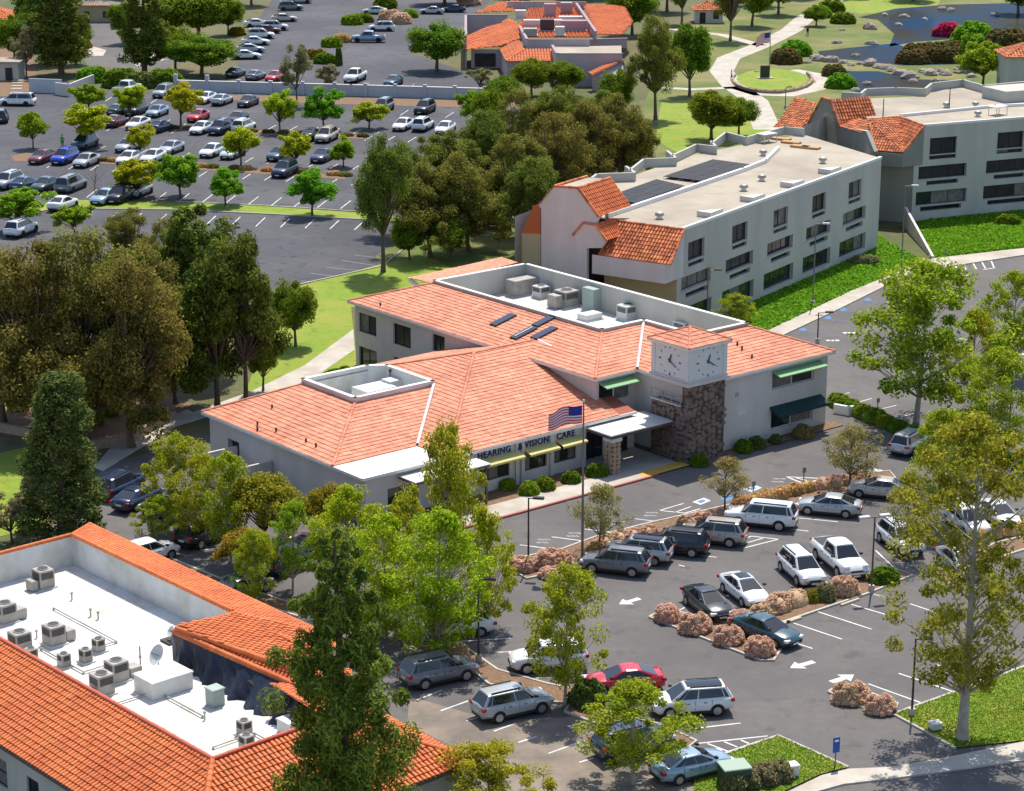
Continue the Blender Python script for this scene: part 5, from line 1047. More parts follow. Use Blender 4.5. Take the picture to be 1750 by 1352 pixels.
SP = dict(
 lime=dict(H=4.6, crx=2.2, cz0=1.7, form="lobed", nclump=54, crad=.62, per=190, lsize=.18, leaf="leaf_lime", tr=.11),
 bright=dict(H=5.2, crx=2.5, cz0=1.6, form="lobed", nclump=63, crad=.66, per=190, lsize=.19, leaf="leaf_bright", tr=.12),
 syc=dict(H=9.5, crx=4.2, cz0=2.2, form="open", nclump=90, crad=.85, per=170, lsize=.165, leaf="leaf_sycamore", bark="bark_pale", tr=.15),
 sycbig=dict(H=19, crx=6.0, cz0=4.0, form="open", nclump=150, crad=.92, per=150, lsize=.18, leaf="leaf_tall", bark="bark_pale", tr=.34),
 lush=dict(H=9, crx=3.9, cz0=1.0, form="open", nclump=120, crad=.85, per=135, lsize=.165, leaf="leaf_lime", bark="bark_pale", tr=.2),
 mid=dict(H=8, crx=4.0, cz0=1.8, form="round", nclump=75, crad=1.15, per=260, lsize=.23, leaf="leaf_mid", tr=.24),
 euc=dict(H=14, crx=5.2, cz0=1.2, form="lobed", nclump=150, crad=1.15, per=330, lsize=.16, leaf="leaf_euc", tr=.32, droop=.5, aspect=1.7),
 eucg=dict(H=14, crx=4.8, cz0=2.8, form="lobed", nclump=115, crad=1.1, per=330, lsize=.16, leaf="leaf_euc_green", tr=.32, droop=.5, aspect=1.7),
 pine=dict(H=16, crx=3.9, cz0=2.4, form="cone", nclump=120, crad=1.15, per=210, lsize=.2, leaf="leaf_pine", tr=.32, aspect=2.4),
 pinewide=dict(H=15, crx=4.2, cz0=1.2, form="lobed", nclump=95, crad=1.15, per=260, lsize=.2, leaf="leaf_pine", tr=.34, aspect=2.2),
 hero=dict(H=19.6, crx=5.2, cz0=2.5, form="cone", nclump=230, crad=1.05, per=250, lsize=.14, leaf="leaf_feather", tr=.34, aspect=3.4),
 cyp=dict(H=11.5, crx=2.5, cz0=.3, form="column", nclump=230, crad=.75, per=200, lsize=.14, leaf="leaf_cypress", tr=.2, aspect=1.8),
 olive=dict(H=6.5, crx=2.6, cz0=2.0, form="lobed", nclump=44, crad=.7, per=170, lsize=.18, leaf="leaf_olive", tr=.13),
 rust=dict(H=6.5, crx=2.9, cz0=2.2, form="umbrella", nclump=60, crad=.9, per=260, lsize=.16, leaf="leaf_rust", tr=.2),
 dry=dict(H=4.4, crx=2.1, cz0=1.5, form="open", nclump=60, crad=.6, per=80, lsize=.09, leaf="leaf_dry", tr=.08, aspect=2.),
 bare=dict(H=4.5, crx=1.7, cz0=1.5, form="open", nclump=34, crad=.4, per=2, lsize=.1, leaf="leaf_dry", tr=.07))
NV = dict(lime=5, bright=5, hero=1, cyp=1, sycbig=1, rust=2, dry=3, bare=1, pine=2, pinewide=2, eucg=3, euc=3)
def tree(kind, px, label, group=None, h=1., w=1., var=None, rz=None, name=None):
    s_ = SP[kind]; v = R.randrange(NV.get(kind, 3)) if var is None else var; tm, cm = tree_meshes(kind, v, **s_)
    nm = name or {"pine": "pine_tree", "pinewide": "pine_tree", "hero": "pine_tree", "cyp": "cypress_tree", "euc": "eucalyptus_tree", "eucg": "eucalyptus_tree", "syc": "sycamore_tree", "sycbig": "sycamore_tree"}.get(kind, "tree")
    r = empty(nm, P(*px) if not isinstance(px, Vector) else px, R.uniform(0, 6.28) if rz is None else rz, label=label, cat="tree", group=group); r.scale = (w, w, h)
    r.rotation_euler.x = R.uniform(-.05, .05); r.rotation_euler.y = R.uniform(-.05, .05); link("trunk", tm, r); link("crown", cm, r); return r
def fit(kind, base, top, wpx):                 # scales from the height and crown width the photo shows
    s_ = SP[kind]; k = pxm(base[1]); return (base[1]-top)/k/.97/s_["H"], wpx/k/2/s_["crx"]
def trees(kind, lst, label, group):
    for t in lst:
        h, w = fit(kind, t[:2], t[2], t[3]); tree(kind, t[:2], t[4] if len(t) > 4 else label, None if len(t) > 4 else group, h, w)
# small lime trees of the far lot: base x, base y, top y, crown width
trees("lime", [(222, 206, 146, 64, "yellow-green tree standing over the black SUV in the far lot"), (309, 216, 148, 70, "yellow-green tree between the pale blue and red sedans"), (150, 250, 182, 92, "widest yellow-green tree, above the teal SUV"), (240, 270, 216, 50, "smallest yellow-green tree, beside the silver sedan"), (412, 285, 220, 64, "yellow-green tree over the mint sedan"), (235, 337, 272, 82, "yellow-green tree over the silver sedan of the lowest row"), (478, 226, 161, 60, "yellow-green tree above empty bays of the far lot"), (631, 220, 175, 64, "flat yellow-green tree near the grey SUV by the wall"), (505, 288, 226, 62, "yellow-green tree beside the navy SUV on the mulch strip")], None, None)
trees("bright", [(152, 192, 144, 66, "mid-green tree by the bin enclosure"), (57, 254, 191, 54, "mid-green tree on the mulch island by the maroon sedan"), (308, 340, 264, 92, "broad mid-green tree between two mulch-strip rows"), (385, 352, 289, 72, "mid-green tree at the lower grass strip before empty bays"), (553, 223, 152, 74, "tall mid-green tree above the beige SUV"), (587, 286, 235, 56, "mid-green tree at the end of the long mulch strip"), (534, 369, 294, 84, "lone mid-green tree on the lower grass strip"), (815, 230, 158, 72, "mid-green tree against the grove by the white sedans"), (32, 394, 326, 104, "mid-green tree above the white SUV beside the eucalyptus"), (128, 406, 353, 74, "mid-green tree below the white sedan")], None, None)
trees("olive", [(507, 180, 78, 60, "grey-green tree rising over the blue-grey wall"), (563, 158, 112, 50, "small grey-green tree beyond the blue-grey wall"), (820, 160, 115, 55, "pale thin tree by the end of the blue-grey wall"), (45, 130, 45, 50, "olive tree on the brown bank")], None, None)
tree("bare", (163, 345), "leafless small tree by the lower grass strip", None, 1., 1.)
trees("pine", [(105, 128, -40, 110, "dark conifer beside the tiled house"), (247, 128, -40, 95, "conifer with a bare lower trunk behind the hedge"), (80, 110, -30, 80, "dark conifer on the upper side of the brown bank")], None, None)
trees("mid", [(345, 130, 58, 125, "broad green tree beside the upper lot column"), (340, 70, -30, 130, "dark broad tree above the upper lot column"), (290, 70, -20, 90, "leafy tree between the conifer and dark broad tree"), (747, 122, 35, 108, "round dense green tree on the upper lot by the tiled building"), (1178, 165, 40, 90, "leafy green tree beside the tall pale eucalyptus"), (1215, 240, 155, 105, "low spreading tree on the lawn before the park steps"), (1262, 232, 162, 66, "small dense tree by the park steps"), (908, 165, 100, 78, "green tree against the mauve building wall"), (390, 60, -10, 60, "dark tree beside the topmost parked cars"), (760, 8, -40, 110, "tree at the head of the upper lot")], None, None)
trees("eucg", [(655, 465, 215, 120, "tall eucalyptus with a bare lower trunk at the lot corner"), (1120, 205, 22, 95, "tall pale eucalyptus by the park path"), (1165, 42, -60, 60, "tall bare-trunked eucalyptus behind the kiosk"), (1248, 70, -60, 70, "tall eucalyptus by the kiosk path"), (1100, 20, -90, 90, "dark treetops behind the tiled building"), (1300, 10, -90, 80, "tall tree above the park path"), (1360, -5, -100, 90, "tree at the head of the park path")], None, None)
trees("euc", [(735, 440, 270, 150), (800, 430, 250, 160), (870, 400, 215, 150), (930, 372, 190, 150), (1000, 340, 165, 140), (1060, 322, 150, 130), (880, 300, 150, 130), (1085, 300, 185, 90)], "brown-green eucalyptus in the grove behind the main building", "eucalyptus grove behind the main building")
trees("eucg", [(770, 380, 220, 140), (690, 400, 240, 110), (960, 300, 140, 120), (830, 350, 180, 120), (1020, 270, 150, 110), (905, 435, 260, 130)], "grey-green eucalyptus in the grove behind the main building", "grey-green trees of the grove")
trees("mid", [(700, 445, 370, 70), (770, 445, 375, 70), (840, 250, 150, 70), (905, 405, 330, 60)], "low green tree at the foot of the grove", "low trees at the grove's foot")
trees("euc", [(70, 745, 395, 260, "big brown eucalyptus behind the dark cypress"), (150, 735, 375, 270, "tallest brown eucalyptus at the garden planter's corner"), (225, 765, 420, 230, "big brown eucalyptus beside the concrete path"), (5, 720, 420, 230, "big brown eucalyptus beside the white sedan beyond the planter"), (262, 690, 400, 190, "brown eucalyptus between the planter and the dark pines")], None, None)
trees("euc", [(232, 480, 350, 110, "rust-tinged eucalyptus top behind the brown crowns"), (290, 560, 365, 110, "eucalyptus between the brown crowns and dark pines")], None, None)
trees("pinewide", [(345, 640, 325, 170, "tallest dark pine, between the eucalyptus and the far lot"), (420, 700, 345, 130, "dark pine next to the drooping green lawn tree"), (372, 700, 400, 150, "dark pine directly behind the low wing's tile roof"), (300, 690, 460, 110, "shorter dark pine beside the brown eucalyptus trunks")], None, None)
trees("mid", [(505, 592, 468, 84, "drooping green tree on the lawn by the curved path"), (450, 668, 560, 70, "dark low tree where the path meets the low wing")], None, None)
trees("cyp", [(105, 932, 648, 148, "dark cypress rising behind the orange tile parapet")], None, None)
trees("olive", [(20, 930, 840, 90, "olive shrub tree beside the cypress"), (60, 905, 800, 60, "loose olive tree behind the cypress")], None, None)
trees("syc", [(300, 905, 745, 130, "bright green tree by the service yard"), (395, 960, 775, 120, "slim bright tree between the service yard and rust trees"), (270, 930, 850, 90, "low bright tree behind the orange parapet"), (350, 935, 780, 110, "fresh green tree between the service yard tree and the rust tree"), (500, 1015, 860, 110, "fresh green tree over the navy SUV"), (440, 1040, 905, 90, "thin fresh green tree behind the teal sedan"), (700, 1010, 850, 130, "fresh green tree in front of the side canopy")], None, None)
trees("rust", [(455, 960, 800, 130, "rust-leaved tree before the low wing"), (560, 935, 822, 90, "smaller rust-leaved tree at the low wing's corner"), (420, 1000, 900, 110, "palm-like rust tree behind the orange tile strip")], None, None)
trees("lush", [(600, 1020, 835, 150, "yellow-green tree next to the pine's tip"), (660, 1090, 880, 160, "bright leafy tree beside the dark pine"), (745, 1120, 870, 190, "broad lime-green tree over the white sedan"), (840, 1075, 865, 100, "thin lime tree at the end of the row of white cars")], None, None)
trees("syc", [(770, 1040, 732, 150, "tall thin tree rising before the side canopy"), (966, 1206, 968, 165, "slim green tree standing beside the white SUV"), (1082, 1340, 1164, 205, "leafy young tree over the dark blue SUV"), (832, 1440, 1272, 215, "bright treetop at the tan driveway's edge"), (1566, 722, 455, 285, "broad sycamore beside the right-hand lot".replace("right-hand ", "disabled-bay ")), (1660, 700, 535, 120, "yellowish tree at the planted divider"), (1725, 640, 470, 130, "green tree above the row of diagonal bays"), (1258, 566, 505, 84, "small bushy tree at the foot of the office lawn"), (1690, 790, 600, 170, "loose yellow-green tree beside the tall lamp"), (1600, 900, 700, 130, "thin tree rising behind the big sycamore")], None, None)
trees("dry", [(1238, 872, 783, 92, "thin brownish tree in the hedge row near the tower"), (1024, 942, 828, 100, "thin brownish tree next to the flagpole"), (1452, 838, 728, 110, "thin brownish tree by the lamp at the hedge's end"), (1548, 960, 830, 110, "thin brown twiggy tree by the beige sedan")], None, None)
h, w = fit("sycbig", (1645, 1265), 715, 330); tree("sycbig", (1645, 1265), "tall pale-trunked sycamore on the lawn by the street", None, h, w, rz=1.0)
h, w = fit("hero", (598, 1520), 888, 262); tree("hero", (598, 1520), "tall dark pine in front of the orange tile roof", None, h, w, rz=.4)
trees("mid", [(185, 30, -60, 80, "dark tree behind the tan house"), (215, 75, 5, 60, "small dark tree beside the bare-trunked conifer"), (300, 120, 40, 80, "dark tree between the conifer and the broad green tree"), (65, 75, -40, 90, "dark tree beside the tiled house roof"), (25, 110, 20, 70, "dark tree above the grey shed"), (130, 110, 30, 70, "dark tree at the round island"), (270, 25, -70, 90, "tall dark tree behind the upper drive"), (430, 10, -70, 80, "dark tree at the top of the car column"), (1080, 60, -30, 90, "dark tree against the tiled building's end"), (1140, 20, -70, 90, "dark tree beside the kiosk"), (1285, 45, -50, 80, "dark tree beyond the kiosk path"), (1330, 25, -60, 80, "dark tree overhanging the park path"), (1010, -5, -90, 140, "dark treetops behind the tiled roof"), (900, -8, -80, 140, "dark tree behind the tiled building's ducts"), (620, -12, -80, 100, "tree at the far end of the upper lot"), (860, 190, 130, 70, "green tree at the grove's corner by the wall"), (960, 165, 105, 80, "green tree under the mauve building"), (1055, 200, 120, 70, "green tree between the grove and pale eucalyptus")], None, None)
trees("mid", [(1740, 25, -40, 90, "dark tree on the far shore of the pond"), (1560, 2, -60, 90, "tree beyond the upper pond lawn"), (1455, -5, -70, 80, "tree beside the head of the park path"), (1245, 210, 165, 60, "low green tree beside the park steps lawn"), (1395, 45, 10, 50, "low tree by the path bend above the pond")], None, None)
trees("bright", [(1680, 150, 72, 96, "bright bushy tree beside the pond"), (1660, 120, 60, 60, "bright tree behind the bushy pond tree")], None, None)
# shrubs
SH = {}
def shrub_mesh(leaf, var, lsize=.085, per=85, n=110):
    k = (leaf, var)
    if k not in SH:
        rr = random.Random(var*7+len(leaf)); C = []; bumps = [(rr.uniform(0, 6.283), rr.uniform(.1, .9), rr.uniform(-.10, .14)) for _ in range(9)]
        def rad(a, z): return 1+sum(h_*math.exp(-(((a-b_+3.14) % 6.283-3.14)**2*1.6+(z-z_)**2*6)) for b_, z_, h_ in bumps)
        for i in range(n):
            a = rr.uniform(0, 6.283); z = rr.uniform(.03, .97); r = math.sqrt(max(0, 1-z*z))**.7*rr.uniform(.72, .92)*rad(a, z); C.append((r*math.cos(a)*.92, r*math.sin(a)*.92, z*.86*rad(a, z)))
        b = MB(); ln, lt = 14, 6; vs = []
        for j in range(lt+1):
            for i in range(ln): a, e = 6.283*i/ln, 1.5*j/lt; q = .80*rad(a, math.sin(e)); vs.append((math.cos(a)*math.cos(e)*q, math.sin(a)*math.cos(e)*q, math.sin(e)*q*.95))
        b.faces(vs, [(j*ln+i, j*ln+(i+1) % ln, (j+1)*ln+(i+1) % ln, (j+1)*ln+i) for j in range(lt) for i in range(ln)], 0, True)
        SH[k] = (b.mesh("stem_mass", leaf), leaf_mesh("foliage", C, [.19]*n, per, lsize, leaf, var+3, flat=1, aspect=1.4, up=.8))
    return SH[k]
def shrub(px, rx, ry, hh, leaf, label, group=None, rz=0, lsize=.1, name="shrub", z=.06):
    """rounded shrub: half widths and height in metres"""
    a, c = shrub_mesh(leaf, R.randrange(3), lsize); r = empty(name, P(*px)+Vector((0, 0, z)), rz, label=label, cat="shrub", group=group); r.scale = (rx, ry, hh); link("branches", a, r); link("foliage", c, r); return r
G_ = "round pink shrubs on the end island"
for x, y, w in ((1140, 1066, 26), (1186, 1084, 31), (1243, 1104, 29), (1297, 1124, 28)): shrub((x, y-6), w/pxm(y), w/pxm(y)*.95, w*1.08/pxm(y), "leaf_pink", "round pink shrub on the end island before the black sedan", G_)
shrub((1266, 1066), 1.0, .8, .9, "leaf_pink", "pink shrub squeezed behind the dark teal sedan")
def hedge(px0, px1, n, r, hh, leaf, label, group=None, cat="hedge", name="clipped_hedge"):
    a, b = P(*px0), P(*px1); d = b-a; ang = math.atan2(d.y, d.x); L = d.length; o_ = empty(name, (a+b)/2, ang, label=label, cat=cat, group=group)
    am, cm = shrub_mesh(leaf, 1)
    for i in range(n):
        t = (i+.5)/n; x = (t-.5)*L
        for me, nm in ((am, "branches"), (cm, "foliage")):
            o = link(nm, me, o_); o.location = (x, R.uniform(-.08, .08), .05); k = R.uniform(.88, 1.12); o.scale = (L/n*.78*k, r*k, hh*k*.92); o.rotation_euler = (0, 0, R.choice((0, math.pi)))
    return o_
hedge((1285, 1058), (1372, 1028), 3, .9, 1.15, "leaf_pink", "long pink hedge facing the empty bays")
shrub((1388, 1028), .6, .6, .8, "leaf_rust", "small orange-green shrub beside the long pink hedge"); shrub((1409, 1026), .75, .75, 1.1, "leaf_olive", "round olive shrub between pink hedges"); shrub((1441, 1016), 1.1, .9, 1.2, "leaf_pink", "pink shrub in front of the white pickup")
shrub((1512, 994), 1.25, 1., .95, "leaf_mid", "low green shrub beside the lamp post by the white pickup")
shrub((1452, 1198), 1.25, 1., 1.25, "leaf_pink", "pink and orange shrub by the street driveway arrow"); shrub((1502, 1216), 1.0, .9, 1.1, "leaf_pink", "smaller pink shrub at the driveway lawn tip")
hedge((1022, 934), (1118, 912), 4, .75, .85, "leaf_pink", "pinkish hedge stretch behind the silver and black SUVs"); hedge((1162, 896), (1236, 884), 3, .7, .8, "leaf_pink", "pinkish hedge stretch by the thin brown tree")
hedge((1255, 870), (1390, 836), 6, .75, .9, "leaf_orange", "long orange hedge behind the white SUV and silver sedan"); hedge((1395, 836), (1478, 822), 4, .8, 1.0, "leaf_pink", "brown-pink hedge at the lamp end of the row")
shrub((892, 974), 1.3, 1., .9, "leaf_pink", "pink shrub at the lamp post's foot by the building front"); shrub((945, 972), 1.5, 1.2, 1.35, "leaf_pink", "large pink shrub left of the flagpole".replace("left of", "beside")); shrub((948, 986), 1.3, .9, .7, "leaf_pink", "low pink shrub before the large pink one"); shrub((1020, 948), .9, .8, .8, "leaf_orange", "orange shrub under the thin tree by the flagpole")
for x, y, r_, lf, lb in ((868, 838, .7, "leaf_bright", "bright green shrub under the first front window"), (905, 846, .8, "leaf_bright", "bright shrub beside the lamp post in the front bed"), (930, 838, .85, "leaf_mid", "green shrub under the middle front window"), (976, 826, .8, "leaf_mid", "dark shrub under the last front window"), (1020, 815, .9, "leaf_mid", "dark shrub beside the stone column"),
        (1195, 796, .8, "leaf_mid", "green shrub at the stone tower's foot"), (1270, 772, .8, "leaf_mid", "dark shrub by the blank wall next to the tower"), (1292, 766, .8, "leaf_cypress", "dark shrub by the lower right window".replace("right ", "")), (1325, 758, .6, "leaf_cypress", "small shrub under the dark awning window"), (1372, 748, .9, "leaf_dry", "brown shrub at the building's outer corner")):
    shrub((x, y), r_, r_*.9, r_*1.2, lf, lb, lsize=.12)
hedge((1425, 690), (1545, 742), 6, 1.0, 1.1, "leaf_grass", "bright clipped hedge from the building corner to the sycamore"); hedge((1550, 742), (1750, 800), 8, .9, 1.0, "leaf_bright", "clipped hedge beside the diagonal bays")
hedge((1660, 925), (1760, 905), 4, .8, .9, "leaf_orange", "orange hedge behind the big sycamore")
hedge((1240, 1350), (1345, 1330), 4, 1.0, 1.1, "leaf_olive", "clipped olive hedge round the transformer"); shrub((1004, 1205), 1.2, 1.1, 1.5, "leaf_cypress", "dark round shrub beside the red sedan"); shrub((778, 1122), .9, .8, .8, "leaf_pink", "low brown shrub behind the white sedan")
for x, y, r_ in ((690, 435, 1.), (1460, 470, 1.), (1478, 458, 1.0)): pass
shrub((1476, 452), 1.7, 1.1, 1.0, "leaf_olive", "flat-topped olive shrub on the office lawn"); shrub((1722, 385), 1.6, 1.3, 1.3, "leaf_mid", "dark shrub on the second office's green bank")
shrub((600, 640), 1.4, .9, .8, "leaf_rust", "yellowish shrub at the foot of the two-storey wall"); shrub((578, 645), 1.4, .8, .7, "leaf_mid", "dark shrub at the foot of the two-storey wall")
for x, y, r_, lf, lb in ((603, 42, 2.0, "leaf_bright", "bright clipped shrub at the upper lot divider"), (622, 38, 1.8, "leaf_mid", "green shrub beside the bright clipped one"), (568, 80, 1.8, "leaf_bright", "green shrub at the upper lot divider's end"), (585, 72, 1.6, "leaf_orange", "orange-brown shrub on the upper lot divider"), (540, 100, 1.8, "leaf_rust", "yellow shrub by the blue-grey wall"), (555, 108, 1.8, "leaf_mid", "dark shrub by the blue-grey wall"), (685, 40, 2.2, "leaf_pink", "brown hedge shrub beside the silver sedan"), (665, 34, 2.2, "leaf_pink", "brown hedge shrub beside the white SUV"), (700, 30, 1.6, "leaf_bright", "small bright shrub near the brown hedge"), (800, 8, 2.4, "leaf_pink", "brown shrub behind the navy sedan"), (660, 14, 2.5, "leaf_mid", "dark shrub above the pale green sedan"),
        (140, 82, 1.8, "leaf_rust", "yellow-green shrub by the round island"), (160, 140, 2.4, "leaf_bright", "bright shrub behind the bin enclosure"), (210, 148, 3., "leaf_mid", "dark hedge shrub under the bare-trunked conifer"), (280, 148, 3., "leaf_mid", "dark hedge shrub at the wall's end"), (240, 150, 2.6, "leaf_cypress", "dark shrub between the two hedge shrubs"), (405, 60, 1.5, "leaf_rust", "yellow shrub at the end of the car column"),
        (1545, 100, 1, "leaf_mid", ""), (1620, 62, 2.6, "leaf_magenta", "magenta bougainvillea at the water's edge"), (1665, 72, 3.6, "leaf_bright", "bright low shrub next to the bougainvillea"), (1360, 95, 2.6, "leaf_bright", "bright shrub by the path bend"), (1342, 108, 2.6, "leaf_reed", "brown shrub by the path bend"), (1420, 20, 2.6, "leaf_mid", "green shrub by the upper pond shore"), (1400, 30, 2.4, "leaf_bright", "light shrub beside the park path"), (1440, 40, 2.2, "leaf_mid", "shrub on the pond point"), (1438, 150, 2.2, "leaf_bright", "green shrub beside the lower pool"), (1425, 130, 2.0, "leaf_reed", "brown shrub above the lower pool"), (1720, 85, 4., "leaf_reed", "brown shrub mass behind the bright pond tree")):
    if lb: shrub((x, y), r_*1.2, r_, r_*1.0, lf, lb, lsize=.13)
for k, (x, y) in enumerate(((1560, 108), (1585, 106), (1610, 106), (1635, 104), (1570, 96), (1600, 94), (1630, 92), (1655, 96))): shrub((x, y), 3.6, 2.4, 2.4, "leaf_reed", "clump of brown-topped reeds in the pond", "reed clumps in the pond", lsize=.2, name="reed_clump")
for k, (x, y) in enumerate(((170, 695), (185, 710), (205, 690), (120, 690), (60, 690), (160, 725), (30, 700))): shrub((x, y), .9, .8, 1.6, ("leaf_rust", "leaf_mid")[k % 2], ("golden upright shrub", "green upright shrub")[k % 2]+" in the garden planter", ("golden", "green")[k % 2]+" shrubs in the garden planter", lsize=.2)
# low shrubs on the far lot's mulch strips
for k in range(26):
    t = k/25; x, y = 120+470*t, 272+29*t
    if k % 3 == 2: continue
    shrub((x, y), 1.0, .7, .55, ("leaf_orange", "leaf_dry")[k % 2], ("low orange shrub", "low brown shrub")[k % 2]+" on the far lot's long mulch strip", ("orange", "brown")[k % 2]+" shrubs on the mulch strip", lsize=.2)
for k in range(14):
    t = k/13; x, y = 270+350*t, 219+15*t
    shrub((x, y), 1.0, .7, .5, ("leaf_dry", "leaf_reed")[k % 2], ("dry low shrub", "brown low shrub")[k % 2]+" on the far lot's upper mulch strip", ("dry", "brown")[k % 2]+" shrubs on the upper mulch strip", lsize=.2)
# grass and ground cover
def scatter(name, poly, z, n, size, leaf, lb, seed, hgt=.12):
    pts = [P(*q) for q in poly]; x0, x1 = min(p.x for p in pts), max(p.x for p in pts); y0, y1 = min(p.y for p in pts), max(p.y for p in pts); rs = np.random.RandomState(seed)
    X = rs.uniform(x0, x1, n*3); Y = rs.uniform(y0, y1, n*3); ins = np.zeros(n*3, bool)
    for i in range(len(pts)):
        a, b = pts[i], pts[i-1]; c = ((a.y > Y) != (b.y > Y)) & (X < (b.x-a.x)*(Y-a.y)/((b.y-a.y) if b.y != a.y else 1e-9)+a.x); ins ^= c
    X, Y = X[ins][:n], Y[ins][:n]; C = np.stack([X, Y, np.full(len(X), z+hgt*.4)], 1)
    o = link(name, leaf_mesh(name, C, [hgt*.5]*len(C), 1, size, leaf, seed, up=.6)); tag(o, lb, None, None, "stuff"); return o
scatter("ground_cover", [(1200, 535), (1330, 440), (1497, 400), (1520, 417), (1578, 448), (1541, 463), (1453, 499), (1311, 566)], .05, 26000, .24, "leaf_ivy", "bright ground cover on the office bank", 1, .35)
scatter("ground_cover", [(1558, 383), (1790, 348), (1790, 420), (1597, 441)], .05, 24000, .24, "leaf_ivy", "bright ground cover on the second office's bank", 2, .4)
scatter("grass", [(1185, 1310), (1330, 1259), (1449, 1313), (1402, 1325), (1335, 1356), (1290, 1420), (1190, 1420)], .09, 16000, .07, "leaf_grass", "short lawn grass by the transformer", 3, .08)
scatter("grass", [(1527, 1222), (1760, 1138), (1800, 1122), (1800, 1262), (1632, 1280)], .09, 20000, .07, "leaf_grass", "short lawn grass round the tall sycamore", 4, .08)
# ---------------------------------------------------------------- painted markings
def mark(lines, m="paint", w=.12, z=.012, name="bay_marking"):
    for a, b in lines: ribbon(name, [a, b], w, z, m, kind="structure")
def K5(*p): return [(1160+x*.2286, 840+y*.2286) for x, y in p]
for q in ([(860, 985), (1220, 1105)], [(1010, 890), (1440, 1030)], [(1290, 845), (1665, 955)], [(1450, 765), (1640, 820)], [(1470, 440), (1635, 595)], [(285, 800), (405, 925)], [(1030, 600), (1115, 695)], [(880, 1135), (1000, 1175)], [(875, 197), (1190, 228)], [(835, 283), (970, 297)], [(130, 475), (285, 493)], [(0, 550), (45, 562)],
          [(480, 425), (745, 358)], [(455, 400), (630, 350)], [(490, 355), (545, 335)], [(545, 335), (745, 358)], [(-20, 900), (45, 868)], [(-10, 930), (60, 905)]): mark([tuple(K5(*q))])
def K3(*p): return [(860+x/3.862, 660+y/3.862) for x, y in p]
for q in ([(110, 1048), (510, 1100)], [(320, 995), (620, 1035)], [(865, 875), (1180, 915)], [(60, 1130), (220, 1150)], [(1035, 820), (1190, 775)], [(1130, 835), (1240, 795)], [(1200, 838), (1300, 810)], [(1040, 822), (1210, 840)], [(540, 945), (590, 930)], [(700, 965), (790, 940)], [(760, 975), (870, 950)], [(540, 945), (790, 972)]): mark([tuple(K3(*q))])
mark([((1493, 1016), (1534, 1027)), ((1555, 1032), (1600, 1047)), ((1536, 1151), (1628, 1182)), ((1484, 1169), (1576, 1202)), ((1600, 1136), (1677, 1163)), ((1690, 1129), (1737, 1146)), ((860, 1114), (894, 1113)), ((916, 1159), (1029, 1152)), ((1063, 1200), (1110, 1197)), ((1058, 1228), (1095, 1225)), ((1188, 1245), (1266, 1236)), ((886, 1269), (917, 1259)), ((937, 1288), (1006, 1263)), ((990, 1303), (1014, 1296)), ((972, 1242), (1000, 1233)), ((1172, 1273), (1312, 1258)), ((1232, 1289), (1312, 1262)), ((1209, 1271), (1243, 1284)), ((1238, 1268), (1260, 1277)), ((1266, 1265), (1280, 1271)), ((1086, 1340), (1110, 1333)),
      ((727, 1100), (873, 1091)), ((846, 1115), (880, 1114)), ((711, 1197), (755, 1180)), ((753, 1215), (820, 1191)), ((797, 1232), (820, 1226)), ((844, 1250), (882, 1236)), ((295, 902), (344, 894)), ((337, 1002), (394, 982)), ((362, 951), (386, 955)), ((342, 940), (380, 937)), ((300, 985), (340, 968)), ((420, 960), (470, 945)),
      ((1427, 678), (1452, 671)), ((1465, 688), (1490, 681)), ((1502, 700), (1532, 693)), ((1540, 712), (1565, 706)), ((1580, 722), (1606, 715)), ((1668, 745), (1700, 736)), ((1710, 755), (1745, 746)), ((1700, 577), (1760, 573)), ((1692, 592), (1760, 589)), ((1686, 606), (1760, 604)), ((1684, 620), (1760, 619)), ((1682, 635), (1740, 635)), ((1590, 640), (1660, 642)), ((1620, 575), (1660, 582)), ((1600, 600), (1640, 608))])
def stall_row(p0, p1, n, d, m="paint"):
    for i in range(n):
        t = i/(n-1); x, y = p0[0]+(p1[0]-p0[0])*t, p0[1]+(p1[1]-p0[1])*t; mark([((x, y), (x+d[0], y+d[1]))], m, .13)
stall_row((182, 224), (770, 246), 17, (15, -9)); stall_row((170, 206), (640, 230), 14, (13, -7)); stall_row((166, 258), (600, 291), 13, (14, -8)); stall_row((80, 287), (600, 317), 15, (14, -9)); stall_row((-10, 331), (700, 362), 19, (18, -14)); stall_row((180, 173), (800, 203), 17, (14, -9)); stall_row((100, 375), (690, 396), 15, (16, -15))
mark([((557, 457), (619, 463)), ((583, 445), (647, 455)), ((606, 436), (656, 442)), ((530, 467), (600, 476)), ((515, 480), (560, 485))], "paint_worn", .12)
stall_row((470, 145), (700, 152), 7, (8, -9), "paint_worn"); stall_row((600, 40), (640, 90), 5, (28, -1), "paint_worn")
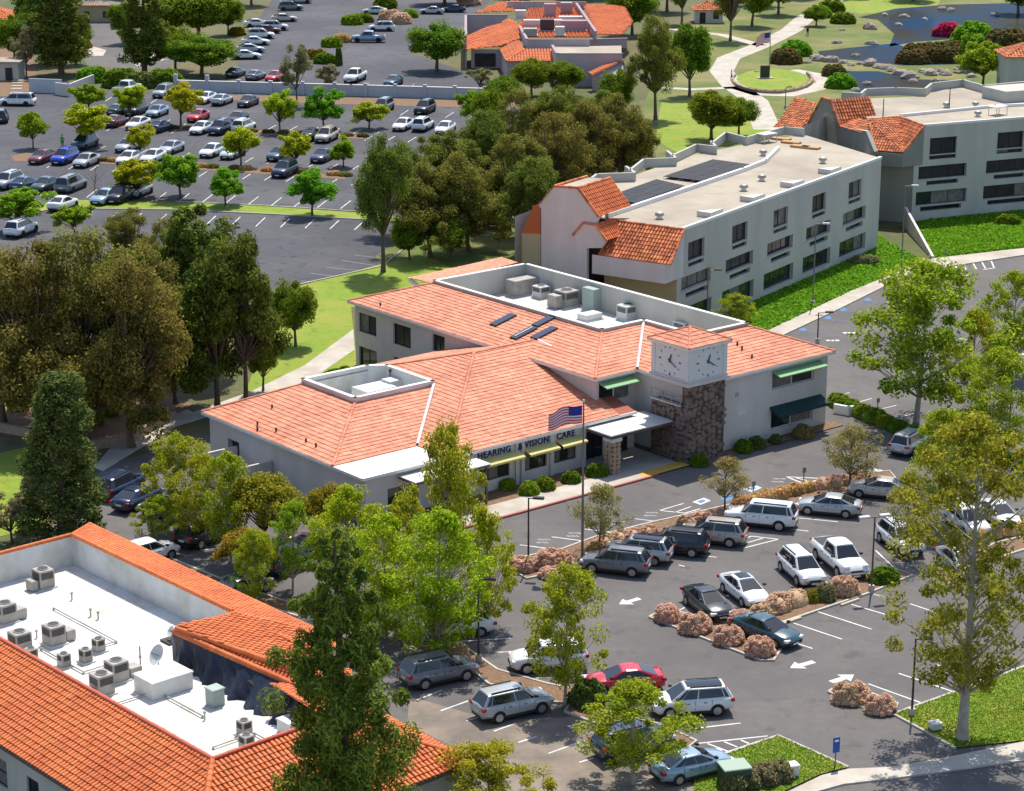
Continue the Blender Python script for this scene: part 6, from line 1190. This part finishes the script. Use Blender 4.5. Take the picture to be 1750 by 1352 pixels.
# accessible bays by the offices, worn lettering blocks
for x, y in ((1371, 565), (1414, 545), (1440, 531), (1482, 514), (1516, 493), (1552, 477)):
    flat("bay_marking", [(x-6, y-2), (x+3, y-5), (x+8, y-1), (x-1, y+2)], .012, "paint_blue"); mark([((x-14, y-1), (x+50, y+6))], "paint_blue", .09)
for x, y in ((1452, 569), (1423, 582), (1490, 548), (1521, 535), (1556, 515), (1585, 503), (1652, 470)):
    for k in range(3): mark([((x-9+k*7, y-1), (x-5+k*7, y+1))], "paint", .5)
mark([((1632, 452), (1636, 464)), ((1646, 451), (1652, 462)), ((1662, 449), (1669, 460)), ((1678, 448), (1684, 459)), ((1694, 446), (1699, 458)), ((1632, 452), (1694, 446)), ((1680, 461), (1700, 458))], w=.16)
for x, y in ((928, 926), (980, 915), (1112, 880), (1056, 895), (1330, 822), (1660, 640)):
    for k in range(4):
        for j in (0, 1): mark([((x-10+k*5+j*3, y+2-j*5), (x-7+k*5+j*3, y+1-j*5))], "paint_worn", .35)
def ada(x, y, s=1):
    flat("bay_marking", [(x-16*s, y+1*s), (x+4*s, y-6*s), (x+16*s, y-1*s), (x-2*s, y+6*s)], .012, "paint"); flat("bay_marking", [(x-8*s, y+.5*s), (x+2*s, y-3.5*s), (x+8*s, y-.5*s), (x-1*s, y+3.5*s)], .016, "paint_blue")
ada(1199, 857); ada(1286, 835)
flat("bay_marking", [(1230, 852), (1250, 846), (1262, 851), (1240, 858)], .012, "paint_blue"); mark([((1344, 815), (1374, 827)), ((1344, 815), (1406, 818)), ((1374, 827), (1406, 818)), ((1358, 816), (1384, 823))], w=.16)
def arrow(tail, tip, z=.012):
    a, b = P(*tail), P(*tip); d = (b-a).normalized(); n = Vector((-d.y, d.x, 0)); L = (b-a).length; h = min(1.1, L*.45); q = [a+n*.22, b-d*h+n*.22, b-d*h+n*.6, b, b-d*h-n*.6, b-d*h-n*.22, a-n*.22]
    flat("arrow_marking", q, z, "paint", world=True)
arrow((1093, 1023), (1058, 1033)); arrow((1391, 1131), (1350, 1142)); arrow((1420, 1166), (1460, 1153)); arrow((1470, 804), (1510, 804))
mat("wheel_stop", (.5, .42, .28), .85)
for a, b, lb in (((1437, 1036), (1468, 1025), "pale wheel stop in the empty bay by the pink shrub before the pickup"), ((1337, 1068), (1369, 1057), "pale wheel stop beside the dark teal sedan")):
    p, q = P(*a), P(*b); o_ = MB(); f = Fr(p.x, p.y, math.degrees(math.atan2(q.y-p.y, q.x-p.x))); o_.bevbox(f, 0, (q-p).length, -.1, .1, 0, .14, .03); o_.obj("wheel_stop", "wheel_stop", label=lb, cat="wheel stop")

# ---------------------------------------------------------------- lamps, flag, signs
def lamp(base, top, label, heads=1, arm=1.2, rz=0., hm="lamp_head", pm="metal_brown", r=.075):
    p = P(*base); h = (base[1]-top)/pxm(base[1])/.97; o_ = empty("street_lamp", p, rz, label=label, cat="lamp"); b = p
    m_ = MB(); m_.tube(p, p+Vector((0, 0, h)), r, r*.7, 8); m_.obj("pole", pm, o_); m_ = MB(); m_.tube(p, p+Vector((0, 0, .5)), .22, .2, 10); m_.obj("footing", "concrete", o_)
    for k in range(heads):
        s_ = 1 if k == 0 else -1; m_ = MB(); f = Fr(p.x, p.y, 0); m_.tube(p+Vector((0, 0, h-.06)), p+Vector((s_*arm*.5, 0, h)), .04, .035, 6); a_ = m_.obj("arm", pm, o_)
        m_ = MB(); x0, x1 = sorted((s_*arm*.4, s_*(arm*.4+.75))); m_.bevbox(f, x0, x1, -.17, .17, h-.03, h+.13, .04); m_.obj("lamp_head", hm, a_)
    return o_
lamp((903, 972), 848, "lamp post with twin floodlights by the pink shrubs", 1, .8, hm="metal_dark", pm="metal_dark", rz=-.2); lamp((1489, 1012), 880, "twin-headed brown lamp post beside the white pickup", 2, .9, rz=.3); lamp((1558, 1224), 1086, "dark lamp post at the tip of the street lawn", 1, .6, hm="metal_dark", pm="metal_dark"); lamp((818, 1132), 985, "dark lamp post rising through the lime-green trees", 1, .8, hm="metal_dark", pm="metal_dark")
lamp((1389, 522), 384, "tall lamp post on the edge of the office lawn", 1, 1.6, pm="pole_grey", rz=-.1); lamp((1540, 466), 320, "tall lamp post by the retaining wall", 1, 1.6, pm="pole_grey", rz=-.1); lamp((1397, 587), 534, "short lamp post behind the building's tile roof corner", 1, 1.6, pm="metal_brown", hm="metal_brown"); lamp((1722, 772), 608, "tall dark lamp post among the yellow-green trees", 1, 1.2, pm="metal_dark", rz=.1); lamp((1208, 560), 462, "lamp post close against the office front", 1, 1.4, pm="pole_grey", hm="metal_brown")
lamp((1480, 822), 770, "thin post at the end of the brown-pink hedge", 1, .3, hm="metal_dark", pm="metal_dark"); lamp((1342, 185), 150, "thin dark lamp by the park path", 1, .4, hm="metal_dark", pm="metal_dark")
def flagpole(base, top, label, fh, fw_, rz, lbf, half=False):
    p = P(*base); h = (base[1]-top)/pxm(base[1])/.97; o_ = empty("flagpole", p, label="%s" % label, cat="flagpole"); m_ = MB(); m_.tube(p, p+Vector((0, 0, h)), .10, .05, 8); m_.obj("pole", "pole_grey", o_); m_ = MB(); m_.tube(p+Vector((0, 0, h)), p+Vector((0, 0, h+.16)), .09, .06, 8); m_.obj("finial", "metal_light", o_)
    nx, nz = 20, 13; b = MB(); d = Vector((math.cos(rz), math.sin(rz), 0)); n = Vector((-d.y, d.x, 0)); z0 = h-.25
    def q(i, j): t = i/nx; s_ = j/nz; return p+d*(.1+fw_*t)+n*(.22*math.sin(t*9+s_*1.3)*t)+Vector((0, 0, z0-fh*s_-t*t*fh*.38-.10*math.sin(t*8+.5)*t))
    for i in range(nx):
        for j in range(nz): b.faces([q(i, j), q(i, j+1), q(i+1, j+1), q(i+1, j)], [(0, 1, 2, 3)], 2 if (i < nx*.4 and j < 7) else (0 if j % 2 == 0 else 1), True)
    b.obj("flag", ["flag_red", "flag_white", "flag_blue"], label=lbf, cat="flag")
flagpole((995, 957), 684, "tall grey flagpole in the hedge row", 1.25, 2.3, math.radians(185), "striped red and white flag with blue canton over the salmon roof")
flagpole((1315, 118), 55, "thin flagpole by the park lawn circle", 1.8, 2.6, math.radians(200), "small red, white and blue flag over the park")
def sign(base, top, w, hh, m, label, name="sign", pm="pole_grey"):
    p = P(*base); h = (base[1]-top)/pxm(base[1])/.97; o_ = empty(name, p, label=label, cat="sign"); b = MB(); b.tube(p, p+Vector((0, 0, h)), .04, .04, 6); b.obj("post", pm, o_); f = Fr(p.x, p.y, 20); b = MB(); b.bevbox(f, -w/2, w/2, -.06, -.042, h-hh, h, .005); b.obj("panel", m, o_); return o_
s_ = sign((1427, 1312), 1257, .42, .9, "sign_blue", "blue parking sign at the corner of the bottom lawn"); b = MB(); p = P(1427, 1312); f = Fr(p.x, p.y, 20); h_ = 55/pxm(1312)/.97; b.box(f, -.12, .12, -.08, -.064, h_-.25, h_-.12); b.obj("lettering", "sign_white", s_)
for b_, t_, lb in (((1373, 835), 798, "small grey sign by the white triangle marking"), ((1287, 850), 822, "small grey sign on the orange hedge's edge"), ((1158, 925), 888, "small dark sign behind the black SUV"), ((1500, 695), 680, "small dark post sign among the hedge bays"), ((1600, 728), 708, "small blue-grey sign near the sycamore"), ((1615, 440), 426, "small dark sign by the second office's pavement")): sign(b_, t_, .3, .4, "sign_grey", lb, pm="metal_dark")
# ---------------------------------------------------------------- rooftop equipment
def unit(fr_th, at, size, label, group=None, style="fan", m="metal_grey", side=None):
    f = Fr(at.x, at.y, fr_th); z = at.z; a, c, h = size; o_ = empty("rooftop_unit", at, label=label, cat="air conditioner", group=group)
    b = MB(); b.bevbox(f, -a/2, a/2, -c/2, c/2, z+.08, z+h, .03); b.obj("cabinet", m, o_)
    b = MB(); b.box(f, -a/2-.12, a/2+.12, -c/2-.12, c/2+.12, z, z+.08); b.obj("curb", "membrane_grey", o_)
    if style != "box":
        r = min(a, c)*.36; ct = f.p(0, 0, z+h)
        b = MB(); b.tube(ct+Vector((0, 0, .003)), ct+Vector((0, 0, .06)), r, r, 14); fg = b.obj("fan_guard", m, o_); b = MB(); b.tube(ct+Vector((0, 0, .061)), ct+Vector((0, 0, .066)), r*.88, r*.88, 14); b.obj("fan", "metal_dark", fg)
        for q, a0, a1 in ((wallq(f, v=-c/2), -a/2+.1, a/2-.1), (wallq(f, u=-a/2), -c/2+.1, c/2-.1)):
            b = MB(); nl = 5
            for i in range(nl): zz_ = z+h*.55+i*h*.36/nl; quad_box(b, q, a0, a1, zz_, zz_+h*.045, .002, .02)
            b.obj("louver", "metal_dark", o_)
    if side:
        sx, sy, sa, sc_, sh = side; b = MB(); b.bevbox(f, sx-sa/2, sx+sa/2, sy-sc_/2, sy+sc_/2, z+.05, z+sh, .03); b.obj("intake_hood", m if style != "box" else "metal_light", o_)
    return o_
S_Z = ZF+.01
big = [(75, 1003, "rooftop unit alone by the far parapet corner", (-0.81, 0.00, 0.44, 0.74, 0.67)), (10, 1062, "rooftop unit with a side hood at the white roof's open edge", (0.89, 0.00, 0.67, 0.81, 0.67)), (35, 1112, "rooftop unit next to the long red coping", (-0.96, 0.00, 0.74, 0.89, 0.52)), (93, 1100, "rooftop unit with side hood in the middle of the white roof", (0.96, 0.07, 0.59, 0.81, 0.67)), (175, 1185, "rooftop unit with a pale duct beside the red coping", (-0.96, 0.00, 0.74, 0.74, 0.44)), (200, 1162, "rooftop unit with side hood behind the pale-duct unit", (1.04, 0.00, 0.74, 0.81, 0.59))]
for x, y, lb, sd in big: unit(42, P(x, y, S_Z), (1.02, 1.0, 1.2), lb, None, "fan", "metal_grey", sd)
for x, y in ((54, 1130), (110, 1139), (147, 1131), (169, 1113)): unit(42, P(x, y, S_Z), (.58, .58, .8), "small condenser in the cluster on the white roof", "small condensers on the white roof", "fan", "metal_grey")
for x, y in ((418, 1256), (422, 1281)): unit(42, P(x, y, S_Z), (.62, .62, .85), "dark condenser near the white roof's inner corner", "dark condensers by the roof corner", "fan", "metal_grey")
def crate(fr_th, at, a, c, h, m, name, label, cat, lid=None):
    f = Fr(at.x, at.y, fr_th); o_ = empty(name, at, label=label, cat=cat); b = MB(); b.bevbox(f, -a/2, a/2, -c/2, c/2, at.z, at.z+h, .04); b.obj("box", m, o_); b = MB(); b.bevbox(f, -a/2-.05, a/2+.05, -c/2-.05, c/2+.05, at.z+h+.002, at.z+h+.08, .03); b.obj("lid", lid or m, o_); return o_
crate(42, P(280, 1178, S_Z), 2.6, 1.9, .95, "membrane_grey", "roof_hatch", "cream roof hatch box beside the tarpaulin", "roof hatch", "membrane"); crate(42, P(368, 1204, S_Z), .75, .75, .95, "metal_green", "roof_cabinet", "green-grey cabinet on the white roof before the tarpaulin", "cabinet"); crate(42, P(497, 1252, S_Z), .9, 1.2, .7, "metal_light", "roof_cabinet", "pale cabinet at the tarpaulin's lower end", "cabinet")
def dish(at, r, label, yaw):
    o_ = empty("satellite_dish", at, label=label, cat="satellite dish"); b = MB(); b.tube(at, at+Vector((0, 0, r*1.5)), .04, .04, 6); b.obj("mast", "metal_grey", o_)
    n, k = 14, 4; ax = Vector((math.cos(yaw)*.85, math.sin(yaw)*.85, .5)).normalized(); x = ax.orthogonal().normalized(); y = ax.cross(x); c = at+Vector((0, 0, r*1.7)); vs = [c]+[c+(x*math.cos(6.283*i/n)+y*math.sin(6.283*i/n))*r*(j/k)+ax*(j/k)**2*r*.25 for j in range(1, k+1) for i in range(n)]
    b = MB(); b.faces(vs, [(0, 1+i, 1+(i+1) % n) for i in range(n)]+[(1+(j-1)*n+i, 1+j*n+i, 1+j*n+(i+1) % n, 1+(j-1)*n+(i+1) % n) for j in range(1, k) for i in range(n)], 0, True); b.obj("reflector", "metal_light", o_)
    b = MB(); b.tube(c, c+ax*r*.9, .02, .02, 5); b.obj("feed_arm", "metal_dark", o_); b = MB(); b.box(Fr(at.x, at.y, 42), -.5, .5, -.5, .5, at.z, at.z+.12); b.obj("ballast", "metal_dark", o_)
dish(P(272, 1150, S_Z)+Vector((0, 0, 0)), .62, "satellite dish on a short mast behind the cream hatch", 3.8); dish(P(294, 1096, S_Z), .35, "small satellite dish at the torn tile edge", 3.6)
for i, (x, y) in enumerate(((123, 1025), (155, 1053), (168, 1058), (240, 1135), (350, 1230), (63, 1090))):
    p = P(x, y, S_Z); b = MB(); b.tube(p, p+Vector((0, 0, .45 if i != 3 else 1.1)), .05, .05, 6); b.tube(p+Vector((0, 0, .38)), p+Vector((0, 0, .5)), .09, .09, 6); b.obj("vent_pipe", "metal_grey", label="thin vent pipe standing on the white roof", cat="vent", group="vent pipes on the white roof")
WZ = 5.72
for x, y, s_, lb, st_, m_, sd in ((905, 500, (4.6, 1.3, 1.5), "long grey duct unit at the far end of the roof well", "box", "metal_grey", (1.5, -1.3, 1.6, 1.2, .9)), (968, 523, (1.6, 1.6, 1.5), "grey fan unit beside the green tank box in the roof well", "fan", "metal_grey", (-1.2, .2, .8, 1.2, 1.2)), (1015, 528, (1.5, 1.5, 2.0), "tall pale green box in the roof well", "box", "metal_green", None), (1008, 546, (1.9, 1.2, .6), "low pale cabinet before the tall green box", "box", "metal_light", None), (1072, 545, (1.4, 1.3, 1.3), "pale fan unit near the well's back wall", "fan", "metal_light", (1.2, .2, .5, .8, .9)), (1106, 548, (.6, .8, 1.2), "narrow grey unit beside the pale fan unit", "box", "metal_grey", None), (1178, 566, (2.6, 1.4, 1.0), "unit showing over the tile edge behind the clock tower", "fan", "metal_light", None), (925, 508, (1.2, 1.2, 1.1), "small fan unit before the long duct unit", "fan", "metal_light", None)):
    unit(39.5, P(x, y, WZ), s_, lb, None, st_, m_, sd)
unit(39.5, P(640, 680, 4.02), (2.9, 2.2, .95), "wide flat unit in the low wing's roof well", None, "box", "metal_light", None); unit(39.5, P(685, 668, 4.02), (3.0, 1.2, 1.15), "long pale duct in the low wing's roof well", None, "box", "metal_light", (-1.0, .9, 1.2, .8, .7))
p = P(667, 666, 4.02); b = MB(); b.tube(p, p+Vector((0, 0, 1.6)), .05, .05, 6); b.tube(p+Vector((0, 0, 1.5)), p+Vector((0, 0, 1.75)), .12, .08, 8); b.obj("vent_pipe", "metal_dark", label="dark flue standing behind the long pale duct", cat="vent")
for i, (x, y, zt) in enumerate(((1127, 374, 10.27), (1271, 326, 10.27), (1302, 309, 10.27), (1304, 266, 10.27), (1406, 279, 10.27), (1617, 184, 11.47), (1667, 183, 11.47), (1671, 199, 11.47))):
    p = P(x, y, zt); o_ = empty("roof_ventilator", p, label="round grey ventilator on the %s" % ("long office's sand-coloured roof" if zt < 11 else "pond office's roof"), cat="vent", group="ventilators on the %s office roof" % ("long" if zt < 11 else "pond")); b = MB(); b.tube(p, p+Vector((0, 0, .35)), .28, .28, 10); b.obj("collar", "metal_light", o_); b = MB(); b.tube(p+Vector((0, 0, .35)), p+Vector((0, 0, .62)), .48, .42, 10); b.tube(p+Vector((0, 0, .62)), p+Vector((0, 0, .75)), .42, .15, 10); b.obj("hood", "metal_grey", o_)
for x, y, zt, lb in ((1310, 243, 10.27, "white frame stand on the long office roof"), (1705, 196, 11.47, "white frame stand on the pond office roof")):
    p = P(x, y, zt); f = Fr(p.x, p.y, 40); o_ = empty("equipment_stand", p, label=lb, cat="stand"); b = MB(); b.box(f, -1.1, 1.1, -.7, .7, zt+.95, zt+1.05); b.obj("platform", "metal_light", o_)
    for sx in (-1, 1):
        for sy in (-.6, .6): b = MB(); q = f.p(sx, sy, zt); b.tube(q, q+Vector((0, 0, .95)), .05, .05, 6); b.obj("leg", "metal_light", o_)
for x, y, h in ((1509, 200, 2.2), (1622, 185, 2.6), (1706, 155, 1.8)):
    p = P(x, y, 11.47); b = MB(); b.tube(p, p+Vector((0, 0, h)), .07, .05, 6); b.obj("roof_mast", "metal_dark", label="thin mast standing on the pond office roof", cat="mast", group="masts on the pond office roof")
b = MB(); p = P(1738, 172, 11.47); f = Fr(p.x, p.y, 24); b.bevbox(f, -2.5, 6, -1, 4, 11.47, 12.9, .05); b.obj("roof_penthouse", "stucco_grey", label="pale box penthouse on the pond office roof", cat="penthouse")
for x, y, s_, m_, lb in ((906, 60, (2.4, 1.6, 1.2), "metal_grey", "grey unit at the end of the tiled building's ducts"), (940, 30, (2.2, 2, 2.6), "trim_mauve", "tall dark stack on the tiled building"), (968, 26, (2.2, 2, 2.4), "trim_mauve", "second dark stack on the tiled building"), (928, 45, (7, 1.6, 1.2), "metal_light", "long pale duct across the tiled building's roof"), (978, 38, (5, 1.4, 1.1), "metal_light", "pale duct behind the dark unit on the tiled building"), (935, 52, (2.5, 2, 2), "metal_dark", "dark unit amid the tiled building's ducts"), (980, 52, (4.6, 2, 1.8), "trim_mauve", "mauve unit on the tiled building beside the parapet"), (957, 60, (1.6, 1.5, 1.5), "metal_light", "small pale unit before the dark unit on the tiled building"), (890, 32, (2, 1.5, 1.6), "metal_light", "small unit by the tiled building's left slope".replace("left ", "hip "))):
    unit(0, P(x, y, 5.6), s_, lb, None, "box", m_)
for x, y in ((465, 698), (440, 727), (472, 738), (440, 736), (523, 756), (540, 764), (650, 523), (1260, 590), (1268, 598), (1285, 612)):
    z = 4.4
    for _ in range(12):
        u_, v_ = FM.uv(P(x, y, z)); z = 3.7+.243*u_ if x < 600 else (6.3+.25*(u_-24.2) if x < 900 else 6.3+.25*(v_+4.1))
    p = P(x, y, z); b = MB(); b.tube(p-Vector((0, 0, .2)), p+Vector((0, 0, .32)), .08, .08, 6); b.obj("vent_pipe", "metal_dark", label="short dark vent pipe through the salmon tiles", cat="vent", group="vent pipes through the salmon tiles")
# ---------------------------------------------------------------- site furniture
def cabinet(px, a, c, h, m, lb, th=20):
    crate(th, P(*px)+Vector((0, 0, .09)), a, c, h, m, "utility_cabinet", lb, "utility cabinet")
mat("cabinet_green", (.05, .075, .05), .6); mat("cabinet_top", (.30, .38, .30), .6)
crate(15, P(1254, 1344)+Vector((0, 0, .09)), 1.5, 1.25, 1.15, "cabinet_green", "transformer", "dark green transformer box behind the olive hedge", "transformer", "cabinet_top"); cabinet((1351, 1327), .75, .6, .6, "metal_light", "small pale utility box on the bottom lawn")
cabinet((1598, 1248), .6, .5, .35, "metal_light", "small white utility box on the street lawn")
crate(39.5, F(-2.2, 15.3, .02), 1.6, 1.2, 1.1, "metal_grey", "dumpster", "dumpster with a bright blue lid in the service yard", "dumpster", "bin_blue")
b = MB(); strip(b, [P(1428, 706), P(1450, 710), P(1470, 708)], .3, 0, .8); b.obj("garden_wall", "stucco_white", label="curved low white wall behind the building's outer corner", cat="wall")
for x, y, lb in ((1478, 714, "pale stone bench by the clipped hedge"), (1491, 719, "second pale stone bench by the clipped hedge")):
    p = P(x, y); f = Fr(p.x, p.y, -20); o_ = empty("stone_bench", p, label=lb, cat="bench"); b = MB(); b.bevbox(f, -.8, .8, -.25, .25, .4, .5, .02); b.obj("seat", "trim_white", o_)
    for s_ in (-.6, .6): b = MB(); b.box(f, s_-.1, s_+.1, -.2, .2, 0, .4); b.obj("leg", "trim_white", o_)
# steps on the brown bank
stp = empty("bank_steps", P(30, 150), label="pale steps climbing the brown bank by the shed", cat="steps")
for k in range(12):
    p = P(28+k*.9, 152-k*4.4); f = Fr(p.x, p.y, 0); b = MB(); b.box(f, -.9, .9, -.5, .5, 0, .1+.03*k); b.obj("step", "concrete", stp)
# ---------------------------------------------------------------- park: pond, rocks, paths, people
for q in ([(1468, 30), (1530, 15), (1620, 8), (1800, 4), (1800, 66), (1700, 70), (1640, 66), (1560, 72), (1520, 80), (1528, 58), (1500, 34)], [(1398, 88), (1450, 82), (1530, 74), (1560, 86), (1660, 110), (1540, 112), (1450, 102), (1405, 102)], [(1450, 122), (1500, 122), (1570, 136), (1660, 138), (1690, 150), (1560, 160), (1470, 160), (1448, 152)]):
    flat("pond_water", q, .03, "water")
flat("sand_bank", [(1370, 55), (1440, 45), (1480, 52), (1530, 62), (1525, 70), (1440, 80), (1395, 72)], .025, "grass_dry")
for q, w in (([(1440, -8), (1375, 32), (1352, 52), (1300, 78), (1245, 100), (1233, 122), (1255, 148), (1290, 172), (1312, 222)], 4.2), ([(1130, 150), (1180, 153), (1258, 150)], 2.2), ([(1255, 148), (1300, 162), (1345, 163), (1395, 152), (1412, 140), (1390, 127), (1352, 120)], 3.2), ([(1300, 78), (1235, 60), (1150, 50)], 2.4)):
    ribbon("path", q, w, .035, "concrete", kind="structure")
mw_ = [P(1320+68*math.cos(t*.25), 138+22*math.sin(t*.25)) for t in range(-2, 15)]
b = MB(); strip(b, mw_, .4, 0, .5); b.obj("garden_wall", "brick_wall", label="low curved brown wall round the park lawn circle", cat="wall")
flat("lawn", [(1320+62*math.cos(t*.4), 136+18*math.sin(t*.4)) for t in range(16)], .045, "grass")
p = P(1307, 134); f = Fr(p.x, p.y, 5); o_ = empty("monument", p, label="dark stone slab monument on the lawn circle", cat="monument"); b = MB(); b.bevbox(f, -.8, .8, -.2, .2, .2, 2.2, .05); b.obj("slab", "metal_dark", o_); b = MB(); b.bevbox(f, -1.4, 1.4, -.7, .7, 0, .2, .04); b.obj("plinth", "concrete", o_)
rk = []
for k in range(5):
    rr = random.Random(k+40); b = MB(); n = 8; vs = []
    for j, (rz_, z) in enumerate(((1, 0), (1.02, .35), (.8, .7), (.4, .92))): vs += [(math.cos(6.283*i/n)*rz_*rr.uniform(.78, 1.12), math.sin(6.283*i/n)*rz_*rr.uniform(.78, 1.12), z*rr.uniform(.9, 1.1)) for i in range(n)]
    b.faces(vs, [(j*n+i, j*n+(i+1) % n, (j+1)*n+(i+1) % n, (j+1)*n+i) for j in range(3) for i in range(n)]+[tuple(range(3*n, 4*n))]); rk.append(b.mesh("pond_rock", "rock"))
rocks = [(1393, 100, 1.6), (1400, 104, 2.0), (1420, 106, 2.2), (1440, 108, 1.5), (1455, 112, 1.4), (1470, 110, 1.2), (1487, 112, 2.4), (1500, 116, 1.6), (1515, 118, 1.8), (1525, 122, 1.6), (1540, 128, 2.0), (1555, 134, 2.4), (1578, 124, 1.6), (1590, 128, 2.2), (1605, 122, 1.4), (1615, 128, 2.0), (1640, 124, 2.2), (1560, 140, 1.3), (1482, 146, 1.5), (1487, 50, 2.2), (1490, 76, 1.8), (1430, 74, 1.7), (1462, 96, 1.2), (1535, 44, 1.4), (1545, 30, 1.6), (1580, 34, 1.2), (1512, 26, 1.2), (1450, 26, 1.8), (1610, 16, 1.6), (1625, 18, 1.4), (1700, 26, 1.6), (1576, 8, 1.2), (1444, 122, 1.4), (1462, 155, 1.2), (1600, 140, 1.2), (1660, 132, 1.5), (1438, 52, 1.2), (1380, 108, 1.3)]
for x, y, s_ in rocks:
    o = link("pond_rock", R.choice(rk)); o.location = P(x, y)-Vector((0, 0, .15)); k = .55 if (1476 < x < 1495 and y < 60) else .5; o.scale = (s_*.75, s_*.6, s_*(k+.1)); o.rotation_euler = (0, 0, R.uniform(0, 6)); tag(o, "tan boulder at the pond's edge", "rock", "boulders round the pond")
def person(px, label, top="cloth_dark", legs="cloth_blue", rz=0, h=1.75):
    p = P(*px); o_ = empty("person", p, rz, label=label, cat="person"); me = bpy.data.meshes.new("body"); k = h/1.75
    V = [(0, 0, .95), (0, .02, 1.2), (0, .02, 1.42), (0, 0, 1.52), (0, -.02, 1.63), (0, -.01, 1.74), (.1, 0, .88), (.12, -.05, .48), (.12, .0, .08), (.12, -.16, .04), (-.1, 0, .88), (-.12, .05, .48), (-.13, .14, .08), (-.13, 0, .04), (.2, .02, 1.40), (.26, .03, 1.12), (.25, -.1, .88), (-.2, .02, 1.40), (-.26, .05, 1.12), (-.25, -.02, .86), (.25, -.14, .80), (-.25, -.06, .78)]
    E_ = [(0, 1), (1, 2), (2, 3), (3, 4), (4, 5), (0, 6), (6, 7), (7, 8), (8, 9), (0, 10), (10, 11), (11, 12), (12, 13), (2, 14), (14, 15), (15, 16), (16, 20), (2, 17), (17, 18), (18, 19), (19, 21)]
    Rd = [.15, .14, .17, .06, .10, .07, .1, .07, .05, .04, .1, .07, .05, .04, .07, .05, .04, .07, .05, .04, .03, .03]
    me.from_pydata([(x*k, y*k, z*k) for x, y, z in V], E_, []); b_ = link("body", me, o_); md = b_.modifiers.new("skin", 'SKIN')
    sv = me.skin_vertices[0].data if me.skin_vertices else None
    if sv is None:
        bpy.context.view_layer.update()
    import bmesh
    bm = bmesh.new(); bm.from_mesh(me); lay = bm.verts.layers.skin.verify()
    for v_, r_ in zip(bm.verts, Rd): v_[lay].radius = (r_*k, r_*k)
    bm.verts.ensure_lookup_table(); bm.verts[0][lay].use_root = True; bm.to_mesh(me); bm.free()
    b_.modifiers.new("sub", 'SUBSURF').levels = 1; me2 = bpy.data.meshes.new_from_object(b_.evaluated_get(bpy.context.evaluated_depsgraph_get())); b_.modifiers.clear(); b_.data = me2
    me2.materials.clear()
    for m_ in (legs, top, "skin"): me2.materials.append(M[m_])
    for f_ in me2.polygons:
        c = f_.center; f_.material_index = 2 if (c.z > 1.5*k or (abs(c.x) > .22*k and c.z < .95*k)) else (1 if c.z > .93*k else 0); f_.use_smooth = True
    b = MB(); b.tube(p+Vector((0, .01, 1.70*k)), p+Vector((0, .01, 1.80*k)), .11*k, .07*k, 8); b.obj("hair", "cloth_dark", o_)
person((1380, 62), "person in dark clothes walking on the park path by the wall", "cloth_dark", "cloth_blue", .6, 1.9); person((1250, 137), "person in white sitting area by the park path".replace(" sitting area", ""), "cloth_white", "cloth_dark", 1.2); person((107, 252), "person in a bright green vest beside the yellow-green tree", "sign_green", "cloth_dark", 0, 1.8)
shrub((579, 112), .7, .7, 3.4, "leaf_pine", "narrow dark clipped column at the upper lot divider")
